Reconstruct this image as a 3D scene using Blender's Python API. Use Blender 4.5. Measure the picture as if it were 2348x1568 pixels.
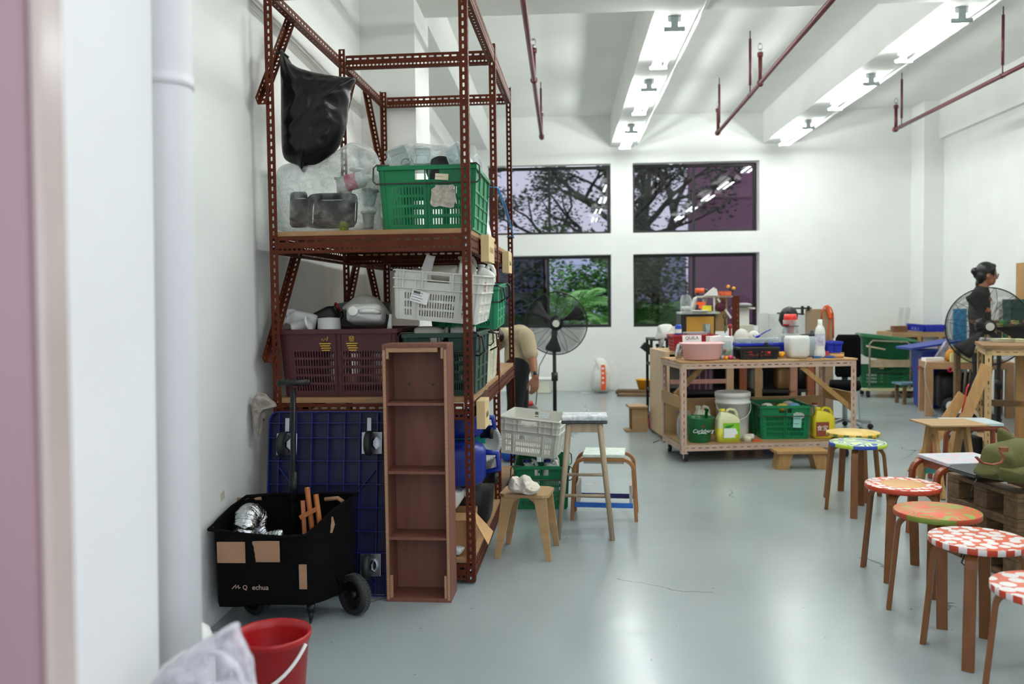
import bpy, bmesh, math, random
from mathutils import Vector as V, Matrix, Euler, noise as MN
for o in list(bpy.data.objects): bpy.data.objects.remove(o, do_unlink=True)
S = bpy.context.scene; COL = S.collection; PI = math.pi; RND = random.Random(7)
# ---------------------------------------------------------------- camera
F, CH, CX, CY, HY, VX, ROLL = 2000., 1.37, 1174., 784., 692., 1286., .013
_p = math.atan((CY-HY)/F); _y = math.atan((VX-CX)/F)
FW = V((-math.sin(_y)*math.cos(_p), math.cos(_y)*math.cos(_p), -math.sin(_p)))
_r = V((math.cos(_y), math.sin(_y), 0)); _u = _r.cross(FW)
CR = _r*math.cos(ROLL)-_u*math.sin(ROLL); CU = _r*math.sin(ROLL)+_u*math.cos(ROLL)
CP = V((0, 0, CH))
cam = bpy.data.cameras.new('camera'); cam.sensor_width = 36; cam.lens = 36*F/2348; cam.clip_start = .05; cam.clip_end = 200
cam.dof.use_dof = True; cam.dof.focus_distance = 4.4; cam.dof.aperture_fstop = 2.4
co = bpy.data.objects.new('camera', cam); COL.objects.link(co)
m = Matrix((CR, CU, -FW)).transposed().to_4x4(); m.translation = CP; co.matrix_world = m
S.camera = co
S.view_settings.view_transform = 'Standard'; S.view_settings.look = 'None'
S.view_settings.exposure = 1.0; S.view_settings.gamma = 1; S.view_settings.use_curve_mapping = False
# ---------------------------------------------------------------- dusk sky
w = bpy.data.worlds.new('sky'); S.world = w; w.use_nodes = True
wb = w.node_tree.nodes['Background']; wb.inputs[0].default_value = (.86, .88, 1, 1); wb.inputs[1].default_value = 1.08
TUBE_STRENGTH = 44

def at(x, y, Y):
    d = FW*F+CR*(x-CX)-CU*(y-CY); return CP+d*(Y/d.y)
def gp(x, y, z=0):
    d = FW*F+CR*(x-CX)-CU*(y-CY); return CP+d*((z-CH)/d.z)
def bb(x0, y0, x1, y1, Y):      # extents of a thing seen between two corners and standing at depth Y
    a = at(x0, (y0+y1)/2, Y); b = at(x1, (y0+y1)/2, Y); c = at((x0+x1)/2, y0, Y); d = at((x0+x1)/2, y1, Y)
    return a.x, b.x, d.z, c.z
# ---------------------------------------------------------------- materials
def lin(c):
    if isinstance(c, str): c = tuple(int(c[i:i+2], 16) for i in (0, 2, 4))
    return tuple((v/255/12.92 if v <= 10 else ((v/255+.055)/1.055)**2.4) for v in c)
MATS = {}
def nd(nt, t, **k):
    n = nt.nodes.new(t)
    for a, b in k.items():
        if a.startswith('i_'): n.inputs[int(a[2:]) if a[2:].isdigit() else a[2:]].default_value = b
        else: setattr(n, a, b)
    return n
def mat(name, c, rough=.5, metal=0, var=.12, sc=6, bump=0, bsc=40, spec=.5, trans=0, stretch=None, c2=None, sss=0):
    if name in MATS: return MATS[name]
    mt = bpy.data.materials.new(name); mt.use_nodes = True; nt = mt.node_tree; L = nt.links.new
    b = nt.nodes['Principled BSDF']; b.inputs['Roughness'].default_value = rough; b.inputs['Metallic'].default_value = metal
    b.inputs['Specular IOR Level'].default_value = spec
    col = lin(c); a = tuple(v*(1-var) for v in col)+(1,); d = tuple(min(1, v*(1+var)) for v in (lin(c2) if c2 else col))+(1,)
    tc = nd(nt, 'ShaderNodeTexCoord'); src = tc.outputs['Object']
    if stretch:
        mp = nd(nt, 'ShaderNodeMapping'); mp.inputs['Scale'].default_value = stretch; L(src, mp.inputs[0]); src = mp.outputs[0]
    nz = nd(nt, 'ShaderNodeTexNoise'); nz.inputs['Scale'].default_value = sc; nz.inputs['Detail'].default_value = 5; L(src, nz.inputs['Vector'])
    rp = nd(nt, 'ShaderNodeValToRGB'); rp.color_ramp.elements[0].position = .3; rp.color_ramp.elements[1].position = .7
    rp.color_ramp.elements[0].color = a; rp.color_ramp.elements[1].color = d
    L(nz.outputs['Fac'], rp.inputs[0]); L(rp.outputs[0], b.inputs['Base Color'])
    if bump:
        n2 = nd(nt, 'ShaderNodeTexNoise'); n2.inputs['Scale'].default_value = bsc; n2.inputs['Detail'].default_value = 4; L(src, n2.inputs['Vector'])
        bp = nd(nt, 'ShaderNodeBump'); bp.inputs['Strength'].default_value = bump; bp.inputs['Distance'].default_value = .01
        L(n2.outputs['Fac'], bp.inputs['Height']); L(bp.outputs[0], b.inputs['Normal'])
    if trans: b.inputs['Transmission Weight'].default_value = trans
    if sss: b.inputs['Subsurface Weight'].default_value = sss; b.inputs['Subsurface Scale'].default_value = .02
    MATS[name] = mt; return mt
def clear(name, tint, opaque=.3, rough=.12, bump=.5, bsc=25, var=.5, white='f4f6f6'):
    if name in MATS: return MATS[name]
    mt = bpy.data.materials.new(name); mt.use_nodes = True; nt = mt.node_tree; L = nt.links.new
    out = nt.nodes['Material Output']; b = nt.nodes['Principled BSDF']; b.inputs['Base Color'].default_value = lin(white)+(1,)
    b.inputs['Roughness'].default_value = rough
    tr = nd(nt, 'ShaderNodeBsdfTransparent'); tr.inputs[0].default_value = lin(tint)+(1,)
    mx = nd(nt, 'ShaderNodeMixShader'); L(tr.outputs[0], mx.inputs[1]); L(b.outputs[0], mx.inputs[2]); L(mx.outputs[0], out.inputs[0])
    tc = nd(nt, 'ShaderNodeTexCoord'); nz = nd(nt, 'ShaderNodeTexNoise'); nz.inputs['Scale'].default_value = bsc; nz.inputs['Detail'].default_value = 3
    L(tc.outputs['Object'], nz.inputs['Vector'])
    lw = nd(nt, 'ShaderNodeLayerWeight'); lw.inputs[0].default_value = .35
    ma = nd(nt, 'ShaderNodeMath', operation='MULTIPLY_ADD'); L(lw.outputs['Facing'], ma.inputs[0]); ma.inputs[1].default_value = .5
    mr = nd(nt, 'ShaderNodeMapRange'); L(nz.outputs['Fac'], mr.inputs[0]); mr.inputs[1].default_value = .4; mr.inputs[2].default_value = .75
    mr.inputs[3].default_value = opaque*(1-var); mr.inputs[4].default_value = min(1, opaque*(1+var)); L(mr.outputs[0], ma.inputs[2])
    ma.use_clamp = True; L(ma.outputs[0], mx.inputs[0])
    if bump:
        bp = nd(nt, 'ShaderNodeBump'); bp.inputs['Strength'].default_value = bump; bp.inputs['Distance'].default_value = .01
        L(nz.outputs['Fac'], bp.inputs['Height']); L(bp.outputs[0], b.inputs['Normal'])
    MATS[name] = mt; return mt
def emis(name, c, s):
    if name in MATS: return MATS[name]
    mt = bpy.data.materials.new(name); mt.use_nodes = True; nt = mt.node_tree; b = nt.nodes['Principled BSDF']
    b.inputs['Emission Color'].default_value = lin(c)+(1,); b.inputs['Emission Strength'].default_value = s; MATS[name] = mt; return mt
def pattern(name, kind, ca, cb, sc, cc=None):          # painted stool tops: flat paint patterns in two colours
    mt = bpy.data.materials.new(name); mt.use_nodes = True; nt = mt.node_tree; L = nt.links.new; b = nt.nodes['Principled BSDF']
    b.inputs['Roughness'].default_value = .42; tc = nd(nt, 'ShaderNodeTexCoord'); src = tc.outputs['Object']
    rp = nd(nt, 'ShaderNodeValToRGB'); rp.color_ramp.interpolation = 'CONSTANT'; e = rp.color_ramp.elements
    e[0].color = lin(ca)+(1,); e[1].color = lin(cb)+(1,)
    if kind == 'dots':
        t = nd(nt, 'ShaderNodeTexVoronoi', i_Scale=sc, voronoi_dimensions='2D'); t.inputs['Randomness'].default_value = .5; L(src, t.inputs['Vector']); e[1].position = .42; f = t.outputs['Distance']
    elif kind == 'swirl':
        t = nd(nt, 'ShaderNodeTexNoise', i_Scale=sc); t.inputs['Detail'].default_value = 0; t.inputs['Distortion'].default_value = .6; L(src, t.inputs['Vector'])
        m1 = nd(nt, 'ShaderNodeMath', operation='MULTIPLY'); m1.inputs[1].default_value = 64; L(t.outputs['Fac'], m1.inputs[0]); sn = nd(nt, 'ShaderNodeMath', operation='SINE'); L(m1.outputs[0], sn.inputs[0])
        e[1].position = .5; f = sn.outputs[0]
    elif kind == 'paint':
        e[1].position = .48; rp.color_ramp.interpolation = 'LINEAR'; k = rp.color_ramp.elements.new(.6); k.color = lin(cc)+(1,)
        t = nd(nt, 'ShaderNodeTexNoise', i_Scale=sc); t.inputs['Detail'].default_value = 6; t.inputs['Distortion'].default_value = 2.5; L(src, t.inputs['Vector']); f = t.outputs['Fac']
    L(f, rp.inputs[0]); o = rp.outputs[0]
    if kind == 'dots' and cc:                          # plain disc in the middle
        ln = nd(nt, 'ShaderNodeVectorMath', operation='LENGTH'); L(src, ln.inputs[0]); gt = nd(nt, 'ShaderNodeMath', operation='LESS_THAN'); L(ln.outputs['Value'], gt.inputs[0]); gt.inputs[1].default_value = .105
        mx = nd(nt, 'ShaderNodeMix', data_type='RGBA'); L(gt.outputs[0], mx.inputs[0]); L(o, mx.inputs[6]); mx.inputs[7].default_value = lin(cc)+(1,); o = mx.outputs[2]
    L(o, b.inputs['Base Color']); return mt

WHITE = mat('white_paint', 'e9ebe8', .6, var=.03, sc=2, bump=.04, bsc=30)
CEIL = mat('ceiling_paint', 'e3e5e2', .7, var=.03, sc=2)
REDST = mat('red_oxide_steel', '55230f', .55, var=.2, sc=9, spec=.2)
PIPE_R = mat('sprinkler_red', '5c1f24', .45, var=.25, sc=14)
PLY = mat('plywood', 'a8885e', .6, var=.12, sc=3, stretch=(1, 9, 9))
PLYR = mat('reddish_ply', '76493a', .6, var=.16, sc=3, stretch=(9, 9, 1.2))
PLYE = mat('ply_edge', 'a5805f', .65, var=.3, sc=8, stretch=(1, 1, 40))
PINE = mat('pine', 'a67e4c', .55, var=.15, sc=4, stretch=(10, 10, 1))
BEECH = mat('birch_leg', '77491f', .45, var=.18, sc=5, stretch=(8, 8, 1.2))
OLDW = mat('old_pallet_wood', '6a5237', .75, var=.35, sc=5, stretch=(6, 2, 6), bump=.2)
BLKP = mat('black_plastic', '0c0d0e', .45, var=.2)
BLKF = mat('black_fabric', '070708', .9, var=.3, sc=30, bump=.2, bsc=200, spec=.12)
GREEN = mat('green_crate_plastic', '0b7647', .4, var=.1, spec=.4)
GREEN2 = mat('mint_crate_plastic', '208a60', .42, var=.1)
DGREEN = mat('dark_green_plastic', '1f4035', .45, var=.15)
MAROON = mat('maroon_plastic', '48171f', .45, var=.15)
WCRATE = mat('white_crate_plastic', 'd9dad0', .45, var=.06)
WPLAS = mat('white_plastic', 'e4e5e0', .35, var=.05)
CREAMP = mat('cream_plastic', 'd8d6c4', .4, var=.07)
BLUEP = mat('blue_drum_plastic', '0c2a8e', .4, var=.22, sc=4)
NAVYE = mat('navy_rib_worn_lit', '0d1c68', .4, var=.15)  # same plastic as the deck; edge wear and caught light put into the colour
NAVY = mat('navy_plastic', '050b3c', .45, var=.15)
ZINC = mat('zinc', 'b4b8bd', .28, 1, var=.1)
STEEL = mat('dark_wire', '4a4742', .4, .8, var=.1)
TANF = mat('tan_patch', 'a07c60', .8, var=.1, sc=9, bump=.15, bsc=150)
REDP = mat('red_plastic', 'a81016', .4, var=.1, sc=4)
BLUEC = mat('blue_crate', '162cae', .4, var=.12)
PAPER = mat('paper_white', 'efefec', .7, var=.02)
INK = mat('ink', '25272b', .6, var=.05)
ORANGE = mat('orange_plastic', 'e0561c', .4, var=.08)
YEL = mat('yellow_plastic', 'e3d12e', .4, var=.06)
CLEARP = clear('clear_plastic', 'eef4f5', .16, .1, .15, 8, .4)
BAGP = clear('clear_bag', 'e9eeee', .2, .14, .8, 16, .85)
# ---------------------------------------------------------------- mesh helpers
class MB:
    def __init__(s): s.v, s.f, s.sm = [], [], []
    def add(s, vs, fs, M=None, smooth=False):
        n = len(s.v); s.v += [tuple(M@V(p)) if M else tuple(p) for p in vs]
        s.f += [tuple(i+n for i in f) for f in fs]; s.sm += [smooth]*len(fs); return s
    def bx(s, x0, x1, y0, y1, z0, z1, M=None):
        return s.add([(x, y, z) for z in (z0, z1) for y in (y0, y1) for x in (x0, x1)],
                     [(0, 2, 3, 1), (4, 5, 7, 6), (0, 1, 5, 4), (2, 6, 7, 3), (0, 4, 6, 2), (1, 3, 7, 5)], M)
    def bar(s, p, q, w, h, up=(0, 0, 1)):
        p, q = V(p), V(q); d = (q-p); L = d.length; d.normalize(); x = d.cross(V(up))
        if x.length < 1e-4: x = d.cross(V((0, 1, 0)))
        x.normalize(); z = x.cross(d); M = Matrix((x, d, z)).transposed().to_4x4(); M.translation = p
        return s.bx(-w/2, w/2, 0, L, -h/2, h/2, M)
    def tube(s, pts, r, n=8, closed=False, caps=True, M=None, flat=1):
        P = [V(p) for p in pts]; k = len(P); rs = r if isinstance(r, (list, tuple)) else [r]*k
        vs, fs = [], []; T = []
        for i in range(k):
            a = P[(i-1) % k] if closed or i else P[0]; b = P[(i+1) % k] if closed or i < k-1 else P[-1]
            T.append((b-a).normalized())
        nrm = T[0].cross(V((.31, .17, .93)))
        if nrm.length < .05: nrm = T[0].cross(V((1, 0, 0)))
        nrm.normalize()
        for i in range(k):
            nrm = (nrm-T[i]*nrm.dot(T[i])); nrm.normalize(); bi = T[i].cross(nrm)
            for j in range(n):
                t = 2*PI*j/n; vs.append(P[i]+(nrm*math.cos(t)+bi*math.sin(t)*flat)*rs[i])
        for i in range(k if closed else k-1):
            for j in range(n):
                a = i*n+j; b = i*n+(j+1) % n; c = ((i+1) % k)*n+(j+1) % n; d = ((i+1) % k)*n+j; fs.append((a, b, c, d))
        if caps and not closed: fs += [tuple(range(n))[::-1], tuple((k-1)*n+j for j in range(n))]
        return s.add(vs, fs, M, n > 5)
    def lathe(s, prof, n=24, M=None, cap=False, smooth=True):
        vs = [(r*math.cos(2*PI*j/n), r*math.sin(2*PI*j/n), z) for r, z in prof for j in range(n)]
        fs = [(i*n+j, i*n+(j+1) % n, (i+1)*n+(j+1) % n, (i+1)*n+j) for i in range(len(prof)-1) for j in range(n)]
        if cap: fs += [tuple(range(n))[::-1], tuple((len(prof)-1)*n+j for j in range(n))]
        return s.add(vs, fs, M, smooth)
    def loft(s, secs, n=28, p=4, M=None, cap=True):      # rounded boxes: (z, hx, hy[, ox, oy])
        vs = []
        for c in secs:
            z, hx, hy = c[:3]; ox, oy = (c[3], c[4]) if len(c) > 4 else (0, 0)
            for j in range(n):
                t = 2*PI*(j+.5)/n; a, b = math.cos(t), math.sin(t)
                vs.append((ox+hx*math.copysign(abs(a)**(2/p), a), oy+hy*math.copysign(abs(b)**(2/p), b), z))
        k = len(secs); fs = [(i*n+j, i*n+(j+1) % n, (i+1)*n+(j+1) % n, (i+1)*n+j) for i in range(k-1) for j in range(n)]
        if cap: fs += [tuple(range(n))[::-1], tuple((k-1)*n+j for j in range(n))]
        return s.add(vs, fs, M, True)
    def prism(s, poly, z0, z1, M=None):
        n = len(poly); vs = [(x, y, z0) for x, y in poly]+[(x, y, z1) for x, y in poly]
        return s.add(vs, [tuple(range(n))[::-1], tuple(range(n, 2*n))]+[(i, (i+1) % n, n+(i+1) % n, n+i) for i in range(n)], M)
    def ball(s, c, r, n=16, k=10, M=None):
        r = r if isinstance(r, (tuple, list)) else (r, r, r); c = V(c)
        vs = [(c.x+r[0]*math.sin(PI*i/k)*math.cos(2*PI*j/n), c.y+r[1]*math.sin(PI*i/k)*math.sin(2*PI*j/n), c.z-r[2]*math.cos(PI*i/k)) for i in range(1, k) for j in range(n)]
        vs += [(c.x, c.y, c.z-r[2]), (c.x, c.y, c.z+r[2])]; b = len(vs)-2
        fs = [(i*n+j, i*n+(j+1) % n, (i+1)*n+(j+1) % n, (i+1)*n+j) for i in range(k-2) for j in range(n)]
        fs += [(b, (j+1) % n, j) for j in range(n)]+[((k-2)*n+j, (k-2)*n+(j+1) % n, b+1) for j in range(n)]
        return s.add(vs, fs, M, True)
    def grid(s, rows, M=None, smooth=True, closed=False):
        k, n = len(rows), len(rows[0]); fs = [(i*n+j, i*n+j+1, (i+1)*n+j+1, (i+1)*n+j) for i in range(k-1) for j in range(n-1)]
        if closed: fs += [(i*n+n-1, i*n, (i+1)*n, (i+1)*n+n-1) for i in range(k-1)]
        return s.add([p for r in rows for p in r], fs, M, smooth)
    def panel(s, q, holes, nx=1, ny=1):                 # q: four corners (bl, br, tr, tl); holes in 0..1 x 0..1
        a, b, c, d = [V(p) for p in q]
        X = sorted({0, 1}|{h[0] for h in holes}|{h[1] for h in holes}); Y = sorted({0, 1}|{h[2] for h in holes}|{h[3] for h in holes})
        idx, vs, fs = {}, [], []
        def vid(i, j):
            if (i, j) not in idx:
                u, t = X[i], Y[j]; idx[(i, j)] = len(vs); vs.append((a*(1-u)+b*u)*(1-t)+(d*(1-u)+c*u)*t)
            return idx[(i, j)]
        for i in range(len(X)-1):
            for j in range(len(Y)-1):
                u, t = (X[i]+X[i+1])/2, (Y[j]+Y[j+1])/2
                if not any(h[0] < u < h[1] and h[2] < t < h[3] for h in holes): fs.append((vid(i, j), vid(i+1, j), vid(i+1, j+1), vid(i, j+1)))
        return s.add(vs, fs)
    def mesh(s, name):
        me = bpy.data.meshes.new(name); me.from_pydata(s.v, [], s.f); me.polygons.foreach_set('use_smooth', s.sm); me.validate(); me.update(); return me
    def build(s, name, mt, parent=None, bev=0, solid=0, sub=0, loc=None, rot=None, fix=True, off=-1):
        me = s.mesh(name); me.materials.append(mt)
        if fix:
            bm = bmesh.new(); bm.from_mesh(me); bmesh.ops.recalc_face_normals(bm, faces=bm.faces); bm.to_mesh(me); bm.free()
        return link(name, me, parent, bev, solid, sub, loc, rot, off)
def link(name, me, parent=None, bev=0, solid=0, sub=0, loc=None, rot=None, off=-1):
    o = bpy.data.objects.new(name, me); COL.objects.link(o); o.parent = parent
    if loc is not None: o.location = loc
    if rot is not None: o.rotation_euler = rot
    if solid: d = o.modifiers.new('solid', 'SOLIDIFY'); d.thickness = solid; d.offset = off
    if sub: d = o.modifiers.new('sub', 'SUBSURF'); d.levels = sub; d.render_levels = sub
    if bev: d = o.modifiers.new('bevel', 'BEVEL'); d.width = bev; d.segments = 2; d.limit_method = 'ANGLE'; d.angle_limit = .7
    return o
def tag(o, label, cat, group=None):
    o['label'] = label; o['category'] = cat
    if group: o['group'] = group
    return o
def T(name, label, cat, loc=(0, 0, 0), rz=0, group=None, rot=None):
    o = bpy.data.objects.new(name, None); COL.objects.link(o); o.empty_display_size = .1; o.location = loc
    o.rotation_euler = rot if rot else (0, 0, rz); return tag(o, label, cat, group)
def ST(name, mb, mt, parent=None, **k):
    o = mb.build(name, mt, parent, **k)
    if parent is None: o['kind'] = 'structure'
    return o
def dup(root, loc, rz, label=None, group=None):
    r = root.copy(); COL.objects.link(r); r.location = loc; r.rotation_euler = (0, 0, rz)
    if label: r['label'] = label
    if group: r['group'] = group
    for ch in list(root.children):
        c = ch.copy(); COL.objects.link(c); c.parent = r
        for g in ch.children:
            d = g.copy(); COL.objects.link(d); d.parent = c
    return r
def arc(c, r, a0, a1, n, ax='xz'):
    out = []
    for i in range(n+1):
        t = a0+(a1-a0)*i/n; u, v_ = r*math.cos(t), r*math.sin(t)
        out.append({'xz': (c[0]+u, c[1], c[2]+v_), 'xy': (c[0]+u, c[1]+v_, c[2]), 'yz': (c[0], c[1]+u, c[2]+v_)}[ax])
    return out
def text(s, size, mt, parent, loc, rot, name='lettering', ext=.0006, align='CENTER', shear=0):
    cu = bpy.data.curves.new('t', 'FONT'); cu.body = s; cu.size = size; cu.extrude = ext; cu.align_x = align; cu.align_y = 'CENTER'; cu.shear = shear; cu.resolution_u = 3
    t = bpy.data.objects.new('t', cu); COL.objects.link(t); dg = bpy.context.evaluated_depsgraph_get(); dg.update()
    me = bpy.data.meshes.new_from_object(t.evaluated_get(dg)); bpy.data.objects.remove(t); me.materials.clear(); me.materials.append(mt)
    return link(name, me, parent, loc=loc, rot=rot)
def strip(mb, L, W, rows, M, dv=V((1, 0, 0))):          # perforated flange: runs along +Z, width along dv; rows (v0, v1, slot length, slot width, pitch)
    for v0, v1, sl, sw, pitch in rows:
        n = max(1, round(L/pitch)); pt = L/n; vc = (v0+v1)/2
        for i in range(n):
            a, b = i*pt, (i+1)*pt; c = (a+b)/2; hl, hw = sl/2, sw/2; k = min(hl, hw)*.6
            o8 = [(vc-hw, c-hl+k), (vc-hw+k, c-hl), (vc+hw-k, c-hl), (vc+hw, c-hl+k), (vc+hw, c+hl-k), (vc+hw-k, c+hl), (vc-hw+k, c+hl), (vc-hw, c+hl-k)]
            pts = [(v0, a), (v1, a), (v1, b), (v0, b)]+o8
            mb.add([dv*p+V((0, 0, q)) for p, q in pts], [(0, 1, 6, 5), (1, 2, 8, 7), (2, 3, 10, 9), (3, 0, 4, 11), (0, 5, 4), (1, 7, 6), (2, 9, 8), (3, 11, 10)], M)
def frame_from(p, q, va):                               # matrix with Z along p->q and X along va
    z = (V(q)-V(p)).normalized(); x = V(va); x = (x-z*x.dot(z)).normalized(); y = z.cross(x)
    M = Matrix((x, y, z)).transposed().to_4x4(); M.translation = V(p); return M
POSTROW = [(0, .04, .021, .010, .036)]
BEAMROW = [(.036, .08, .032, .011, .048), (0, .036, .015, .011, .024)]
def angle(parent, name, p, q, va, vb, mt, ra=POSTROW, rb=POSTROW):   # slotted angle from p to q with flanges along va and vb
    L = (V(q)-V(p)).length; M = frame_from(p, q, va); mb = MB(); strip(mb, L, 0, ra, M)
    M2 = frame_from(p, q, vb); strip(mb, L, 0, rb, M2)
    return mb.build(name, mt, parent, solid=.003, fix=False, off=0)
def noise3(p, f): return MN.noise(V(p)*f)
def ridge(p, f): return 1-2*abs(MN.noise(V(p)*f))
def pillow(name, outline, Y, thick, mt, parent=None, rings=12, n=72, amp=.02, freq=6, seed=0, back=.8, sub=0, plane='xz', wr=1.0):
    # a stuffed bag: outline (world X, Z) bulging in Y, with creased skin
    P = [V((a, b)) for a, b in outline]; c = sum(P, V((0, 0)))/len(P)
    per = []; k = len(P)
    lens = [(P[(i+1) % k]-P[i]).length for i in range(k)]; tot = sum(lens)
    for j in range(n):
        d = tot*j/n; i = 0
        while d > lens[i]: d -= lens[i]; i = (i+1) % k
        t = d/lens[i]; p0, p1, p2, p3 = P[i-1], P[i], P[(i+1) % k], P[(i+2) % k]
        per.append(.5*((2*p1)+(p2-p0)*t+(2*p0-5*p1+4*p2-p3)*t*t+(3*p1-p0-3*p2+p3)*t**3))
    def pt(j, r, side):
        q = c+(per[j]-c)*r; h = thick*(max(0, 1-r**2.4))**.55*side*(1 if side < 0 else back)
        s3 = V((q.x*1.0+seed*7.3, h+seed, q.y)); e = amp*(ridge(s3, freq)*.6+ridge(s3*1.0+V((3, 1, 2)), freq*2.3)*.4*wr)*(1-r**6*.6)
        return (q.x+e*.35, Y+h+side*e, q.y+e*.2)
    mb = MB(); R = [(math.sin(PI/2*(i/rings))) for i in range(1, rings+1)]
    rows = [[pt(j, r, -1) for j in range(n)] for r in R]+[[pt(j, r, 1) for j in range(n)] for r in R[-2::-1]]
    mb.grid(rows, closed=True); b = len(mb.v)
    mb.add([pt(0, 0, -1), pt(0, 0, 1)], []); last = (len(rows)-1)*n
    mb.f += [(b, (j+1) % n, j) for j in range(n)]+[(b+1, last+j, last+(j+1) % n) for j in range(n)]; mb.sm += [True]*(2*n)
    return mb.build(name, mt, parent, sub=sub)
def px_out(pts, Y): return [(at(x, y, Y).x, at(x, y, Y).z) for x, y in pts]
def local(o, loc):                                      # move the origin of a mesh thing to loc without moving its shape
    o.data.transform(Matrix.Translation(-V(loc))); o.location = loc; return o
# ---------------------------------------------------------------- the room
XL, XR, YB, ZC, ZB = -1.5, 5.5, 13.4, 4.16, 3.685
def floor_mat():
    mt = mat('floor_epoxy', '98a2a4', .2, var=.07, sc=.9); nt = mt.node_tree; L = nt.links.new; b = nt.nodes['Principled BSDF']
    tc = nd(nt, 'ShaderNodeTexCoord'); base = b.inputs['Base Color'].links[0].from_socket
    # hairline cracks and scuffs
    v = nd(nt, 'ShaderNodeTexVoronoi', feature='DISTANCE_TO_EDGE', i_Scale=.85); nz = nd(nt, 'ShaderNodeTexNoise', i_Scale=3.); nz.inputs['Detail'].default_value = 8
    mxv = nd(nt, 'ShaderNodeMix', data_type='VECTOR'); mxv.inputs[0].default_value = .22; L(tc.outputs['Object'], mxv.inputs[4]); L(nz.outputs['Color'], mxv.inputs[5]); L(tc.outputs['Object'], nz.inputs['Vector']); L(mxv.outputs[1], v.inputs['Vector'])
    lt = nd(nt, 'ShaderNodeMath', operation='LESS_THAN'); lt.inputs[1].default_value = .0028; L(v.outputs['Distance'], lt.inputs[0])
    n2 = nd(nt, 'ShaderNodeTexNoise', i_Scale=.7); L(tc.outputs['Object'], n2.inputs['Vector']); g = nd(nt, 'ShaderNodeMath', operation='GREATER_THAN'); g.inputs[1].default_value = .56; L(n2.outputs['Fac'], g.inputs[0])
    ml = nd(nt, 'ShaderNodeMath', operation='MULTIPLY'); L(lt.outputs[0], ml.inputs[0]); L(g.outputs[0], ml.inputs[1])
    n3 = nd(nt, 'ShaderNodeTexNoise', i_Scale=26.); n3.inputs['Detail'].default_value = 6; L(tc.outputs['Object'], n3.inputs['Vector']); g3 = nd(nt, 'ShaderNodeMath', operation='GREATER_THAN'); g3.inputs[1].default_value = .735; L(n3.outputs['Fac'], g3.inputs[0])
    mx2 = nd(nt, 'ShaderNodeMath', operation='MAXIMUM'); L(ml.outputs[0], mx2.inputs[0]); L(g3.outputs[0], mx2.inputs[1])
    m3 = nd(nt, 'ShaderNodeMath', operation='MULTIPLY'); m3.inputs[1].default_value = .6; L(mx2.outputs[0], m3.inputs[0])
    mc = nd(nt, 'ShaderNodeMix', data_type='RGBA'); L(m3.outputs[0], mc.inputs[0]); L(base, mc.inputs[6]); mc.inputs[7].default_value = (.05, .05, .05, 1); L(mc.outputs[2], b.inputs['Base Color'])
    n4 = nd(nt, 'ShaderNodeTexNoise', i_Scale=1.2); L(tc.outputs['Object'], n4.inputs['Vector']); n4.inputs['Detail'].default_value = 6
    mr = nd(nt, 'ShaderNodeMapRange'); L(n4.outputs['Fac'], mr.inputs[0]); mr.inputs[3].default_value = .12; mr.inputs[4].default_value = .34; L(mr.outputs[0], b.inputs['Roughness'])
    n5 = nd(nt, 'ShaderNodeTexNoise', i_Scale=9.); L(tc.outputs['Object'], n5.inputs['Vector']); n5.inputs['Detail'].default_value = 5; bp = nd(nt, 'ShaderNodeBump'); bp.inputs['Strength'].default_value = .10; bp.inputs['Distance'].default_value = .01
    L(n5.outputs['Fac'], bp.inputs['Height']); L(bp.outputs[0], b.inputs['Normal']); return mt
ST('floor', MB().bx(XL-.2, XR+.2, 1.3, YB+.3, -.15, 0), floor_mat())
ST('ground_outside', MB().bx(-12, 14, -8, 1.3, -.17, -.02).bx(-30, 34, YB+.3, 60, -.3, -.1), mat('asphalt', '55575a', .9))
ST('ceiling', MB().bx(XL-.2, XR+.2, 1.73, YB+.3, ZC, ZC+.2), CEIL)
ST('wall_left', MB().bx(XL-.25, XL, 1.41, YB+.3, -.1, ZC+.2), WHITE)
ST('wall_right', MB().bx(XR, XR+.25, 1.41, YB+.3, -.1, ZC+.2), WHITE)
# front wall with the wide doorway the photographer stands in
ST('wall_front', MB().add([(x if x < -1 else -.811-.020*(1.96-z), y, z) for z in (-.1, ZC+.2) for y in (1.41, 1.73) for x in (XL-.25, -.8)], [(0, 2, 3, 1), (4, 5, 7, 6), (0, 1, 5, 4), (2, 6, 7, 3), (0, 4, 6, 2), (1, 3, 7, 5)]).bx(1.35, XR+.25, 1.41, 1.73, -.1, ZC+.2).bx(-.79, 1.35, 1.41, 1.73, 2.6, ZC+.2), WHITE)
# back wall: pier plane and the recessed plane behind it
W = [(-1.09, .78), (1.11, 3.0)]
mb = MB(); X0, X1 = XL-.2, 3.29; Z1 = ZC+.1
def hz(x0, x1, z0, z1): return ((x0-X0)/(X1-X0), (x1-X0)/(X1-X0), z0/Z1, z1/Z1)
mb.panel([(X0, YB, 0), (X1, YB, 0), (X1, YB, Z1), (X0, YB, Z1)], [hz(a, b, 0, 2.19) for a, b in W]+[hz(a-.01, b+.01, 2.36, 3.46) for a, b in W])
mb2 = MB()
for a, b in W:
    for z0, z1 in ((0, 2.19), (2.36, 3.46)):
        q = .01 if z0 else 0; y0, y1 = YB, YB+.14
        mb.add([(a-q, y0, z0), (a-q, y1, z0), (a-q, y1, z1), (a-q, y0, z1), (b+q, y0, z0), (b+q, y1, z0), (b+q, y1, z1), (b+q, y0, z1)], [(0, 1, 2, 3), (4, 7, 6, 5), (3, 2, 6, 7), (0, 4, 5, 1)])
mb.bx(3.2, 3.29, YB, YB+.16, 0, Z1)
ST('wall_back', mb, WHITE, fix=False)
X0, X1 = XL-.2, XR+.2
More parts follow.
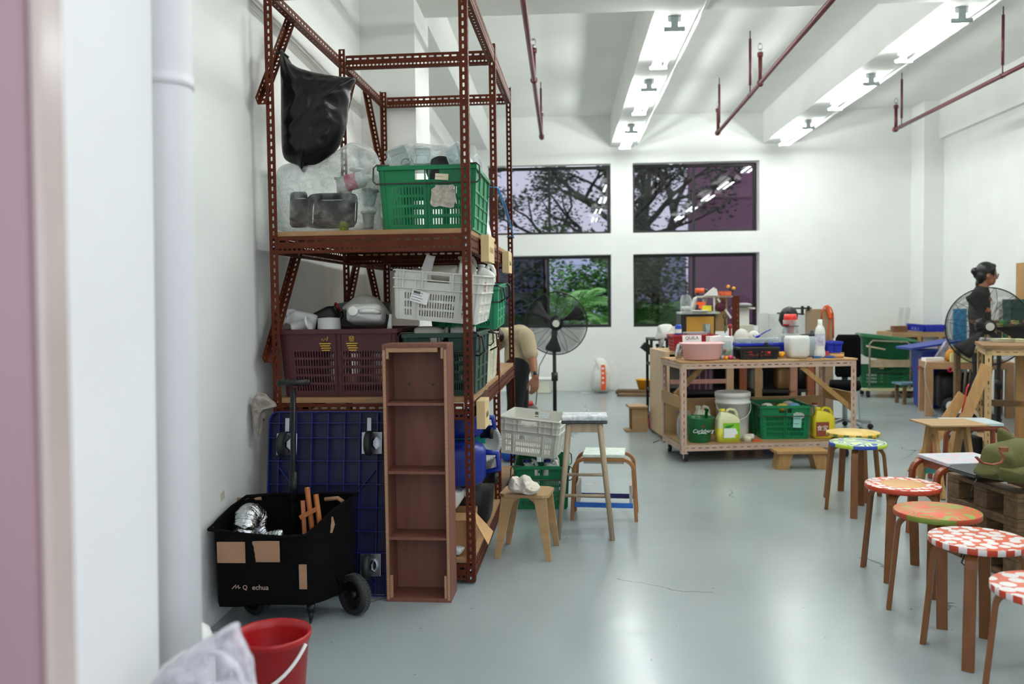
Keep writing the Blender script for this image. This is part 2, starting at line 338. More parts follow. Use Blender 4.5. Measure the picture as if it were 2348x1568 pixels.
mb = MB(); mb.panel([(X0, YB+.14, 0), (X1, YB+.14, 0), (X1, YB+.14, Z1), (X0, YB+.14, Z1)], [hz(a, b, .96, 2.07) for a, b in W]+[hz(a, b, 2.39, 3.44) for a, b in W])
ST('wall_back_recess', mb, WHITE, solid=.18, off=1, fix=False)
mb = MB().bx(XL, -1.08, 6.64, 7.34, 0, ZC)
ST('column_left', mb, WHITE)
ST('column_corner_left', MB().bx(XL, -1.25, YB-.4, YB, 0, ZC), WHITE)
ST('column_corner_right', MB().bx(5.22, XR, YB-.5, YB+.14, 0, ZC), WHITE)
for nm, x0, x1, y0, y1, z0 in (('beam_cross', XL, XR, 6.69, 7.16, ZB), ('beam_long_1', .78, 1.13, 7.16, YB, ZB), ('beam_long_2', 3.05, 3.42, 7.16, YB, ZB), ('beam_long_3', .78, 1.13, 1.73, 6.69, ZB), ('beam_long_4', 3.05, 3.42, 1.73, 6.69, ZB),
                               ('beam_left', XL, -1.08, 7.34, YB, ZB), ('beam_right', 5.43, XR, 1.73, YB, 3.62), ('beam_back', 3.29, 5.3, YB-.02, YB+.14, 3.66)):
    ST(nm, MB().bx(x0, x1, y0, y1, z0, ZC), CEIL)
# windows
FRM = mat('black_aluminium', '0b0c0d', .35, var=.1)
def glass_mat():
    mt = bpy.data.materials.new('tinted_glass'); mt.use_nodes = True; nt = mt.node_tree; L = nt.links.new; nt.nodes.remove(nt.nodes['Principled BSDF'])
    tr = nd(nt, 'ShaderNodeBsdfTransparent'); tr.inputs[0].default_value = (.56, .56, .59, 1); gl = nd(nt, 'ShaderNodeBsdfGlossy'); gl.inputs['Roughness'].default_value = .01
    fr = nd(nt, 'ShaderNodeFresnel'); fr.inputs[0].default_value = 1.5; mx = nd(nt, 'ShaderNodeMixShader'); L(fr.outputs[0], mx.inputs[0]); L(tr.outputs[0], mx.inputs[1]); L(gl.outputs[0], mx.inputs[2])
    L(mx.outputs[0], nt.nodes['Material Output'].inputs[0]); return mt
GLASS = glass_mat()
wn = 0
for a, b in W:
    for z0, z1 in ((.96, 2.07), (2.39, 3.44)):
        wn += 1; o = bpy.data.objects.new('window_%d' % wn, None); COL.objects.link(o); o.location = ((a+b)/2, YB+.2, z0); o['kind'] = 'structure'
        hw, h = (b-a)/2, z1-z0; y0, y1 = -.03, .04; t = .045; f = MB(); mid = -.02 if wn > 2 or z0 > 2 else -.32
        f.bx(-hw, hw, y0, y1, 0, t).bx(-hw, hw, y0, y1, h-t, h).bx(-hw, -hw+t, y0, y1, t, h-t).bx(hw-t, hw, y0, y1, t, h-t)
        f.build('window_frame', FRM, o, bev=.003)
        ms = {1: -.03, 2: 0, 3: .0, 4: .0}[wn]
        MB().bx(ms-.02, ms+.02, -.02, .02, t, h-t).build('mullion', FRM, o)
        MB().bx(-hw+t, ms, .0, .004, t, h-t).build('pane', GLASS, o)
        if wn == 1:   # the right sash is slid open behind the left one
            MB().bx(-hw+t, ms-.03, .022, .026, t, h-t).build('pane', GLASS, o); MB().bx(ms-.07, ms-.02, .012, .035, t, h-t).build('sash_stile', FRM, o)
        else: MB().bx(ms, hw-t, .012, .016, t, h-t).build('pane', GLASS, o)
# drain pipe by the doorway
t = T('drain_pipe', 'white painted drain pipe running up the wall beside the doorway', 'pipe', (-.849, 1.815, 0), rot=(0, .013, 0))
MB().tube([(0, 0, 0), (0, 0, ZC)], .055, 28).build('pipe', WHITE, t)
z = at(400, 185, 1.8).z
MB().lathe([(.055, -.012), (.0575, -.012), (.0575, .012), (.055, .012)], 28, Matrix.Translation((0, 0, z))).bx(-.066, -.05, -.082, 0, z-.012, z+.012).build('clamp', WHITE, t)
# pink steel door leaf standing open, very close to the camera
dl = bpy.data.objects.new('door_1', None); COL.objects.link(dl); dl.location = (-.583, .9, 0); dl.rotation_euler = (0, .0135, 0); dl['kind'] = 'structure'
PINK = mat('pink_door_paint', '967a7e', .35, var=.03, sc=3)
MB().bx(-.9, 0, 0, .045, -.02, 3.2).build('door_leaf', PINK, dl, bev=.004)
MB().bx(-.9, -.06, -.006, 0, -.02, 3.2).build('door_skin', mat('pink_door_skin', '8e7378', .35, var=.03, sc=3), dl)
MB().bx(0, .012, .008, .055, -.02, 3.2).build('edge_strip', mat('cream_gloss', 'b9aca2', .2, var=.05), dl, bev=.003)
# sprinkler pipes under the slab
def sprinkler(x0, x1, y0, y1, z, heads, rods, label):
    t = T('sprinkler_pipe', label, 'pipe', (x1, y1, z), group='dark red sprinkler pipes under the ceiling'); b = V((x1, y1, z))
    MB().tube([V((x0, y0, z))-b, V((x1, y1, z))-b], .023, 12).ball((0, 0, 0), .034).build('pipe', PIPE_R, t)
    for y in heads:
        k = (y-y0)/(y1-y0); p = V((x0+(x1-x0)*k, y, z))-b
        h = MB().tube([p, p+V((0, 0, .28))], .02, 10).lathe([(.03, .26), (.03, .3)], 10, Matrix.Translation(p), True).ball(p, .036).build('riser', PIPE_R, t)
        MB().tube([p+V((0, 0, .3)), p+V((0, 0, .335))], .016, 8).tube([p+V((-.02, 0, .33)), p+V((-.02, 0, .37)), p+V((0, 0, .385)), p+V((.02, 0, .37)), p+V((.02, 0, .33))], .004, 6).lathe([(.002, .385), (.02, .388)], 10, Matrix.Translation(p)).build('sprinkler_head', ZINC, h)
    for y in rods:
        k = (y-y0)/(y1-y0); p = V((x0+(x1-x0)*k, y, z))-b; q = V((p.x, p.y, ZC-z))
        MB().tube([p, q], .006, 6).tube([p+V((0, 0, .1)), q-V((0, 0, .08))], .014, 8).lathe([(.03, -.012), (.03, .012)], 12, Matrix.Translation(p)@Matrix.Rotation(PI/2, 4, 'X')).build('hanger_rod', PIPE_R, t)
def pz(x, y, Y): return at(x, y, Y)
zp = 3.5
for pa, pb, hd, rd, lb in (((1200, 2), (1242, 315), (.43, .985), (.96,), 'dark red sprinkler pipe nearest the tall rack'),
                           ((1905, 3), (1645, 305), (.48, .99), (.58, .97), 'dark red sprinkler pipe between the two rows of lamps'),
                           ((2345, 150), (2052, 297), (.99,), (.12, .93), 'dark red sprinkler pipe near the right wall')):
    A, B = gp(*pa, zp), gp(*pb, zp); d = B-A
    A2 = A-d*(.6); n = 1.6
    sprinkler(A2.x, B.x, A2.y, B.y, zp, [A.y+d.y*h for h in hd], [A.y+d.y*h for h in rd], lb)
# fluorescent lamps under the long beams
TUB = emis('tube_light', 'fbfffc', TUBE_STRENGTH); LAMPW = mat('lamp_white', 'dfe3e2', .35, var=.03); HOLD = mat('lamp_holder', '9aa6a4', .4)
rows = [(.955, 'over the passage beside the rack'), (3.24, 'over the workbenches')]
ys = [12.25, 9.95, 7.9, 5.55, 3.3]; ordn = ['farthest', 'middle', 'nearest visible', 'fourth', 'fifth']
for xr, place in rows:
    for k, y in enumerate(ys):
        t = T('fluorescent_lamp', '%s twin-tube lamp in the row %s' % (ordn[k], place), 'lamp', (xr, y, ZB), group='twin-tube ceiling lamps')
        MB().bx(-.055, .055, -.6, .6, -.05, 0).build('housing', LAMPW, t, bev=.006)
        for s in (-1, 1):
            MB().tube([(s*.055, -.57, -.105), (s*.055, .57, -.105)], .0135, 10).build('tube', TUB, t)
            MB().bx(-.03, .03, s*.6-.012, s*.6+.012, -.1, -.0).bx(-.085, .085, s*.6-.014, s*.6+.014, -.125, -.09).build('lampholder', HOLD, t, bev=.005)
    o = MB().tube([(xr+.2, 2.0, ZB-.02), (xr+.2, YB-.3, ZB-.02)], .014, 8).build('cable_conduit', LAMPW); tag(o, 'thin white conduit along the lamp row %s' % place, 'conduit', 'ceiling conduits')
# ---------------------------------------------------------------- outside the windows
LEAF = mat('tree_leaf', '2f4a2a', .6, var=.3, sc=1.5); BARK = mat('bark', '2f2823', .9, var=.3, sc=9); PALM = mat('palm_leaf', '63a24a', .5, var=.3, sc=2); HEDGE = mat('hedge_leaf', '4d8040', .6, var=.35, sc=2)
def leaves(mb, c, r, n, size, rnd):
    for _ in range(n):
        d = V((rnd.gauss(0, 1), rnd.gauss(0, 1), rnd.gauss(0, .55))); d = d.normalized()*r*rnd.random()**.45; p = V(c)+d
        a = rnd.random()*PI*2; e = V((math.cos(a), math.sin(a), rnd.uniform(-.5, .5))).normalized()*size; g = e.cross(V((rnd.uniform(-1, 1), rnd.uniform(-1, 1), 1))).normalized()*size*.45
        mb.add([p-e, p+g, p+e, p-g], [(0, 1, 2, 3)])
def tree(x, y, h, spread, seed, label, lean=(0, 0)):
    rnd = random.Random(seed); t = T('rain_tree', label, 'tree', (x, y, -.1)); tr, lf = MB(), MB()
    def grow(p, d, L, r, k):
        pts = [p]; dd = V(d)
        for i in range(4): dd = (dd+V((rnd.gauss(0, .13), rnd.gauss(0, .13), rnd.gauss(0, .08)))).normalized(); pts.append(pts[-1]+dd*L/4)
        tr.tube(pts, [r*(1-.45*i/4) for i in range(5)], 7)
        if k == 0 or r < .025: leaves(lf, pts[-1], spread*.115, 95, .062, rnd); return
        if k < 3: leaves(lf, pts[3], spread*.1, 30, .06, rnd)
        for q in range(3 if k > 1 else 2):
            a = rnd.random()*2*PI; grow(pts[-1 if q else 3], (dd*.7+V((math.cos(a), math.sin(a), rnd.uniform(-.1, .5)))*.85).normalized(), L*.72, r*.55, k-1)
    grow(V((0, 0, 0)), V((lean[0], lean[1], 1)).normalized(), h*.42, .26, 4)
    tr.build('trunk', BARK, t); o = lf.build('foliage', LEAF, t, fix=False); o['kind'] = 'stuff'
tree(3.1, 20.5, 5.8, 3.3, 5, 'spreading dark tree behind the upper left window', (-.2, .1))
tree(2.9, 22.5, 6.4, 3.6, 11, 'spreading dark tree behind the upper right window', (-.1, 0))
tree(-4.9, 20.5, 6.6, 3.0, 23, 'dark tree at the left end of the upper windows', (-.1, 0))
def palm(x, y, h, n, L, seed, label):
    rnd = random.Random(seed); t = T('palm', label, 'palm', (x, y, -.1), group='palms outside the lower windows')
    MB().tube([(0, 0, 0), (0, 0, h)], [.07, .05], 8).build('stem', BARK, t)
    for i in range(n):
        a = 2*PI*i/n+rnd.uniform(-.3, .3); el = rnd.uniform(.35, 1.2); mb = MB(); pts = []
        for k in range(12):
            s = k/11; r = L*s*math.cos(el)*(1-.1*s); zz = h+L*s*math.sin(el)-.55*L*s*s; pts.append(V((math.cos(a)*r, math.sin(a)*r, zz)))
        mb.tube(pts, .008, 5); side = V((-math.sin(a), math.cos(a), 0))
        for k in range(1, 12):
            for u in (0, .5):
                p = pts[k-1].lerp(pts[k], u); fw = (pts[k]-pts[k-1]).normalized(); l = .42*math.sin(PI*min(.95, (k+u)/12+.08))+.06
                for s in (-1, 1): q = p+(side*s*.8+fw*.6+V((0, 0, -.25))).normalized()*l; m_ = p.lerp(q, .5)+V((0, 0, .03)); mb.add([p, m_+fw*.018, q, m_-fw*.018], [(0, 1, 2, 3)])
        mb.build('frond', PALM, t, fix=False)
palm(.2, 15.8, 1.15, 15, 1.5, 3, 'green palm in the open sash of the lower left window')
palm(.95, 15.2, .75, 14, 1.3, 4, 'lower green palm at the right edge of the open sash'); palm(1.6, 16.0, .9, 14, 1.5, 9, 'shadowy palm behind the lower right window'); palm(-.7, 16.2, .8, 11, 1.4, 14, 'palm behind the dark left sash')
for nm, x, y, rx, rz, lb in (('hedge', .3, 18.3, 2.0, 1.9, 'rounded green hedge behind the palms'), ('hedge', -3.3, 18, 1.4, 1.1, 'rounded hedge behind the dark left sash'), ('hedge', 2.1, 19.2, 1.5, 1.7, 'dark low bush behind the lower right window')):
    rnd = random.Random(int(x*10)+50); mb = MB()
    for i in range(38): leaves(mb, (rnd.uniform(-rx, rx)*.75, rnd.uniform(-.4, .4), rz*rnd.uniform(.2, 1.5)), .5, 170, .07, rnd)
    o = mb.build(nm, HEDGE, fix=False, loc=(x, y, 0)); tag(o, lb, 'hedge'); o['kind'] = 'stuff'
PB = mat('purple_pink_wall', '9c6a86', .7, var=.06, sc=1.5)
t = T('pink_building', 'plain mauve building wall behind the right windows', 'building', (6, 19, 0))
xw = at(1582, 450, 18).x-6
MB().bx(xw, 6, -1, -.7, -.2, 7).build('wall', PB, t)
for k in range(4): MB().bx(xw, 6, -1.015, -1, 1.2+k*1.1, 1.215+k*1.1).build('joint', mat('joint_mauve', '6e4a60', .7), t)
MB().bx(.1, 1.4, -1.03, -1, -.1, 2.6).build('door', mat('dark_door', '1c1a2c', .5), t)
t = T('far_building', 'long pale grey building low on the horizon', 'building', (-3, 42, 0))
MB().bx(-14, 9, 0, 6, -.2, 4.35).build('wall', mat('far_wall', '9aa0bb', .8), t); MB().prism([(9.5, 4.0), (13, 4.0), (11.2, 5.4)], 0, 6, Matrix.Rotation(PI/2, 4, 'X')@Matrix.Translation((0, 0, -6))).build('roof', mat('far_roof', '7a7f98', .8), t)
# ---------------------------------------------------------------- slotted steel rack
RZ = -math.radians(1.8); RL = V((-.428, 4.17, 0)); RM = Matrix.Translation(RL)@Matrix.Rotation(RZ, 4, 'Z')
rack = T('steel_rack', 'tall red-brown slotted angle rack standing along the left wall', 'rack', RL, RZ)
RW, Y1, Y2, ZT, ZS1, ZS2 = .985, 1.28, 2.41, 2.925, 1.70, .885
for x, sx in ((-RW, 1), (0, -1)):
    for y, sy in ((0, 1), (Y1, 1), (Y2, -1)):
        angle(rack, 'post', (x, y, .01), (x, y, ZT+(.25 if y == 0 else .04)), (sx, 0, 0), (0, sy, 0), REDST)
XB = V((1, 0, 0)); DN = V((0, 0, 1))
for y in (0, Y1, Y2):
    for zt in (ZT, ZS1, ZS2, .1):
        yy = y-.004 if y == 0 else y+.004
        angle(rack, 'cross_beam', (-RW+.042, yy, zt-.08), (-.042, yy, zt-.08), (0, 0, 1), (0, 1 if y < Y2 else -1, 0), REDST, BEAMROW, [(0, .04, .02, .01, .05)])
for x, s in ((-RW, 1), (0, -1)):
    for ya, yb in ((.02, Y1-.02), (Y1+.045, Y2-.02)):
        for zt in (ZT, ZS1, ZS2, .1):
            angle(rack, 'side_beam', (x+s*.004, ya, zt-.08), (x+s*.004, yb, zt-.08), (0, 0, 1), (s, 0, 0), REDST, BEAMROW, [(0, .04, .02, .01, .05)])
def brace(x, ya, za, yb, zb): angle(rack, 'brace', (x, ya, za), (x, yb, zb), (0, -1, .6), (1, 0, 0), REDST)
for zt in (ZT-.03, ZS1-.05):
    brace(-RW-.03, -.03, zt-.56, .46, zt); brace(-RW-.03, Y1-.02, zt-.5, Y1+.4, zt); brace(-RW-.03, Y2+.02, zt-.5, Y2-.4, zt)
PL_S = mat('shelf_ply', '9c7850', .6, var=.15, sc=3, stretch=(2, 9, 30))
for zt in (ZS1, ZS2, .1):
    MB().bx(-RW+.006, -.006, .003, Y1+.02, zt+.002, zt+.026).build('shelf_board', PL_S, rack, bev=.002)
    MB().bx(-RW+.006, -.006, Y1+.024, Y2-.004, zt+.002, zt+.026).build('shelf_board', PL_S, rack, bev=.002)
WOODL = mat('label_wood', 'd8be8e', .6, var=.08)
for y0, y1, z0, z1 in ((.36, .62, 1.58, 1.72), (1.5, 1.72, 1.56, 1.70), (.09, .27, .745, .885)):
    b = MB().bx(.006, .05, y0, y1, z0, z1).build('label_block', WOODL, rack, bev=.002); b['label'] = 'pale pine block with handwriting'
    for k in range(4):
        y = y0+.04+k*(y1-y0-.08)/4; MB().tube([(.0505, y, z0+.05), (.0505, y+.012, z0+.08), (.0505, y+.02, z0+.05)], .0006, 4).build('handwriting', INK, b)
for x, y, z in [(-.02, 0, ZS1-.02), (-.02, 0, ZS1-.055), (-.02, 0, ZS2-.02), (-.02, 0, ZS2-.055), (-.02, 0, .03), (-.02, 0, .07), (-RW+.02, 0, ZS1-.045), (-RW+.02, 0, ZS2-.045)]:
    MB().lathe([(.0005, -.008), (.006, -.008), (.008, -.004), (.008, 0)], 10, Matrix.Translation((x, -.006, z))@Matrix.Rotation(-PI/2, 4, 'X')@Matrix.Diagonal((1, 1, -1, 1))).build('bolt', ZINC, rack)
o = MB().tube([RM@V(p) for p in [(.006, Y1-.002, 2.08), (-.044, Y1-.006, 2.085), (-.044, Y1+.045, 2.085), (.006, Y1+.046, 2.08), (.02, Y1+.4, 2.0), (.02, Y1+.8, 1.9), (.008, Y2-.05, 1.86), (-.046, Y2+.006, 1.86), (.008, Y2+.006, 1.85), (.012, Y2-.3, 1.9), (.008, Y1+.2, 2.03), (.006, Y1, 2.07)]], .0035, 6).build('blue_string', mat('blue_cord', '1f7fc4', .6)); tag(o, 'bright blue cord tied between the two rear rack posts', 'cord')
S1 = ZS1+.027; S2 = ZS2+.027; S0 = .127
# ---------------------------------------------------------------- crates
def crate(name, label, W, D, H, mt, loc, rz=0, tilt=(0, 0), rows=4, cols=11, split=True, wire=True, squares=True, group='plastic crates', rim=None, double=False, top0=.13, grip=True):
    t = T(name, label, 'crate', loc, group=group, rot=(tilt[0], tilt[1], rz)); k = .93; hb, db = W/2*k, D/2*k; hw, hd = W/2, D/2
    holes = []; gx = [(.1, .46), (.54, .9)] if split else [(.1, .2), (.28, .72), (.8, .9)]
    tot = .62 if not double else .5
    for r in range(rows):
        z0 = .09+tot*r/rows; z1 = z0+tot/rows*.72
        for a, b in gx:
            n = cols if split else max(3, int(cols*2*(b-a)))
            for i in range(n):
                c = a+(b-a)*(i+.5)/n; w_ = (b-a)/n*.26; holes.append((c-w_, c+w_, z0, z1))
    gh = holes+([(.37, .63, 1-top0-.09, 1-.07)] if grip else [])
    mb = MB()
    mb.panel([(-hb, -db, 0), (hb, -db, 0), (hw, -hd, H), (-hw, -hd, H)], gh)
    mb.panel([(hb, db, 0), (-hb, db, 0), (-hw, hd, H), (hw, hd, H)], gh)
    mb.panel([(hb, -db, 0), (hb, db, 0), (hw, hd, H), (hw, -hd, H)], [] if squares else holes)
    mb.panel([(-hb, db, 0), (-hb, -db, 0), (-hw, -hd, H), (-hw, hd, H)], [] if squares else holes)
    mb.add([(-hb, -db, 0), (hb, -db, 0), (hb, db, 0), (-hb, db, 0)], [(0, 3, 2, 1)])
    mb.build('body', mt, t, solid=.0035, fix=False)
    r = MB()
    for zz in ([H-.012] if not double else [H-.006, H-.045, H-.09]):
        e = .012; th = .022 if not double else .006; s = zz/H; a, b = hb+(hw-hb)*s, db+(hd-db)*s
        r.bx(-a-e, a+e, -b-e, -b, zz-th/2, zz+th/2).bx(-a-e, a+e, b, b+e, zz-th/2, zz+th/2).bx(-a-e, -a, -b, b, zz-th/2, zz+th/2).bx(a, a+e, -b, b, zz-th/2, zz+th/2)
    r.build('rim', rim or mt, t, bev=.002)
    class RB:
        def bar(self, *k): MB().bar(*k).build('rib', mt, t)
    rb = RB()
    for sgn in (-1, 1):
        if split:                                           # middle and corner ribs on the long faces
            for x in (-.93, -.04, .04, .93): rb.bar((x*hb, sgn*(db+.003), .01), (x*hw, sgn*(hd+.003), H-.02), .006, .008, (0, 1, 0))
        else:
            for x in (-.95, -.52, .52, .95): rb.bar((x*hb, sgn*(db+.003), .01), (x*hw, sgn*(hd+.003), H-.02), .006, .01, (0, 1, 0))
        if double:
            for x in (-.8, -.35, .35, .8): rb.bar((x*hw, sgn*(hd+.004), H-.09), (x*hw, sgn*(hd+.006), H), .006, .012, (0, 1, 0))
        for y in (-.95, -.32, .32, .95): rb.bar((sgn*(hb+.003), y*db, .01), (sgn*(hw+.003), y*hd, H-.02), .008, .008, (1, 0, 0))
        if squares:
            for zz in (.22, .42, .62): q = hb+(hw-hb)*zz; rb.bar((sgn*(q+.002), -db*.95, H*zz), (sgn*(q+.002), db*.95, H*zz), .006, .014)
    if wire:
        for sgn in (-1, 1):
            y = sgn*(hd+.016); MB().tube([(-hw+.05, sgn*hd, H+.002), (-hw-.01, y, H+.002), (-hw-.026, y, H-.012), (-hw-.028, y, H-.075), (-hw-.014, y, H-.09), (hw+.014, y, H-.09), (hw+.028, y, H-.075), (hw+.026, y, H-.012), (hw+.01, y, H+.002), (hw-.05, sgn*hd, H+.002)], .0042, 7).build('wire_handle', STEEL, t)
    return t
def sticker(parent, x, y, z, w, h, mt, rot=0, tear=False, lines=0, name='label_sticker', ink=INK, face=-1):
    rnd = random.Random(int(x*1000+z*777)); pts = []
    if tear:
        n = 22
        for i in range(n): a = 2*PI*i/n; r = 1+rnd.uniform(-.28, .12); pts.append((w/2*math.copysign(abs(math.cos(a))**.5, math.cos(a))*r, h/2*math.copysign(abs(math.sin(a))**.5, math.sin(a))*r))
    else: pts = [(-w/2, -h/2), (w/2, -h/2), (w/2, h/2), (-w/2, h/2)]
    M = Matrix.Translation((x, y, z))@Matrix.Rotation(PI/2, 4, 'X')@Matrix.Rotation(rot, 4, 'Z')
    o = MB().prism(pts, -.0005, .0008, M).build(name, mt, parent)
    for i in range(lines):
        l = rnd.uniform(.5, .85)*w; zz = h/2-h*(i+.8)/(lines+.6); MB().bx(-w*.44, -w*.44+l, zz-h*.018, zz+h*.018, .0008, .0013, M).build('print', ink, o)
    return o, M
# upper shelf
gc = crate('green_crate', 'bright green slotted crate with torn paper label on the upper rack shelf', .47, .58, .315, GREEN, (-.635, 4.55, S1), RZ)
sticker(gc, .085, -.292, .165, .14, .12, mat('torn_paper', 'b9b2a4', .85, var=.3, sc=60), 0, True)
sticker(gc, .075, -.3, .255, .065, .03, mat('old_label', 'd8ceb0', .8), -.08, False, 1)
# black refuse bag hanging from the rack corner
o = pillow('refuse_bag', px_out([(643, 116), (655, 134), (676, 152), (705, 163), (770, 176), (800, 178), (815, 181), (802, 205), (800, 235), (792, 285), (775, 335), (752, 360), (722, 377), (700, 380), (694, 396), (682, 380), (660, 372), (648, 355), (645, 300), (644, 200)], 4.34), 4.345, .10, mat('bin_liner', '030304', .3, var=.2, bump=.15, bsc=9, spec=.35), amp=.026, freq=6, seed=2, rings=22, n=150)
tag(o, 'black plastic refuse bag hanging from the top left of the rack', 'bag'); local(o, (at(700, 240, 4.34).x, 4.345, at(700, 390, 4.34).z)); q = MB().tube([V(at(x, y, Y))-o.location for x, y, Y in ((662, 132, 4.34), (645, 118, 4.33), (634, 122, 4.3))], .006, 8).build('tie', BLKP, o)
o = pillow('clear_bag', px_out([(624, 524), (622, 440), (628, 388), (660, 374), (700, 374), (745, 358), (778, 338), (805, 324), (842, 334), (862, 362), (866, 400), (864, 440), (865, 480), (864, 524), (760, 527)], 4.46), 4.55, .24, BAGP, amp=.035, freq=5, seed=5, rings=16, n=110, back=.9)
tag(o, 'bulging clear plastic bag of empty containers on the upper rack shelf', 'bag'); local(o, (at(750, 420, 4.5).x, 4.55, S1))
def tub(name, label, c, r0, r1, h, mt, rot=(0, 0, 0), cat='tub', lid=None, group=None, n=28, rimr=.006):
    t = T(name, label, cat, c, group=group, rot=rot)
    MB().lathe([(.001, 0), (r0*.95, 0), (r0, .008), (r1, h), (r1+rimr, h), (r1+rimr, h-.01), (r1-.001, h-.012)] if rimr else [(.001, 0), (r0, .004), (r1, h)], n).build('body', mt, t, solid=.002, off=1)
    MB().lathe([(r1-.003, h+.001), (r1+rimr, h+.001), (r1+rimr, h-.012)], n).build('rim', mt, t, solid=.002)
    if lid: MB().lathe([(.001, h+.012), (r1+.004, h+.01), (r1+.008, h), (r1+.006, h-.014)], n).build('lid', lid, t)
    return t
def tray(name, label, c, hx, hy, h, mt, rot, cat='tray', group=None, lab=None):
    t = T(name, label, cat, c, rot=rot, group=group)
    b = MB().loft([(0, hx*.9, hy*.9), (.006, hx*.93, hy*.93), (h, hx, hy)], 32, 6, cap=False); b.add([(x*hx*.9, y*hy*.9, .002) for x, y in ((-.95, -.95), (.95, -.95), (.95, .95), (-.95, .95))], [(0, 1, 2, 3)])
    b.build('body', mt, t, solid=.002, fix=False); MB().loft([(h-.004, hx+.006, hy+.006), (h+.004, hx+.006, hy+.006)], 32, 6, cap=False).build('rim', mt, t, solid=.006)
    return t
DKT = mat('charcoal_tray', '23262a', .45); LIMEM = mat('lime_ball', 'a8c832', .7, bump=.2)
p = at(765, 490, 4.5); tray('black_food_tray', 'charcoal tray inside the clear bag', (-1.19, 4.585, S1+.12), .13, .09, .05, DKT, (1.3, 0, 0))
p = at(660, 480, 4.55); tray('black_box_tray', 'upright black box at the left inside the clear bag', (-1.37, 4.59, S1+.13), .04, .09, .06, BLKP, (1.4, 0, .1))
p = at(720, 430, 4.6); tub('frosted_tub', 'frosted tub leaning inside the clear bag', (-1.13, 4.57, S1+.225), .04, .05, .08, CREAMP, (.1, .1, 0))
p = at(650, 500, 4.5); tub('pale_tub', 'pale tub at the bottom right inside the clear bag', (-1.0, 4.55, S1+.035), .026, .032, .09, WPLAS, (0, 0, 0))
p = at(740, 518, 4.42); o = MB().ball((0, 0, 0), .026).build('lime_ball', LIMEM, loc=(-1.12, 4.5, S1+.047)); tag(o, 'small lime green ball at the bottom of the clear bag', 'ball')
p = at(830, 390, 4.6); t = T('pink_label_bottle', 'white bottle with pink label inside the top of the clear bag', 'bottle', (-1.06, 4.49, S1+.275), rot=(0, 1.35, 0)); MB().lathe([(.001, -.08), (.04, -.08), (.042, .05), (.016, .08), (.016, .1), (.001, .1)], 20).build('body', WPLAS, t); MB().lathe([(.0428, -.04), (.0428, .02)], 20).build('label_band', mat('pink_label', 'c94a62', .5), t)
p = at(820, 440, 4.6); tub('clear_cup', 'clear cup lying in the middle of the clear bag', (-1.01, 4.62, S1+.16), .03, .04, .09, CLEARP, (0, .1, 0), 'cup')
p = at(780, 350, 4.6); o = MB().ball((0, 0, 0), (.04, .04, .014)).build('foam_sheet', mat('white_foam', 'e6e7e4', .8, bump=.3, bsc=20), loc=(-1.06, 4.56, S1+.345)); tag(o, 'crumpled white foam sheet at the top of the clear bag', 'foam')
# things heaped in the green crate
zc = S1+.315
o = pillow('clear_bag', px_out([(882, 385), (880, 355), (905, 335), (940, 325), (1000, 330), (1040, 332), (1070, 350), (1075, 385), (980, 390)], 4.62), 4.73, .18, BAGP, amp=.03, freq=7, seed=9, rings=12, n=80); tag(o, 'crumpled clear bag heaped on top of the green crate', 'bag'); local(o, (at(980, 360, 4.6).x, 4.68, zc-.06))
p = at(935, 375, 4.4); tray('clear_takeout_box', 'clear rectangular takeout box tilted at the left of the green crate', (-.79, 4.36, zc+.035), .048, .05, .05, CLEARP, (1.2, -.35, .1), 'box', 'clear containers in the green crate')
p = at(967, 378, 4.4); tray('clear_takeout_box', 'smaller clear takeout box next to the black lid in the green crate', (-.675, 4.35, zc+.03), .042, .045, .05, CLEARP, (1.1, 0, 0), 'box', 'clear containers in the green crate')
p = at(990, 375, 4.42); t = T('black_lid', 'round black lid standing among the clear tubs', 'bowl', (-.60, 4.45, zc+.0), rot=(1.3, 0, 0)); MB().lathe([(.001, 0), (.07, 0), (.075, .004), (.075, .014), (.066, .016), (.06, .008), (.001, .008)], 28).build('disc', BLKP, t)  # flat black lid standing on edge
p = at(1022, 372, 4.4); tub('clear_round_tub', 'clear round tub lying at the right of the green crate', (-.555, 4.36, zc+.05), .045, .056, .075, CLEARP, (0, 1.3, 0), 'tub', group='clear containers in the green crate')
p = at(1090, 380, 4.55); t = T('clear_lid', 'clear round lid standing upright at the right end of the green crate', 'dish', (p.x, 4.66, zc+.045), rot=(1.5, .1, 1.35)); MB().lathe([(.001, .002), (.06, .002), (.065, .008), (.07, .008), (.07, 0)], 26).build('disc', CLEARP, t, solid=.002)  # clear round lid standing on edge
p = at(912, 358, 4.55); t = T('black_cable', 'coiled black cable in the bag above the green crate', 'cable', (p.x+.05, 4.5, zc+.05)); MB().tube(arc((0, 0, 0), .022, 0, 1.8*PI, 16), .0035, 7).build('coil', BLKP, t); MB().tube([(.03, 0, .02), (.05, -.01, -.01), (.055, -.01, .01)], .003, 6).build('tail', BLKP, t)
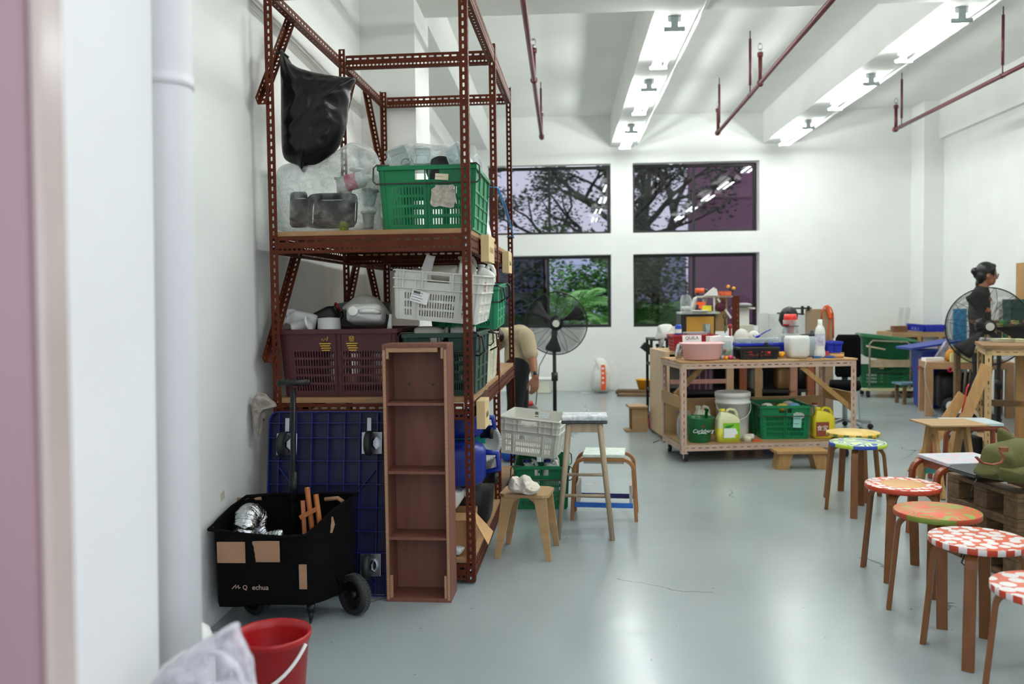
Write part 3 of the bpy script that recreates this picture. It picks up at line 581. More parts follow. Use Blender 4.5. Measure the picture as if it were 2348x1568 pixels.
# red and white bag behind the green crate
RWB = mat('red_white_bag', 'f0efee', .35, bump=.6, bsc=12)
o = pillow('white_carrier_bag', px_out([(1090, 548), (1091, 505), (1103, 474), (1112, 500), (1122, 522), (1124, 548), (1106, 550)], 5.1), 5.12, .07, RWB, amp=.02, freq=12, seed=3, rings=10, n=60); tag(o, 'crumpled white carrier bag with red patches behind the green crate', 'bag'); local(o, (at(1115, 550, 5.1).x, 5.1, S1))
for x0, y0, x1, y1 in ((1094, 515, 1104, 540), (1098, 480, 1106, 500)):
    pp = pillow('red_patch', px_out([(x0, y1), (x0, y0), (x1, y0), (x1, y1)], 5.05), 5.055-5.1, .045, REDP, amp=.01, freq=15, seed=x0, rings=6, n=30); pp.parent = o; pp.data.transform(Matrix.Translation((-o.location.x, 0, -o.location.z)))
hd = MB().tube([tuple(V(at(x, y, 5.07))-o.location) for x, y in ((1098, 470), (1097, 458), (1104, 452), (1109, 463), (1106, 478))], .005, 6).build('red_handle', REDP, o)
# middle shelf: maroon crate
mc = crate('maroon_crate', 'maroon slotted crate with yellow print on the middle rack shelf', .575, .52, .335, MAROON, (-1.087, 4.49, S2), RZ, rows=5, cols=15, grip=False, wire=False)
GOLD = mat('yellow_print', 'c9a22e', .6)
MB().tube([(-.08, -.2605, .276), (-.08, -.2605, .29), (-.07, -.2605, .277), (-.062, -.2605, .29), (-.054, -.2605, .277), (-.05, -.2605, .3)], .0022, 6).build('yellow_emblem', GOLD, mc); text('發', .032, GOLD, mc, (.07, -.262, .285), (PI/2, 0, 0))
for x, w_ in ((-.065, .05), (.07, .05)):
    for k in range(4): MB().bx(x-w_*.55+.004*k, x+w_*.6-.005*(k % 2), -.2605, -.2595, .262-k*.011, .267-k*.011).build('print_line', GOLD, mc)
zc = S2+.335
def jug(name, label, W, D, H, mt, loc, rot=(0, 0, 0), capm=None, cat='jug', group=None, handle=True, cut=1.0):
    t = T(name, label, cat, loc, rot=rot, group=group); a, b = W/2, D/2
    s = [(0, a*.86, b*.86), (.01, a*.97, b*.97), (.03, a, b), (H*.62, a, b), (H*.72, a*.93, b*.93), (H*.82, a*.66, b*.75, -a*.1, 0), (H*.88, a*.4, b*.5, -a*.3, 0), (H*.91, .022, .022, -a*.45, 0)]
    s = [q for q in s if q[0] <= H*cut]
    MB().loft(s, 32, 4.5, cap=cut >= 1).build('body', mt, t, solid=0 if cut >= 1 else .003)
    if cut >= 1:
        x = -a*.45; MB().lathe([(.02, H*.9), (.02, H*.95)], 16, Matrix.Translation((x, 0, 0)), True).build('neck', mt, t); MB().lathe([(.025, H*.935), (.025, H*.99), (.022, H), (.001, H)], 18, Matrix.Translation((x, 0, 0))).build('cap', capm or mt, t)
        if handle: MB().tube([(x+.03, 0, H*.86), (x+.045, 0, H*.95), (a*.2, 0, H*.985), (a*.62, 0, H*.95), (a*.8, 0, H*.84), (a*.88, 0, H*.68)], .0125, 10).build('handle', mt, t)
    return t
p = at(752, 725, 4.4); tub('white_beaker', 'upside-down white beaker with black marks on the maroon crate', (p.x, 4.42, zc+.055), .055, .062, .13, WPLAS, (PI, 0, 0), 'tub', rimr=0)
p = at(840, 725, 4.35); jug('white_jerrycan', 'flat white jerrycan lying on the maroon crate', .18, .1, .2, WPLAS, (p.x-.01, 4.47, zc+.055), (1.4, 0, 0))
o = pillow('white_plastic_pouch', px_out([(783, 705), (800, 690), (822, 676), (860, 682), (893, 718), (880, 722), (835, 712), (790, 712)], 4.55), 4.57, .045, mat('grubby_white', 'c9c8bd', .55, bump=.4, bsc=25), amp=.012, freq=14, seed=4, rings=8, n=50); tag(o, 'crumpled off-white plastic pouch on top of the white jerrycan', 'pouch'); local(o, (at(838, 718, 4.4).x, 4.44, at(838, 720, 4.4).z))
p = at(695, 735, 4.4); jug('small_white_bottle', 'white bottle lying at the left of the maroon crate', .09, .07, .17, WPLAS, (p.x+.04, 4.5, zc+.025), (0, -1.35, .3), cat='bottle')
p = at(680, 742, 4.36); tub('cosmetic_tub', 'small white printed tub at the left rim of the maroon crate', (p.x-.01, 4.33, zc+.0), .03, .033, .09, WPLAS, (.2, 1.25, .2))
p = at(710, 712, 4.55); jug('dark_bottle', 'dark bottle lying behind the white bottles on the maroon crate', .1, .08, .16, BLKP, (p.x, 4.62, zc+.02), (0, 1.1, .2), REDP, 'bottle')
p = at(895, 735, 4.35); t = T('plastic_spout', 'cut white plastic spout at the right of the maroon crate', 'spout', (-.865, 4.36, zc-.03), rot=(.0, .1, 0)); MB().lathe([(.014, 0), (.012, .05), (.008, .08), (.008, .1)], 18).build('body', WPLAS, t, solid=.002)
o = MB().loft([(0, .14, .1), (.02, .15, .11), (.22, .16, .12), (.26, .15, .1), (.27, .1, .06)], 32, 4).build('grey_bin', mat('grey_plastic', '6f6f69', .5), loc=(at(835, 690, 5).x, 4.98, S2+.2), rot=(0, 0, .1)); tag(o, 'grey rounded bin standing behind the maroon crate', 'bin')
# dark green crate stack
dg = crate('dark_green_crate', 'dark green crate with black wire handles under the tilted white crate', .35, .56, .31, DGREEN, (-.585, 4.52, S2), RZ)
MB().tube([(.17, -.27, .3), (.215, -.3, .29), (.225, -.3, .22), (.2, -.3, .2), (.18, -.29, .2)], .005, 7).build('wire_handle', BLKP, dg); MB().tube([(.19, .16, .3), (.235, .16, .29), (.24, .16, .22), (.2, .16, .2)], .005, 7).build('wire_handle', BLKP, dg)
zc = S2+.31
p = at(970, 765, 4.4); o = jug('white_jerrycan', 'square white jerrycan between dark green crate and tilted white crate', .1, .12, .17, CREAMP, (-.745, 4.45, zc-.022), (0, PI/2, 0), handle=False)
p = at(1050, 768, 4.4); o = jug('white_jerrycan', 'rounded white jerrycan beside the square one on the dark green crate', .085, .1, .125, WPLAS, (-.56, 4.45, zc-.016), (0, PI/2, 0), handle=False)
a0 = at(905, 742, 4.27); b0 = at(1070, 762, 4.27); tl = math.atan2(a0.z-b0.z, b0.x-a0.x)
wc = crate('white_crate', 'off-white slotted crate tilted on top of the dark green crate', .43, .52, .245, WCRATE, (-.607, 4.52, (a0.z+b0.z)/2+.036), RZ, (.02, tl*.7), rows=3, cols=16, split=False, wire=False, squares=True, double=True)
s_, M_ = sticker(wc, -.085, -.262, .115, .088, .06, PAPER, -.2, False, 4)
for k in range(14): MB().bx(-.035+k*.0024, -.0338+k*.0024+(k % 3)*.0004, .012, .026, .0008, .0014, M_).build('barcode', INK, s_)

for k in range(3): MB().bx(.2185, .2195, -.135+.002*k, -.105-.003*k, .165+.018*k, .175+.018*k).build('red_print', REDP, wc)
zc = a0.z+.257
def sheet_curl(name, label, c, w_, l, curl, mt, rot, cat='offcut'):
    rows = [[(x*w_*(1-.3*v_), l*v_, curl*(v_**2)*l+.15*x*x*w_) for x in (-.5, -.25, 0, .25, .5)] for v_ in [i/8 for i in range(9)]]
    o = MB().grid(rows).build(name, mt, solid=.002, loc=c, rot=rot); return tag(o, label, cat)
p = at(970, 630, 4.4); sheet_curl('plastic_offcut', 'curled white plastic offcut sticking up from the tilted white crate', (p.x+.01, 4.42, zc-.04), .07, .09, 1.0, WPLAS, (.9, .2, .6)); sheet_curl('plastic_offcut', 'flat layered white plastic offcut at the left of the white crate', (p.x-.06, 4.46, zc+.0), .07, .08, .1, CREAMP, (.2, .1, -.3))
p = at(1020, 628, 4.4); o = MB().lathe([(.04, -.09), (.04, .09)], 24, Matrix.Rotation(PI/2, 4, 'Y')).build('plastic_tube', CREAMP, solid=.003, loc=(-.63, 4.57, zc+.0)); tag(o, 'short white plastic tube lying across the tilted white crate', 'tube')
p = at(1120, 625, 4.75); j = jug('milk_jug', 'white milk jug with blue and red label behind the white crate', .12, .10, .20, WPLAS, (-.435, 4.99, 1.385), (-.05, .05, 0)); MB().bx(.0605, .062, -.035, .035, .05, .1).build('blue_label', mat('milk_blue', '1f2f8f', .5), j); MB().bx(.062, .0625, -.02, .02, .055, .08).build('red_print', REDP, j)
p = at(1085, 620, 4.7); jug('milk_jug', 'plain white jug standing beside the labelled milk jug', .10, .09, .18, CREAMP, (-.50, 4.685, zc-.09), (0, 0, 0))
p = at(1090, 640, 4.5); sheet_curl('plastic_offcut', 'white cut plastic flap at the right end of the white crate', (-.49, 4.40, zc-.05), .07, .09, .6, WPLAS, (.5, .2, .3))
# second bay: mint crate over cream crate
g2 = crate('mint_crate', 'mint green crate stacked at the right edge behind the white crate', .38, .5, .245, GREEN2, (-.53, 5.1, S2+.312), RZ, (.05, -.02))
MB().tube([(.19, -.2, .24), (.225, -.2, .23), (.23, -.2, .17), (.2, -.2, .15)], .005, 7).build('wire_handle', BLKP, g2)
MB().tube([(.19, .2, .24), (.225, .2, .23), (.23, .2, .17), (.2, .2, .15)], .005, 7).build('wire_handle', BLKP, g2)
crate('cream_crate', 'cream crate under the mint green crate', .38, .5, .28, mat('cream_crate_plastic', 'd6d4bd', .45), (-.59, 5.12, S2), RZ, split=False, wire=False, double=True, squares=False, rows=3, cols=12)
o = MB().bx(-.12, .12, -.15, .15, 0, .012).build('blue_leaflet', mat('leaflet', '9fb6d8', .5), loc=(-.55, 5.9, S2), rot=(0, 0, .2)); tag(o, 'pale blue leaflet lying on the far end of the middle shelf', 'leaflet')
# ---------------------------------------------------------------- under the rack
def jerry(name, label, W, D, H, mt, loc, rot):
    t = T(name, label, 'jerrycan', loc, rot=rot, group='blue jerrycans under the rack'); a, b = W/2, D/2
    MB().loft([(0, a*.9, b*.9), (.015, a, b), (H*.3, a, b), (H*.34, a*.97, b*.97), (H*.38, a, b), (H*.78, a, b), (H*.9, a*.85, b*.8), (H*.95, a*.6, b*.5)], 36, 5).build('body', mt, t)
    MB().tube([(-a*.5, 0, H*.9), (-a*.45, 0, H*1.1), (a*.3, 0, H*1.12), (a*.5, 0, H*.92)], .016, 10).build('handle', mt, t); MB().lathe([(.03, H*.9), (.03, H*1.04), (.034, H*1.04), (.034, H*1.1), (.001, H*1.1)], 18, Matrix.Translation((a*.72, 0, 0))).build('cap', BLKP, t)
p = at(1085, 1020, 4.5); jerry('blue_jerrycan', 'upper blue jerrycan lying on its side under the rack', .14, .22, .34, BLUEP, (-.74, 4.62, .724), (0, PI/2, 0))
jerry('blue_jerrycan', 'lower large blue jerrycan with handle facing the passage', .22, .26, .40, BLUEP, (-.775, 4.48, .535), (0, PI/2, .06))
WST = mat('under_white', 'dcdcd6', .5); jug('white_jerrycan', 'white jerrycan lying under the blue jerrycans', .125, .2, .3, WST, (-.78, 4.45, .36), (0, PI/2, 0), WST, handle=False)
p = at(1118, 1015, 4.8); t = T('bucket_lid', 'pale grey ribbed bucket lid standing behind the blue jerrycans', 'lid', (p.x-.045, 4.9, p.z-.01), rot=(PI/2-.15, 0, .35)); MB().lathe([(.001, 0), (.098, 0), (.098, .018), (.115, .018), (.12, 0), (.12, -.012)], 40).build('disc', mat('lid_grey', 'b9bdb9', .4), t, solid=.003)
r = MB()
for k in range(40): a = 2*PI*k/40; r.bar((.099*math.cos(a), .099*math.sin(a), .011), (.115*math.cos(a), .115*math.sin(a), .019), .003, .012)
r.build('ribs', mat('lid_grey', 'b9bdb9', .4), t)
o = MB().bx(-.1, .1, -.006, .006, 0, .17).build('teal_board', mat('teal', '1f9a8f', .5), loc=(-.52, 4.75, .60), rot=(.1, .05, 0)); tag(o, 'teal plastic board behind the bucket lid', 'board')
CARD = mat('cardboard', 'a87f52', .8, var=.1, sc=8); t = T('cardboard_box', 'open cardboard box with a flap hanging out at the foot of the rack', 'box', (-.62, 4.4, S0))
MB().bx(-.17, .17, -.16, -.155, 0, .165).bx(-.17, .17, .155, .16, 0, .165).bx(-.17, -.165, -.155, .155, 0, .165).bx(.165, .17, -.155, .155, 0, .165).bx(-.17, .17, -.16, .0, .165, .168).bx(-.165, .165, -.155, .155, 0, .005).build('body', CARD, t)
q0, q1, q2, q3 = [V(at(x, y, Y))-t.location for x, y, Y in ((1089, 1172, 4.3), (1092, 1200, 4.26), (1120, 1249, 4.24), (1131, 1218, 4.3))]
MB().add([q0, q1, q2, q3], [(0, 1, 2, 3)]).build('flap', mat('cardboard_pale', 'c39a6a', .8), t, solid=.004)
o = pillow('white_scrap', px_out([(1050, 1312), (1052, 1300), (1072, 1300), (1082, 1304), (1070, 1320)], 4.22), 4.2, .03, WPLAS, amp=.01, freq=20, rings=6, n=30); tag(o, 'crumpled white plastic scrap on the bottom rack shelf', 'scrap'); local(o, (at(1065, 1310, 4.22).x, 4.2, S0)); o.location = (-.52, 4.225, S0-min(v.co.z for v in o.data.vertices))
t = T('black_tub', 'black plastic tub added to darken the back of the bottom shelf', 'tub', (-.68, 4.98, S0)); MB().loft([(0, .25, .17), (.02, .27, .19), (.3, .29, .21)], 32, 6, cap=False).add([(-.25, -.17, .004), (.25, -.17, .004), (.25, .17, .004), (-.25, .17, .004)], [(0, 1, 2, 3)]).build('body', BLKP, t, solid=.004, fix=False); MB().loft([(.295, .305, .225), (.31, .305, .225), (.318, .28, .2)], 32, 6).build('lid', BLKP, t)  # added dark object; black stands in for the shade under the rack
# reddish plywood box standing on end in front of the rack
a, b = gp(886, 1380), gp(1034, 1383); bw = (b-a).length; ztop = at(960, 797, 3.92).z
t = T('plywood_box', 'tall narrow reddish plywood box with three shelves standing on end', 'box', ((a.x+b.x)/2, a.y, 0), math.atan2(b.y-a.y, b.x-a.x)); hw, dp, th = bw/2, .17, .018
for x in (-hw, hw-th): sd = MB().bx(x, x+th, 0, dp, 0, ztop).build('side_panel', PLYR, t, bev=.0015); MB().bx(x+.003, x+th-.003, -.0012, 0, .01, ztop-.01).build('ply_edge', PLYE, sd)
MB().bx(-hw, hw, 0, dp, ztop, ztop+.018).build('top_panel', PLYR, t, bev=.0015); MB().bx(-hw+th, hw-th, 0, dp, .0, .018).build('bottom_panel', PLYR, t, bev=.0015); MB().bx(-hw+th, hw-th, dp-.012, dp, .018, ztop).build('back_panel', PLYR, t)
for y in (927, 1084, 1235): z = at(960, y, 3.92).z; MB().bx(-hw+th, hw-th, .004, dp-.012, z-.006, z+.006).build('shelf', PLYR, t, bev=.001)
for x in (-hw+th, hw-th-.012):
    for q0, q1 in ((.018, .12), (ztop-.05, ztop)): MB().bx(x, x+.012, .002, .014, q0, q1).build('corner_block', PLYE, t)
MB().bx(-hw+.03, hw-.045, .004, .018, ztop-.02, ztop).build('top_batten', PLYE, t)
for k, (x, z) in enumerate(((-.06, .99), (.055, .985))): MB().lathe([(.001, 0), (.006, 0)], 10, Matrix.Translation((x, dp-.0125, z))@Matrix.Rotation(PI/2, 4, 'X')).build('knot', INK, t)
# ---------------------------------------------------------------- blue platform dolly leaning on the rack
zt = at(740, 944, 4.1).z; Ld = math.hypot(zt, .12); lean = math.atan2(.13, zt); hw = .29
t = T('platform_dolly', 'upturned navy blue plastic platform dolly leaning against the rack front', 'dolly', (at(742, 1160, 4.0).x, 3.985, 0), rot=(-lean, 0, -.015))
poly = [(-hw+.0, .0), (hw, .0)]+[(hw-.045+.045*math.cos(a), Ld-.045+.045*math.sin(a)) for a in [i*PI/12 for i in range(7)]]+[(-hw+.045-.045*math.sin(a), Ld-.045+.045*math.cos(a)) for a in [i*PI/12 for i in range(7)]]
XZ = Matrix.Rotation(PI/2, 4, 'X')
MB().prism(poly, -.045, -.036, XZ).build('deck', NAVY, t)
r = MB(); k = len(poly)
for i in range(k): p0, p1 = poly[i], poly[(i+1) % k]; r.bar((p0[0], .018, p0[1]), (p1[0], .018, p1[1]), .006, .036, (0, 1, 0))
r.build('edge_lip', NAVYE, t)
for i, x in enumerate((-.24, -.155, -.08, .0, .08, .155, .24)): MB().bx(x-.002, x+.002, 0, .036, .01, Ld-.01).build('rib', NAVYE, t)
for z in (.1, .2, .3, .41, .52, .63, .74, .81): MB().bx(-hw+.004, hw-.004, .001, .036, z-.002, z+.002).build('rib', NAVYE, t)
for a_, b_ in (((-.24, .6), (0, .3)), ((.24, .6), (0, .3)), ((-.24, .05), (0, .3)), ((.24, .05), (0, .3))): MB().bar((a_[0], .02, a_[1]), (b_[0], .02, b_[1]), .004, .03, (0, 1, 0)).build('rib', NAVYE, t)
RUB = mat('rubber', '1c1d20', .6)
def caster(parent, x, z, fixed):
    w = .05; c = MB().bx(x-w, x+w, -.004, 0, z-.052, z+.052).build('caster_plate', ZINC, parent, bev=.003)
    for sx in (-1, 1):
        for sz in (-1, 1): MB().lathe([(.001, -.005), (.005, -.005), (.008, 0)], 10, Matrix.Translation((x+sx*.037, -.004, z+sz*.04))@Matrix.Rotation(-PI/2, 4, 'X')@Matrix.Diagonal((1, 1, -1, 1))).build('bolt', STEEL, c)
    for s in (-1, 1): MB().prism([(-.03, 0), (.03, 0), (.012, .06), (-.012, .06)], s*.02-.0015, s*.02+.0015, Matrix.Translation((x, -.004, z))@Matrix(((0, 0, 1, 0), (0, -1, 0, 0), (1, 0, 0, 0), (0, 0, 0, 1)))).build('fork', ZINC, c)
    MB().lathe([(.01, -.014), (.05, -.016), (.058, -.01), (.058, .01), (.05, .016), (.01, .014)], 28, Matrix.Translation((x, -.062, z))@Matrix.Rotation(PI/2, 4, 'Y')).build('wheel', RUB, c)
    if not fixed: MB().lathe([(.03, 0), (.032, .012), (.024, .02)], 20, Matrix.Translation((x, -.004, z))@Matrix.Rotation(PI/2, 4, 'X')).build('swivel', ZINC, c)
for x, z, f in ((-.2, Ld-.155, 1), (.215, Ld-.15, 1), (.215, .145, 0), (-.2, .145, 0)): caster(t, x, z, f)
for x in (-.2, .2):
    s = MB().bx(x-.01, x+.01, -.003, 0, Ld-.095, Ld-.03).build('metal_strap', ZINC, t, bev=.002)
    for z in (Ld-.085, Ld-.04): MB().lathe([(.001, -.004), (.006, -.004), (.007, 0)], 10, Matrix.Translation((x, -.003, z))@Matrix.Rotation(-PI/2, 4, 'X')@Matrix.Diagonal((1, 1, -1, 1))).build('bolt', STEEL, s)
o = pillow('beige_bag', px_out([(580, 912), (590, 902), (604, 905), (612, 914), (624, 924), (630, 934), (610, 938), (596, 950), (592, 975), (590, 1002), (584, 985), (577, 950), (574, 930)], 4.08), 4.09, .015, clear('beige_film', 'b8afa6', .75, .25, .8, 20, .25, 'b5aca2'), amp=.035, freq=22, seed=6, rings=10, n=60); tag(o, 'crumpled beige plastic bag wedged between rack and wall', 'bag'); local(o, (at(605, 950, 4.08).x, 4.07, at(605, 1000, 4.08).z))
# ---------------------------------------------------------------- folding wagon
wg = T('folding_wagon', 'black fabric folding wagon with tan patches parked by the left wall', 'wagon', (-1.2, 3.7, 0)); O = V((-1.2, 3.7, 0))
def wp(x, y, Y): return V(at(x, y, Y))-O
rim = [(-1.465, 3.5, .445), (-1.32, 3.512, .42), (-1.18, 3.525, .405), (-1.075, 3.55, .405), (-1.04, 3.63, .43), (-1.0, 3.72, .47), (-.95, 3.79, .50), (-.915, 3.83, .52), (-1.02, 3.835, .52), (-1.15, 3.84, .515), (-1.30, 3.84, .515), (-1.42, 3.82, .51), (-1.46, 3.74, .48), (-1.47, 3.62, .455)]
n = len(rim); rows = []
for s in [i/6 for i in range(7)]:
    row = []
    for i, (x, y, z) in enumerate(rim):
        zb = .105+.02*math.sin(i); xb = -1.2+(x+1.2)*.97; yb = y if y < 3.6 else 3.72+(y-3.72)*.96
        sag = math.sin(PI*s)*.012*math.sin(i*2.1); row.append(V((x+(xb-x)*s+sag, y+(yb-y)*s-sag, z+(zb-z)*s))-O)
    rows.append(row)
b = MB().grid(rows, closed=True); b.add(rows[-1], [tuple(range(n))]); b.build('fabric_basket', BLKF, wg, solid=.006, fix=False, sub=1)
MB().tube([V(p)-O for p in rim], .008, 8, closed=True).build('rim_binding', BLKF, wg)
# tan corner and handle patches
for x0, x1, y0, y1, YY in ((499, 562, 1242, 1290, 3.502), (578, 641, 1240, 1288, 3.515)): a_ = wp(x0, y1, YY); c_ = wp(x1, y0, YY); MB().bx(a_.x, c_.x, YY-3.7-.006, YY-3.7, a_.z, c_.z).build('tan_patch', TANF, wg, bev=.002)
MB().tube([wp(655, 1232, 3.56), wp(680, 1238, 3.565), wp(703, 1236, 3.58), wp(718, 1226, 3.62)], .012, 8, flat=.8).build('tan_corner', TANF, wg); MB().tube([wp(745, 1145, 3.82), wp(775, 1142, 3.82), wp(786, 1150, 3.81)], .012, 8, flat=.8).build('tan_corner', TANF, wg); MB().tube([wp(545, 1145, 3.83), wp(575, 1144, 3.83), wp(600, 1142, 3.83)], .011, 8, flat=.8).build('tan_corner', TANF, wg)
MB().prism([(0, 0), (.03, -.005), (.045, .03), (.035, .065), (0, .075)], -.003, .003, Matrix.Translation(wp(748, 1222, 3.68))@Matrix.Rotation(.9, 4, 'Z')@Matrix.Rotation(PI/2, 4, 'X')).build('tan_corner', TANF, wg)
for q in ((687, 1294, 703, 1350, 3.53), (777, 1195, 792, 1240, 3.81)): a_ = wp(q[0], q[3], q[4]); c_ = wp(q[2], q[1], q[4]); MB().bx(a_.x, c_.x, a_.y-.004, a_.y, a_.z, c_.z).build('tan_strip', TANF, wg)
LOGO = mat('logo_print', 'b59c90', .7)
tx = wp(598, 1346, 3.508); text('echua', .03, LOGO, wg, (tx.x-.0, tx.y-.006, tx.z), (PI/2, 0, 0)); tx = wp(563, 1346, 3.508); text('Q', .026, LOGO, wg, (tx.x, tx.y-.006, tx.z), (PI/2, 0, 0))
MB().tube([wp(x, y, 3.498) for x, y in ((532, 1350), (541, 1341), (540, 1349), (547, 1342), (547, 1349), (551, 1347))], .0022, 6).build('logo_mark', LOGO, wg)
# frame, handle, wheels
FRW = mat('wagon_tube', '18191b', .35, .5)
MB().tube([wp(713, 1240, 3.6), wp(714, 1330, 3.6), wp(713, 1400, 3.61)], .011, 10).tube([wp(713, 1385, 3.6), wp(713, 1402, 3.6)], .018, 12).build('front_leg', FRW, wg)
MB().tube([wp(713, 1400, 3.61), (wp(713, 1415, 3.61)), V((wp(712, 1428, 3.63).x, wp(712, 1428, 3.63).y, .004))], [.012, .01, .004], 10).build('front_foot', BLKP, wg)
ROD = mat('bright_rod', 'a7abad', .3, 1)
for p0, p1 in ((wp(748, 1228, 3.7), wp(719, 1382, 3.62)), (wp(792, 1152, 3.82), wp(766, 1335, 3.8))): MB().tube([p0, p1], .0028, 6).build('tension_rod', ROD, wg)
MB().tube([wp(724, 1255, 3.62), wp(748, 1285, 3.7), wp(776, 1340, 3.74)], .008, 8).build('fold_link', FRW, wg)
hp = 3.815; MB().tube([wp(674, 1330, hp), wp(673, 1080, hp), wp(672, 890, hp-.01)], .0135, 12).tube([wp(674, 1150, hp), wp(673, 1080, hp)], .02, 12).build('pull_pole', FRW, wg); MB().tube([wp(641, 878, hp-.01), wp(705, 876, hp-.01)], .0145, 12).ball(wp(641, 878, hp-.01), .0145).ball(wp(705, 876, hp-.01), .0145).build('pull_grip', BLKP, wg)
def wheel(parent, c, r, wd, rz, spokes=10):
    M = Matrix.Translation(c)@Matrix.Rotation(rz, 4, 'Z')@Matrix.Rotation(PI/2, 4, 'Y'); w_ = MB().lathe([(r*.72, -wd*.5), (r*.9, -wd*.55), (r, -wd*.3), (r, wd*.3), (r*.9, wd*.55), (r*.72, wd*.5), (r*.72, -wd*.5)], 40, M).build('wheel', RUB, parent)
    h = MB().lathe([(.001, -wd*.35), (r*.2, -wd*.4), (r*.2, wd*.4), (.001, wd*.35)], 20, M)
    for k in range(spokes): a = 2*PI*k/spokes; h.bar(M@V((r*.15*math.cos(a), r*.15*math.sin(a), 0)), M@V((r*.75*math.cos(a), r*.75*math.sin(a), 0)), wd*.5, r*.09, M.to_3x3()@V((0, 0, 1)))
    h.build('hub', BLKP, w_); tr = MB()
    for k in range(40):
        for s in (-1, 1): a = 2*PI*k/40; b_ = a+s*.16; tr.bar(M@V((r*1.005*math.cos(a), r*1.005*math.sin(a), -wd*.3)), M@V((r*1.005*math.cos(b_), r*1.005*math.sin(b_), wd*.3)), .004, .004)
    tr.build('tread', mat('tread_grey', '3c3e40', .7), w_); return w_
c = gp(812, 1411); wheel(wg, V((c.x, c.y+.02, .089))-O, .088, .05, .95)
wheel(wg, V((-1.36, 3.74, .089))-O, .088, .05, .95)
# silver duct and small easel inside the wagon
path = [wp(560, 1300, 3.66)+O, wp(560, 1250, 3.66)+O, wp(562, 1210, 3.66)+O, wp(567, 1188, 3.69)+O, wp(576, 1182, 3.72)+O, wp(588, 1193, 3.745)+O, wp(596, 1215, 3.74)+O, wp(612, 1230, 3.72)+O, wp(632, 1228, 3.7)+O, wp(648, 1224, 3.68)+O]
pts = []
for i in range(len(path)-1):
    for k in range(14): pts.append(path[i].lerp(path[i+1], k/14))
for _ in range(6): pts = [pts[0]]+[(pts[i-1]+pts[i]*2+pts[i+1])/4 for i in range(1, len(pts)-1)]+[pts[-1]]
rs = [(.056 if i < 70 else .056-.034*min(1, (i-70)/26))+.0028*math.sin(i*2.0)+.001*math.sin(i*5.3) for i in range(len(pts))]
o = MB().tube(pts, rs, 22).build('foil_duct', mat('foil', 'c9cccf', .16, 1, var=.2, sc=30, bump=.9, bsc=45)); tag(o, 'silver flexible foil duct curled inside the black wagon', 'duct'); local(o, (path[0].x, path[0].y, path[0].z))
ez = T('wooden_easel', 'small wooden easel standing inside the black wagon', 'easel', (at(712, 1260, 3.7).x, 3.72, at(712, 1260, 3.7).z)); EZ = mat('easel_wood', 'a9632f', .5, var=.15, stretch=(8, 8, 1), sc=5); E0 = ez.location
for xa, ya, xb, yb in ((698, 1228, 694, 1147), (719, 1225, 704, 1117), (737, 1212, 724, 1133)): MB().bar(V(at(xa+2, ya+30, 3.7))-E0, V(at(xb, yb, 3.73))-E0, .018, .016).build('leg', EZ, ez, bev=.002)
MB().bar(V(at(688, 1187, 3.71))-E0, V(at(727, 1166, 3.71))-E0, .014, .02).build('cross_bar', EZ, ez, bev=.002)
# ---------------------------------------------------------------- red bucket, bin liner, white bottle
bc = gp(624, 1448, .275); t = T('red_bucket', 'red plastic bucket with white handle on the floor by the doorway', 'bucket', (bc.x, bc.y, 0)); R0, R1, HB = .098, .124, .275
MB().lathe([(.001, 0), (R0-.005, 0), (R0, .006), (R1-.004, HB-.03), (R1, HB-.028), (R1+.006, HB-.012), (R1+.004, HB), (R1-.004, HB-.003), (R1-.008, HB-.03), (R0-.006, .012), (.001, .01)], 48).build('body', REDP, t)
hpts = []
for i in range(25): a = PI*i/24; hpts.append(((R1+.012)*math.cos(a), -(R1+.02)*math.sin(a)*.93, HB-.022-.13*math.sin(a)))
M = Matrix.Rotation(-.35, 4, 'Z'); hh = MB().tube([M@V(p) for p in hpts], .0065, 8, flat=.55).build('handle', WPLAS, t); g = MB()
for k in range(11, 18): p = M@V(hpts[k-2 if k > 2 else 0]); g.ball(p, .009, 10, 6)
g.build('grip', WPLAS, hh)
t = T('lined_bin', 'white bin with a clear plastic liner sticking up by the drain pipe', 'bin', (-.662, 1.6, 0))
MB().lathe([(.001, 0), (.07, 0), (.085, .6), (.09, .6), (.09, .615), (.083, .615), (.066, .01), (.001, .01)], 36).build('body', mat('bin_white', 'd9dadc', .4), t)
B0 = t.location; MB().tube([V(at(x, y, 1.57))-B0 for x, y in ((348, 1620), (352, 1570), (378, 1530), (420, 1500), (465, 1490), (510, 1500), (545, 1530), (560, 1575), (563, 1620))], .006, 10).build('hoop', WPLAS, t)
q = pillow('liner', px_out([(334, 1640), (345, 1568), (378, 1530), (430, 1490), (490, 1455), (534, 1431), (546, 1452), (562, 1500), (580, 1568), (584, 1640), (460, 1660)], 1.575), 1.575, .07, clear('liner_film', 'f2f2f6', .36, .2, .7, 22, .6, 'f2f2f8'), t, amp=.018, freq=13, seed=12, rings=14, n=90); q.data.transform(Matrix.Translation(-B0))
p = at(448, 1452, 2.5); t = T('white_bottle', 'white dome-topped bottle half hidden behind the drain pipe', 'bottle', (p.x, 2.5, 0)); zt = at(450, 1427, 2.5).z; MB().lathe([(.001, 0), (.05, 0), (.055, .01), (.055, zt-.09), (.052, zt-.05), (.04, zt-.018), (.02, zt-.003), (.001, zt)], 30).build('body', WPLAS, t); MB().lathe([(.0556, .08), (.0556, .2)], 30).build('label_band', mat('lilac_label', 'c9c3da', .5), t)
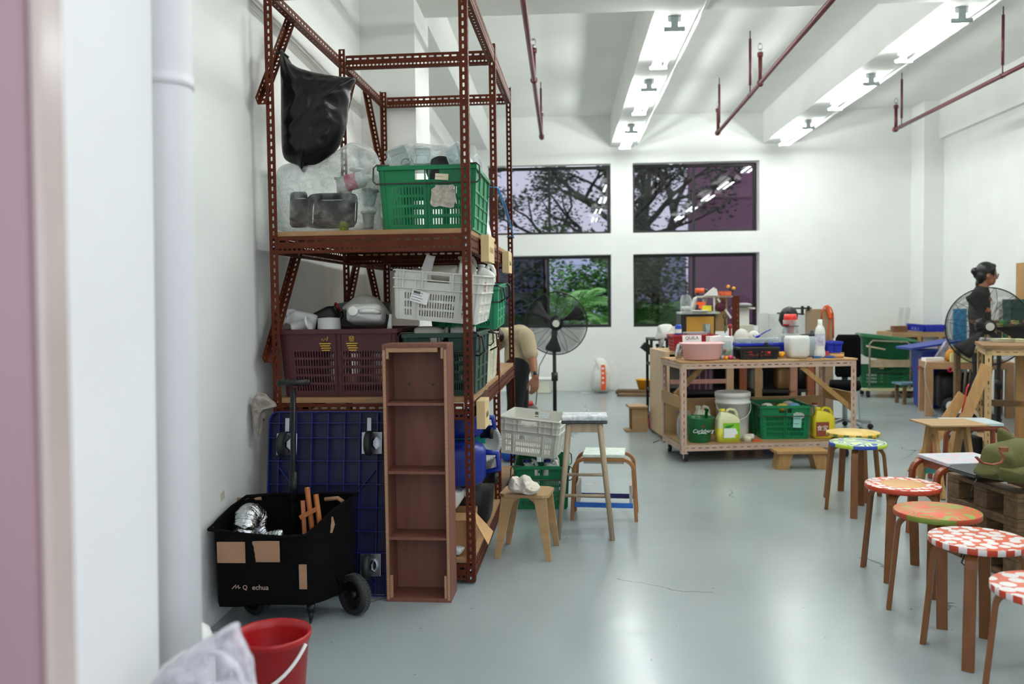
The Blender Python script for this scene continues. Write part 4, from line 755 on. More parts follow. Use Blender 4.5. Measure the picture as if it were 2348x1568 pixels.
d = at(510, 1137, 3.7); y_ = 3.7*XL/d.x; z_ = at(510, 1137, y_).z; o = MB().bx(0, .0015, -.022, .022, -.018, .018).build('tape_scrap', mat('masking_tape', 'c9c6ae', .7), loc=(XL, y_, z_), rot=(.2, 0, 0)); tag(o, 'small scrap of masking tape stuck on the left wall', 'tape')
# ---------------------------------------------------------------- stools by the rack
a, b = gp(1143, 1281), gp(1274, 1286); zs = at(1212, 1130, 4.65).z; w_ = (b-a).length
t = T('plywood_stool', 'low plywood stool with splayed board legs beside the rack', 'stool', ((a.x+b.x)/2, a.y+.13, 0), math.atan2(b.y-a.y, b.x-a.x)-.03); hw = .135; hd = .12; c = .03
MB().prism([(-hw+c, -hd), (hw-c, -hd), (hw, -hd+c), (hw, hd-c), (hw-c, hd), (-hw+c, hd), (-hw, hd-c), (-hw, -hd+c)], zs-.018, zs).build('seat', PLY, t, bev=.002)
for sx in (-1, 1):
    for sy in (-1, 1):
        p0 = V((sx*(hw-.012), sy*(hd-.012), zs-.018)); p1 = V((sx*w_/2, sy*.155, 0)); u = V((-sx, 0, 0))
        q = [p0, p0+u*.07, p1+u*.028, p1]; nrm = V((0, -sy*.018, 0)); MB().add(q+[v_+nrm for v_ in q], [(0, 1, 2, 3), (7, 6, 5, 4), (0, 4, 5, 1), (1, 5, 6, 2), (2, 6, 7, 3), (3, 7, 4, 0)]).build('leg', PLY, t, bev=.0015)
for sy in (-1, 1):
    for sx in (-1, 1): y = sy*(hd-.022); MB().prism([(sx*.06, zs-.019), (sx*.02, zs-.019), (sx*.045, zs-.035), (sx*.075, zs-.07), (sx*.09, zs-.075)], -y-.006, -y+.006, XZ).build('gusset', PLY, t)
zz = t.location.z+zs
CL = [(1163, 1120), (1172, 1098), (1185, 1102), (1200, 1093), (1215, 1102), (1222, 1110), (1238, 1120), (1230, 1132), (1212, 1137), (1190, 1132), (1172, 1128)]
o = pillow('rag', px_out(CL, 4.6), 4.62, .075, mat('canvas_rag', 'd9d3c4', .9, var=.06, bump=.4, bsc=60), amp=.03, freq=15, seed=8, rings=16, n=110); tag(o, 'crumpled off-white rag lying on the plywood stool', 'rag'); zm = min(v.co.z for v in o.data.vertices); local(o, (at(1200, 1120, 4.6).x, 4.62, zm)); o.location.z = zs
# green crate with bottles and a white crate on top
gcy = 5.75; ga = gp(1222, 1168); crate('green_crate', 'green crate of white bottles on the floor under a white crate', .35, .5, .29, GREEN, (ga.x+.06, ga.y+.24, 0), 0)
for k, (x, y, lb) in enumerate(((1166, 1072, 'left'), (1247, 1072, 'right'), (1290, 1050, 'rear right'))):
    p = at(x, y, ga.y+.06+.1*(k == 2)); jug('blue_capped_bottle', 'white bottle with blue cap at the %s of the green floor crate' % lb, .11, .1, .25, WPLAS, (ga.x+.06+(-.08, .06, .06)[k], ga.y+.12+.2*(k == 2), .06), (0, 0, 0), BLUEP, 'bottle', 'blue-capped bottles')
zc_ = .35; wcr = crate('white_crate', 'empty white crate tipped on top of the bottles in the green crate', .40, .48, .25, WCRATE, (ga.x+.0, ga.y+.26, zc_), -.16, (.0, .09), rows=3, cols=16, split=False, wire=False, squares=False, double=True)
# tall stool
PAINT1 = pattern('paint_grey', 'paint', '2c3036', 'c9d2d6', 14, 'f0eef0'); PAINT2 = pattern('paint_mint', 'paint', '7fae9f', 'cfe0d4', 9, 'e9efe8'); GREYW = mat('grey_wood', 'a3937b', .7, var=.15, sc=5, stretch=(8, 8, 1))
sc = at(1340, 955, 5.08); t = T('tall_stool', 'tall wooden stool with a paint-spattered square seat', 'stool', (sc.x, 5.1, 0), -.03); zs = sc.z+.012
MB().bx(-.133, .133, -.1, .1, zs-.028, zs).build('seat', PAINT1, t, bev=.008); MB().bx(-.133, .133, -.1, .1, zs-.045, zs-.029).build('seat_edge', mat('spattered_edge', '3b3f40', .6, var=.7, sc=40), t, bev=.006)
MB().bx(-.09, .09, -.085, -.065, zs-.095, zs-.045).bx(-.09, .09, .065, .085, zs-.095, zs-.045).build('apron', GREYW, t); MB().bx(-.092, -.072, -.065, .065, zs-.095, zs-.045).bx(.072, .092, -.065, .065, zs-.095, zs-.045).build('apron', GREYW, t)
for sx in (-1, 1):
    for sy in (-1, 1): MB().tube([(sx*.088, sy*.075, zs-.04), (sx*.155, sy*.14, 0)], [.018, .0145], 12).build('leg', GREYW, t)
for z, y in ((.33, .1), (.25, -.11)): q = .088+.067*(1-z/zs); MB().tube([(-q, y, z), (q, y, z)], .01, 10).build('rung', GREYW, t)
for z in (.2,):
    for s in (-1, 1): q = .088+.067*(1-z/zs); MB().tube([(s*q, -.12, z), (s*q, .12, z)], .01, 10).build('rung', GREYW, t)
# low bentwood stool
c = (gp(1312, 1190)+gp(1453, 1195)+gp(1457, 1171))/3; t = T('bentwood_stool', 'low bentwood stool with a mint painted seat and blue step', 'stool', (c.x-.055, c.y+.03, 0), -.1); zs = at(1380, 1045, 5.42).z; BW = mat('bentwood', '9a6a3c', .45, var=.12)
for sy in (-1, 1):
    y = sy*.12; z1 = zs-.02; pts = [(-.2, y, 0), (-.185, y, z1-.11)]+[(-.115+.07*math.cos(a), y, z1-.07+.07*math.sin(a)) for a in [PI-i*PI/12 for i in range(1, 7)]]+[(.115+.07*math.cos(a), y, z1-.07+.07*math.sin(a)) for a in [PI/2-i*PI/12 for i in range(0, 6)]]+[(.185, y, z1-.11), (.2, y, 0)]
    m_ = MB()
    for i in range(len(pts)-1): m_.bar(pts[i], pts[i+1], .032, .02, (0, 1, 0) if abs(V(pts[i+1]).z-V(pts[i]).z) < 1e-4 else (1, 0, 0))
    m_ = MB(); rr = []
    for i, p in enumerate(pts):
        d_ = (V(pts[min(i+1, len(pts)-1)])-V(pts[max(i-1, 0)])).normalized(); n_ = V((-d_.z, 0, d_.x))*.011; rr.append([V(p)+n_+V((0, -.017, 0)), V(p)+n_+V((0, .017, 0)), V(p)-n_+V((0, .017, 0)), V(p)-n_+V((0, -.017, 0))])
    m_.grid(rr, closed=True, smooth=False); m_.add(rr[0]+rr[-1], [(0, 1, 2, 3), (7, 6, 5, 4)]); m_.build('bent_frame', BW, t, bev=.003)
MB().bx(-.13, .13, -.135, .135, zs-.008, zs+.012).build('seat', PAINT2, t, bev=.003); MB().bx(-.125, .125, -.11, -.09, zs-.05, zs-.01).build('seat_rail', mat('pale_grey', 'b8b6ae', .6), t)
MB().bx(-.125, .125, .09, .11, zs-.05, zs-.01).build('seat_rail', mat('pale_grey', 'b8b6ae', .6), t)
BL_ = mat('blue_paint', '1c5fb4', .5, var=.2); VI = mat('violet_paint', '2a2368', .5, var=.2)
MB().bx(-.18, .18, -.14, -.125, .085, .115).build('stretcher', BL_, t); MB().bx(-.18, .18, .105, .12, .09, .12).build('stretcher', VI, t)
for s in (-1, 1): MB().bx(s*.165-.008, s*.165+.008, -.12, .11, .09, .22).build('side_board', mat('pale_grey', 'b8b6ae', .6), t)
# ---------------------------------------------------------------- fans
def fan(label, base, hub, R, rz, tiltx, seed):
    t = T('pedestal_fan', label, 'fan', (base.x, base.y, 0), group='black pedestal fans'); hz_ = hub.z; BLK = BLKP
    MB().tube([(0, 0, .03), (0, 0, hz_-.05)], [.021, .019], 14).build('pole', BLK, t); MB().lathe([(.034, hz_*.47), (.034, hz_*.55)], 16, None, True).build('height_collar', BLK, t)
    for k in range(3): a = 2*PI*k/3+.4; MB().bar((0, 0, .025), (.3*math.cos(a), .3*math.sin(a), .02), .05, .03).build('foot', BLK, t, bev=.006)
    Mh = Matrix.Translation((hub.x-base.x, -.06, hz_))@Matrix.Rotation(rz, 4, 'Z')@Matrix.Rotation(PI/2+tiltx, 4, 'X')   # local +Z points to the viewer
    MB().lathe([(.001, -.2), (.05, -.2), (.075, -.16), (.078, -.06), (.06, -.03), (.001, -.03)], 24, Mh).bar((0, 0, hz_-.14), ((hub.x-base.x)*.7, .06, hz_-.0), .05, .05).build('motor', BLK, t)
    gd = MB()
    for sgn, dep in ((1, .075), (-1, .075)):
        for k in range(1, 37):
            f = k/36; r_ = .05+(R-.05)*f; z = sgn*dep*(1-f**3); gd.tube([Mh@V((r_*math.cos(2*PI*j/44), r_*math.sin(2*PI*j/44), z)) for j in range(44)], .0013, 4, closed=True)
        for k in range(12):
            a = 2*PI*k/12+.1; gd.tube([Mh@V(((.05+(R-.05)*f)*math.cos(a+.25*f*sgn), (.05+(R-.05)*f)*math.sin(a+.25*f*sgn), sgn*(dep*(1-f**3)+.002))) for f in (0, .3, .55, .8, 1)], .0022, 5)
    gd.build('guard', BLK, t, fix=False); MB().tube([Mh@V((R*math.cos(2*PI*j/60), R*math.sin(2*PI*j/60), 0)) for j in range(60)], .0055, 8, closed=True).build('guard_ring', BLK, t)
    for k in range(3):
        a = 2*PI*k/3+seed; rows = []
        for i in range(9):
            f = i/8; r_ = .05+(R*.92-.05)*f; wd = (.1+.22*f)*(1 if f < .9 else .8); rows.append([Mh@V((r_*math.cos(a+wd*u*2.1), r_*math.sin(a+wd*u*2.1), -.02+.035*u)) for u in (-.5, -.25, 0, .25, .5)])
        MB().grid(rows).build('blade', mat('fan_blade', '101112', .45), t, solid=.002)
    MB().lathe([(.001, .088), (.05, .086), (.056, .078), (.056, .06)], 28, Mh).build('hub_cap', BLK, t); MB().lathe([(.001, .0895), (.036, .0875)], 24, Mh).build('hub_badge', mat('badge', 'c2c2b6', .5), t)
    MB().tube([(0, .1, hz_-.05), (-.05, .12, hz_-.25), (-.16, .05, hz_-.45), (-.2, .02, hz_*.25)], .005, 6).build('cord', BLK, t)
bs = gp(1273, 990); fan('black pedestal fan standing by the back windows', bs, at(1275, 741, bs.y), .325, 0, .0, .4)
bs = gp(2288, 1020); fan('black pedestal fan at the right in front of the person', bs, at(2257, 748, bs.y), .352, -.2, .0, 1.9)
# ---------------------------------------------------------------- along the back wall
p = gp(1378, 896); sk = pillow('sack', px_out([(1357, 893), (1354, 865), (1362, 838), (1372, 830), (1364, 824), (1372, 819), (1385, 822), (1392, 832), (1400, 855), (1398, 893), (1378, 899)], 13.0), 13.0, .16, mat('sack_white', 'dcdcd4', .7, bump=.3, bsc=20), amp=.025, freq=5, seed=1, rings=10, n=50); tag(sk, 'white rice sack with an orange stripe against the back wall', 'sack'); local(sk, (p.x, 13.0, 0)); zm = min(v.co.z for v in sk.data.vertices); sk.location.z = -zm
st = px_out([(1378, 835), (1387, 835), (1390, 865), (1389, 893), (1378, 893)], 12.84); ob = MB().prism([(x-sk.location.x, z) for x, z in st], -.01, .01, XZ).build('orange_stripe', ORANGE, sk); ob.location = (0, -.16, -.0)
for k in range(4): MB().bx(-.015+.03-.02, .015+.01, -.176, -.171, .16+.07*k, .19+.07*k).build('print', PAPER, sk)
o = MB().prism([(a_, b_) for a_, b_ in px_out([(1392, 893), (1398, 832), (1406, 826), (1418, 850), (1421, 868), (1408, 891)], 13.2)], -13.25, -13.2, XZ).build('white_board', PAPER); tag(o, 'white cut board leaning behind the rice sack', 'board')
bx_ = bb(1216, 865, 1262, 898, 13.1); o = T('cream_box', 'cream storage box with lid against the back wall', 'box', ((bx_[0]+bx_[1])/2, 13.1, 0)); hw = (bx_[1]-bx_[0])/2; MB().bx(-hw, hw, -.13, .13, 0, .2).build('body', CREAMP, o, bev=.01); MB().bx(-hw-.06, hw+.08, -.15, .15, .2, .225).build('lid', PAPER, o, bev=.005)
o = T('yellow_basin', 'yellow basin on the boards by the back wall', 'basin', (at(1480, 885, 12.8).x, 12.8, .075)); MB().lathe([(.001, 0), (.1, 0), (.14, .13), (.155, .135), (.15, .14), (.13, .135), (.095, .012), (.001, .012)], 28).build('body', mat('yellow_basin', 'd49a1e', .45), o)
for k in range(3): o = MB().bx(-.55, .55, -.1, .1, 0, .035).build('plank', OLDW, loc=(at(1470, 900, 12.7).x+.2, 12.45+.23*k, .036*(1 if k == 1 else 0)), rot=(0, 0, -.2+.05*k)); tag(o, ['front loose plank on the floor by the back wall', 'middle plank lying under the yellow basin', 'rear loose plank on the floor by the back wall'][k], 'plank', 'loose planks')
# blue bag and grey wheel behind the far rack post
p = at(1165, 925, 7.4); o = pillow('blue_bag', px_out([(1147, 985), (1146, 915), (1155, 905), (1178, 908), (1185, 940), (1185, 985)], 7.4), 7.45, .12, mat('blue_sack', '1a55c0', .5, bump=.4), amp=.015, freq=9, rings=8, n=40); tag(o, 'bright blue sack standing behind the far rack post', 'sack'); local(o, (p.x, 7.45, 0)); zm = min(v.co.z for v in o.data.vertices); o.location.z = -zm
t = T('grey_vacuum', 'dark grey vacuum with red top standing behind the bending person', 'vacuum', (at(1208, 930, 9).x, 9.0, 0)); MB().loft([(0, .1, .13), (.03, .12, .15), (.24, .12, .15), (.3, .09, .12)], 28, 4).build('body', mat('vac_grey', '4a4a48', .5), t); MB().loft([(.3, .07, .1), (.34, .06, .09)], 20, 3).build('top', REDP, t); MB().lathe([(.001, -.01), (.05, -.01), (.05, .01), (.001, .01)], 20, Matrix.Translation((.0, -.155, .08))@Matrix.Rotation(PI/2, 4, 'X')).build('wheel', ZINC, t)
# ---------------------------------------------------------------- workbench
BEI = mat('beige_steel', 'c2a492', .5, var=.1); a = gp(1563, 1062); b = gp(1962, 1050); bz = math.atan2(b.y-a.y, b.x-a.x); BWd = (b-a).length; ZT1 = .85; DP = .62
wb_ = T('workbench', 'front workbench on casters with beige slotted steel frame and plank top', 'workbench', (a.x, a.y, 0), bz); WBM = Matrix.Translation((a.x, a.y, 0))@Matrix.Rotation(bz, 4, 'Z')
BR_ = [(0, .045, .03, .008, .06)]
for x, sx in ((0, 1), (BWd, -1)):
    for y, sy in ((0, 1), (DP, -1)): angle(wb_, 'leg', (x, y, .075), (x, y, ZT1-.015), (sx, 0, 0), (0, sy, 0), BEI, BR_, BR_)
for y, s in ((-.003, 1), (DP+.003, -1)):
    for z in (ZT1-.06, .1): angle(wb_, 'rail', (.01, y, z), (BWd-.01, y, z), (0, 0, 1), (0, s, 0), BEI, [(0, .05, .007, .03, .06)] if 0 else [(0, .05, .034, .007, .06)], BR_)
for x, s in ((0, 1), (BWd, -1)):
    for z in (ZT1-.06, .1): angle(wb_, 'rail', (x, .01, z), (x, DP-.01, z), (0, 0, 1), (s, 0, 0), BEI, [(0, .05, .034, .007, .06)], BR_)
rnd = random.Random(3); y = -.012; x = 0
for j in range(6):
    x = -.01
    for i in range(3):
        L_ = (BWd+.02)/3; pl = MB().bx(x+.001, x+L_-.001, y+.001, y+.107, ZT1-.012, ZT1+.004+rnd.uniform(-.002, .004)).build('plank', mat('bench_plank_%d' % ((i*2+j) % 4), ['b18a5c', 'a57c4f', 'bd9a70', '9c7448'][(i*2+j) % 4], .6, var=.15, sc=4, stretch=(1, 9, 9)), wb_, bev=.002); x += L_
    y += .108
MB().bx(.005, BWd-.005, .005, DP-.005, .15, .162).build('lower_shelf', PLY, wb_); MB().bx(.02, BWd-.03, DP-.025, DP-.012, .165, .475).build('back_panel', mat('tan_ply', 'b09064', .65, var=.08, sc=3, stretch=(1, 6, 6)), wb_)
MB().bar((.02, .25, ZT1-.3), (.26, .25, ZT1-.06), .04, .05, (0, 1, 0)).build('brace', PINE, wb_); MB().bar((BWd*.69, .03, ZT1-.06), (BWd-.02, .03, .42), .04, .02, (0, 1, 0)).build('brace', PINE, wb_)
MB().bx(-.02, .0, .03, DP-.05, .46, .56).build('side_rail', PINE, wb_); MB().bx(BWd-.03, BWd-.01, .03, DP-.05, .46, .56).build('side_rail', PINE, wb_)
for x in (.05, BWd-.06):
    for y in (.06, DP-.06): c = MB().lathe([(.001, -.014), (.033, -.014), (.037, -.008), (.037, .008), (.033, .014), (.001, .014)], 22, Matrix.Translation((x, y, .038))@Matrix.Rotation(PI/2, 4, 'Y')@Matrix.Rotation(.0, 4, 'X')).build('caster', BLKP, wb_); MB().bx(x-.02, x+.02, y-.02, y+.02, .07, .077).bx(x-.018, x-.015, y-.015, y+.015, .03, .072).bx(x+.015, x+.018, y-.015, y+.015, .03, .072).build('caster_fork', ZINC, c)
MB().tube([(-.06, DP+.1, .06), (.0, DP+.1, .08)], .005, 6).build('wheel_lock', STEEL, wb_)
ZTB = ZT1+.009; ZLS = .163
def onb(px, py, d, z): # point of the bench surface seen at a pixel column, d metres behind the front edge
    for it in range(3):
        Y = a.y+d+ (0 if it == 0 else (q.x-a.x)*math.tan(bz)); q = at(px, py, Y)
    return V((q.x, q.y, z))
def wid(px0, px1, Y): return (px1-px0)*Y/F
# on the bench top
p = onb(1609, 815, .16, ZTB); t = T('pink_basin', 'oval pale pink washing basin on the bench', 'basin', p, bz); MB().loft([(0, .135, .1), (.006, .145, .11), (.13, .168, .135), (.135, .185, .15), (.142, .186, .15), (.14, .172, .138), (.128, .16, .128), (.01, .137, .1)], 44, 2.8).build('body', mat('pink_plastic', 'f6c6c8', .4, var=.04), t)
p = onb(1588, 790, .34, ZTB); t = T('sign_card', 'white lettered card leaning behind the pink basin', 'card', p, rot=(-.1, 0, bz)); MB().bx(-.085, .085, 0, .002, 0, .2).build('card', PAPER, t); text('QUILA', .04, INK, t, (0, -.002, .175), (PI/2, 0, 0))
p = onb(1556, 800, .3, ZTB); o = pillow('foil_bundle', [(p.x+q[0], p.z+q[1]) for q in ((-.03, 0), (-.025, .08), (-.01, .12), (.02, .11), (.03, .05), (.025, 0))], p.y, .03, mat('foil', 'c9cccf', .16, 1), amp=.02, freq=25, rings=8, n=40); tag(o, 'crumpled silver foil bundle left of the pink basin', 'foil'); local(o, (p.x, p.y, ZTB)); o.location.z += -min(v.co.z for v in o.data.vertices)
p = onb(1668, 815, .2, ZTB); t = T('jar_of_caps', 'clear jar of coloured bottle caps right of the pink basin', 'jar', p); MB().lathe([(.001, 0), (.045, 0), (.048, .01), (.048, .11), (.036, .135), (.036, .15)], 24).build('body', CLEARP, t, solid=.002)
for k in range(14): a_ = k*2.4; c_ = MB().lathe([(.001, 0), (.014, 0), (.014, .012), (.001, .012)], 12, Matrix.Translation((.026*math.cos(a_), .026*math.sin(a_), .004+.005*k))@Matrix.Rotation(1.0*math.sin(k*3), 4, 'X')).build('bottle_cap', mat(('cap_red', 'cap_green', 'cap_yellow')[k % 3], ('c23c3c', '2f9a4c', 'e0b020')[k % 3], .4), t)
for k, (px, c_, lb) in enumerate(((1664, 'e8931c', 'orange'), (1676, 'd8457a', 'pink'), (1657, 'e8e6e0', 'white'))): o = MB().lathe([(.001, 0), (.017, 0), (.019, .03), (.001, .03)], 16).build('bottle_lid', mat('lid_'+lb, c_, .4), loc=onb(px, 818, .09+.03*k, ZTB)); tag(o, 'small %s bottle top on the bench beside the pink basin' % lb, 'cap', 'loose bottle tops')
p = onb(1649, 780, .36, ZTB); t = T('white_paper_box', 'plain white box with wavy top edge on the bench', 'box', p, bz); MB().prism([(-.1, 0), (.1, 0), (.1, .185), (.05, .18), (.0, .192), (-.05, .186), (-.1, .188)], -.06, .06, XZ).build('body', PAPER, t)
bc_ = onb(1736, 800, .38, ZTB); crate('blue_crate', 'long blue perforated crate behind the black basket', .42, .24, .125, BLUEC, bc_, bz, wire=False, squares=False, rows=3, cols=12, group='blue crates', grip=False)
for k in range(3): t = tray('clear_food_box', 'clear food box %s in the long blue crate' % ('at the left', 'in the middle', 'at the right')[k], bc_+V((-.128+.128*k, (-.128+.128*k)*math.tan(bz), .1)), .052, .07, .05, CLEARP, (0, 0, bz), 'box', 'clear boxes in the blue crate'); MB().loft([(.055, .055, .072), (.066, .045, .06)], 24, 5).build('lid', CLEARP, t)
t = T('blue_ladle', 'blue plastic ladle lying across the blue crate', 'ladle', bc_+V((.0, -.06, .17)), rot=(0, -.35, .1)); MB().lathe([(.001, 0), (.02, .004), (.03, .018)], 18).build('bowl', BLUEC, t, solid=.002); MB().tube([(.03, 0, .018), (.07, 0, .025), (.13, 0, .03)], .005, 8).build('handle', BLUEC, t); MB().tube([(-.03, 0, .018), (-.04, 0, .03), (-.035, 0, .04)], .004, 6).build('lip', BLUEC, t)
bk = onb(1734, 815, .12, ZTB); cr = crate('black_basket', 'black lattice basket holding red pieces on the bench', .33, .17, .1, BLKP, bk, bz, wire=False, squares=False, rows=4, cols=14, group='baskets on the bench', grip=False)
MB().bx(.06, .09, -.085, -.08, .1, .125).bx(.1, .13, .07, .08, .1, .13).build('corner_lug', BLKP, cr)
RF = mat('red_bits', 'f03a20', .5, var=.2)
for k in range(16): o = MB().ball((0, 0, 0), (.022, .02, .016), 10, 6).build('red_piece', RF, loc=bk+V((-.12+.07*(k//4)+.01*(k % 2), -.055+.03*(k % 4), .025+.03*(k % 3 == 0)))); tag(o, 'small red plastic piece in the black basket', 'piece', 'red pieces in the black basket')
o = MB(); rnd = random.Random(5)
for k in range(5): o.ball((rnd.uniform(-.016, .016), rnd.uniform(-.015, .015), .02+rnd.uniform(0, .02)), (.024, .02, .02), 12, 8)
o = o.build('yellow_toy', mat('amber', 'eaa21c', .45), loc=onb(1791, 818, .1, ZTB)); tag(o, 'amber yellow knobbly plastic toy by the black basket', 'toy')
p = onb(1827, 815, .12, ZTB); t = T('cut_jug', 'white frosted jug base cut open at the top', 'jug', p, bz); MB().loft([(0, .075, .06), (.02, .085, .07), (.03, .092, .078), (.16, .094, .08), (.19, .085, .072)], 32, 5, cap=False).add([(-.07, -.05, .002), (.07, -.05, .002), (.07, .05, .002), (-.07, .05, .002)], [(0, 1, 2, 3)]).build('body', mat('frosted', 'e2e4de', .4), t, solid=.003, fix=False)
p = onb(1858, 812, .33, ZTB); t = T('grey_canister', 'grey translucent canister with black lid behind the white jug', 'canister', p, bz); MB().loft([(0, .075, .06), (.01, .08, .065), (.175, .085, .07)], 28, 4).build('body', mat('grey_translucent', 'a9b6bd', .35), t); MB().loft([(.176, .085, .06), (.19, .085, .06), (.2, .05, .04, .03, 0), (.225, .04, .035, .03, 0)], 24, 3).build('lid', BLKP, t)
p = onb(1812, 800, .38, ZTB); t = T('clear_jar_stack', 'clear jars with a red jug wedged upside down in the top', 'jar', p, bz); MB().loft([(0, .068, .07), (.17, .068, .07), (.2, .066, .06)], 24, 5).lathe([(.07, .2), (.06, .26), (.065, .32)], 20, Matrix.Translation((.0, 0, 0))).build('jar', CLEARP, t, solid=.002); MB().lathe([(.03, .2), (.035, .26), (.05, .28), (.058, .33), (.052, .37), (.02, .365)], 20).build('red_jug', mat('bright_red', 'd92a1c', .35), t); MB().lathe([(.001, .27), (.03, .27), (.03, .285), (.001, .285)], 16, Matrix.Translation((-.05, -.03, 0)), True).build('red_lid', REDP, t); MB().lathe([(.07, .262), (.074, .262), (.074, .268), (.07, .268)], 24).build('ring', STEEL, t)
p = onb(1880, 818, .17, ZTB); t = T('tall_white_bottle', 'tall white detergent bottle standing at the right of the bench', 'bottle', p); MB().lathe([(.001, 0), (.044, 0), (.047, .012), (.044, .05), (.038, .07), (.043, .12), (.043, .21), (.036, .25), (.02, .275)], 28).build('body', WPLAS, t); MB().lathe([(.021, .272), (.018, .325), (.001, .326)], 18).build('cap', WPLAS, t); MB().lathe([(.0432, .1), (.0432, .2)], 28).build('label_band', mat('violet_print', 'c8c6d8', .5, var=.5, sc=20), t)
bc2 = onb(1906, 800, .3, ZTB+.03); o = MB().bx(-.09, .09, -.06, .06, 0, .03).build('wood_block', PINE, loc=bc2-V((0, 0, .03)), rot=(0, 0, bz)); tag(o, 'flat pine block under the small blue crate', 'block'); crate('blue_crate', 'small blue lattice crate with purple bits at the right bench end', .12, .14, .1, BLUEC, bc2, bz, wire=False, squares=False, rows=3, cols=5, group='blue crates', grip=False)
for k, (px, c_) in enumerate(((1873, '1f5f9c'), (1902, '1f4f9c'))): o = MB().bx(-.035, .035, -.02, .02, 0, .015).build('sanding_block', mat('sand_blue_%d' % k, c_, .8), loc=onb(px, 822, .05, ZTB), rot=(0, 0, bz)); tag(o, ('blue sanding block nearest the tall white bottle', 'blue sanding block nearest the tan ring')[k], 'block', 'sanding blocks')
o = MB().lathe([(.035, 0), (.06, 0), (.06, .025), (.035, .025), (.035, 0)], 28).build('tape_ring', mat('tan_ring', 'b98a4e', .6), loc=onb(1918, 816, .1, ZTB)); tag(o, 'tan wooden ring lying at the right end of the bench', 'ring')
o = MB().lathe([(.001, 0), (.022, 0), (.014, .015), (.016, .05), (.001, .052)], 16).build('red_stopper', REDP, loc=onb(1896, 812, .16, ZTB)); tag(o, 'small red stopper below the small blue crate', 'stopper')
# lower shelf of the bench
p = onb(1603, 1038, .1, ZLS); t = T('green_ice_bucket', 'dark green ice bucket with white lettering on the bench shelf', 'bucket', p, bz); MB().lathe([(.001, 0), (.085, 0), (.09, .005), (.128, .205), (.132, .207), (.13, .212), (.122, .206), (.086, .01), (.001, .01)], 40).build('body', mat('beer_green', '0d6b35', .35), t)
text('Carlsberg', .046, PAPER, t, (0, -.113, .105), (PI/2+.17, 0, 0), shear=.2); MB().tube([(-.045, -.112, .083), (-.01, -.113, .088), (.03, -.113, .083)], .003, 6).build('swash', PAPER, t); MB().prism([(0, .0), (.012, .006), (.006, .018), (0, .012), (-.006, .018), (-.012, .006)], -.001, .001, Matrix.Translation((0, -.118, .135))@XZ).build('red_mark', REDP, t)
o = T('green_bottle', 'green glass beer bottle standing in the ice bucket', 'bottle', p+V((.04, .0, .03)), rot=(.05, .1, 0)); MB().lathe([(.001, 0), (.03, 0), (.031, .01), (.031, .12), (.013, .17), (.013, .235), (.016, .236), (.016, .25)], 20).build('body', clear('bottle_green', '1f7a2c', .45, .08, 0, 5, .1, '1c6a28'), o)
p = onb(1668, 1040, .06, ZLS); j = jug('cleaner_jug', 'half-full clear jug of yellow cleaner with green label', .2, .11, .28, mat('yellow_clear', 'dfe0b0', .3), p, (0, 0, bz), YEL); MB().loft([(.001, .1, .055), (.12, .1012, .0562), (.12, .02, .02)], 28, 4.5).build('yellow_liquid', mat('yellow_liquid', 'd9cf3e', .3), j); LB = MB().bx(-.055, .085, -.0585, -.0575, .035, .165).build('green_label', mat('lime_label', '7cc21e', .5), j); MB().prism([(-.05, .04), (.05, .04), (.07, .08), (.05, .12), (-.05, .12)], .0585, .0592, XZ).build('label_white', PAPER, LB); MB().prism([(-.045, .13), (-.02, .145), (.02, .148), (.04, .155), (.03, .138), (.0, .124), (-.03, .122)], .0585, .0592, XZ).build('leaf_mark', mat('leaf_mark_green', '2a8a2a', .5), LB); MB().prism([(.04, .045), (.075, .045), (.058, .075)], .0592, .06, XZ).build('hazard_mark', mat('hazard', 'd9a81c', .5), LB)
p = onb(1680, 1030, .3, ZLS); t = T('white_pail', 'tall white paint pail with wire bail on the bench shelf', 'pail', p); MB().lathe([(.001, 0), (.128, 0), (.132, .01), (.145, .30), (.152, .3), (.152, .315), (.147, .317), (.148, .355), (.154, .357), (.154, .395), (.146, .4), (.138, .39), (.12, .015), (.001, .015)], 44).build('body', WPLAS, t); MB().tube([(.15*math.cos(PI+q*PI/16), .15*math.sin(PI+q*PI/16)-.02, .30-.13*math.sin(q*PI/16)) for q in range(17)], .0035, 6).build('bail', WPLAS, t)
p = onb(1784, 1035, .32, ZLS); gcr = crate('green_crate', 'green crate full of odds and ends on the bench shelf', .42, .46, .29, GREEN, p, bz-.12); sticker(gcr, .1, -.2345, .155, .07, .11, mat('teal_card', '8fc9bd', .6), -.05, False, 2, 'care_tag'); sticker(gcr, .11, -.233, .2, .1, .06, mat('torn_paper2', 'b9b9b0', .8, var=.3, sc=50), .05, True)
for k, (dx, dy, c_, lb) in enumerate(((-.12, -.1, 'd9d7c9', 'white cup'), (.0, -.15, 'd8b23c', 'yellow scrap'), (.11, -.1, '6aa0d0', 'blue scrap'), (.1, .04, 'c9c6bb', 'grey cloth'))): o = MB().ball((0, 0, 0), (.055, .05, .035), 14, 8).build('odds_and_ends', mat('odd_%d' % k, c_, .6, bump=.4, bsc=20), loc=p+V((dx, dy, .265))); tag(o, 'crumpled %s on top of the bench shelf crate' % lb, 'scrap')
p = onb(1886, 1028, .12, ZLS); j = jug('yellow_oil_jug', 'yellow cooking oil jug with brown label on the bench shelf', .19, .12, .265, YEL, p, (0, 0, bz), YEL); LB = MB().bx(-.085, .03, -.0625, -.0612, .02, .145).build('brown_label', mat('brown_label', '8f4526', .5), j); text('食宝', .05, PAPER, LB, (-.03, -.064, .09), (PI/2, 0, 0))
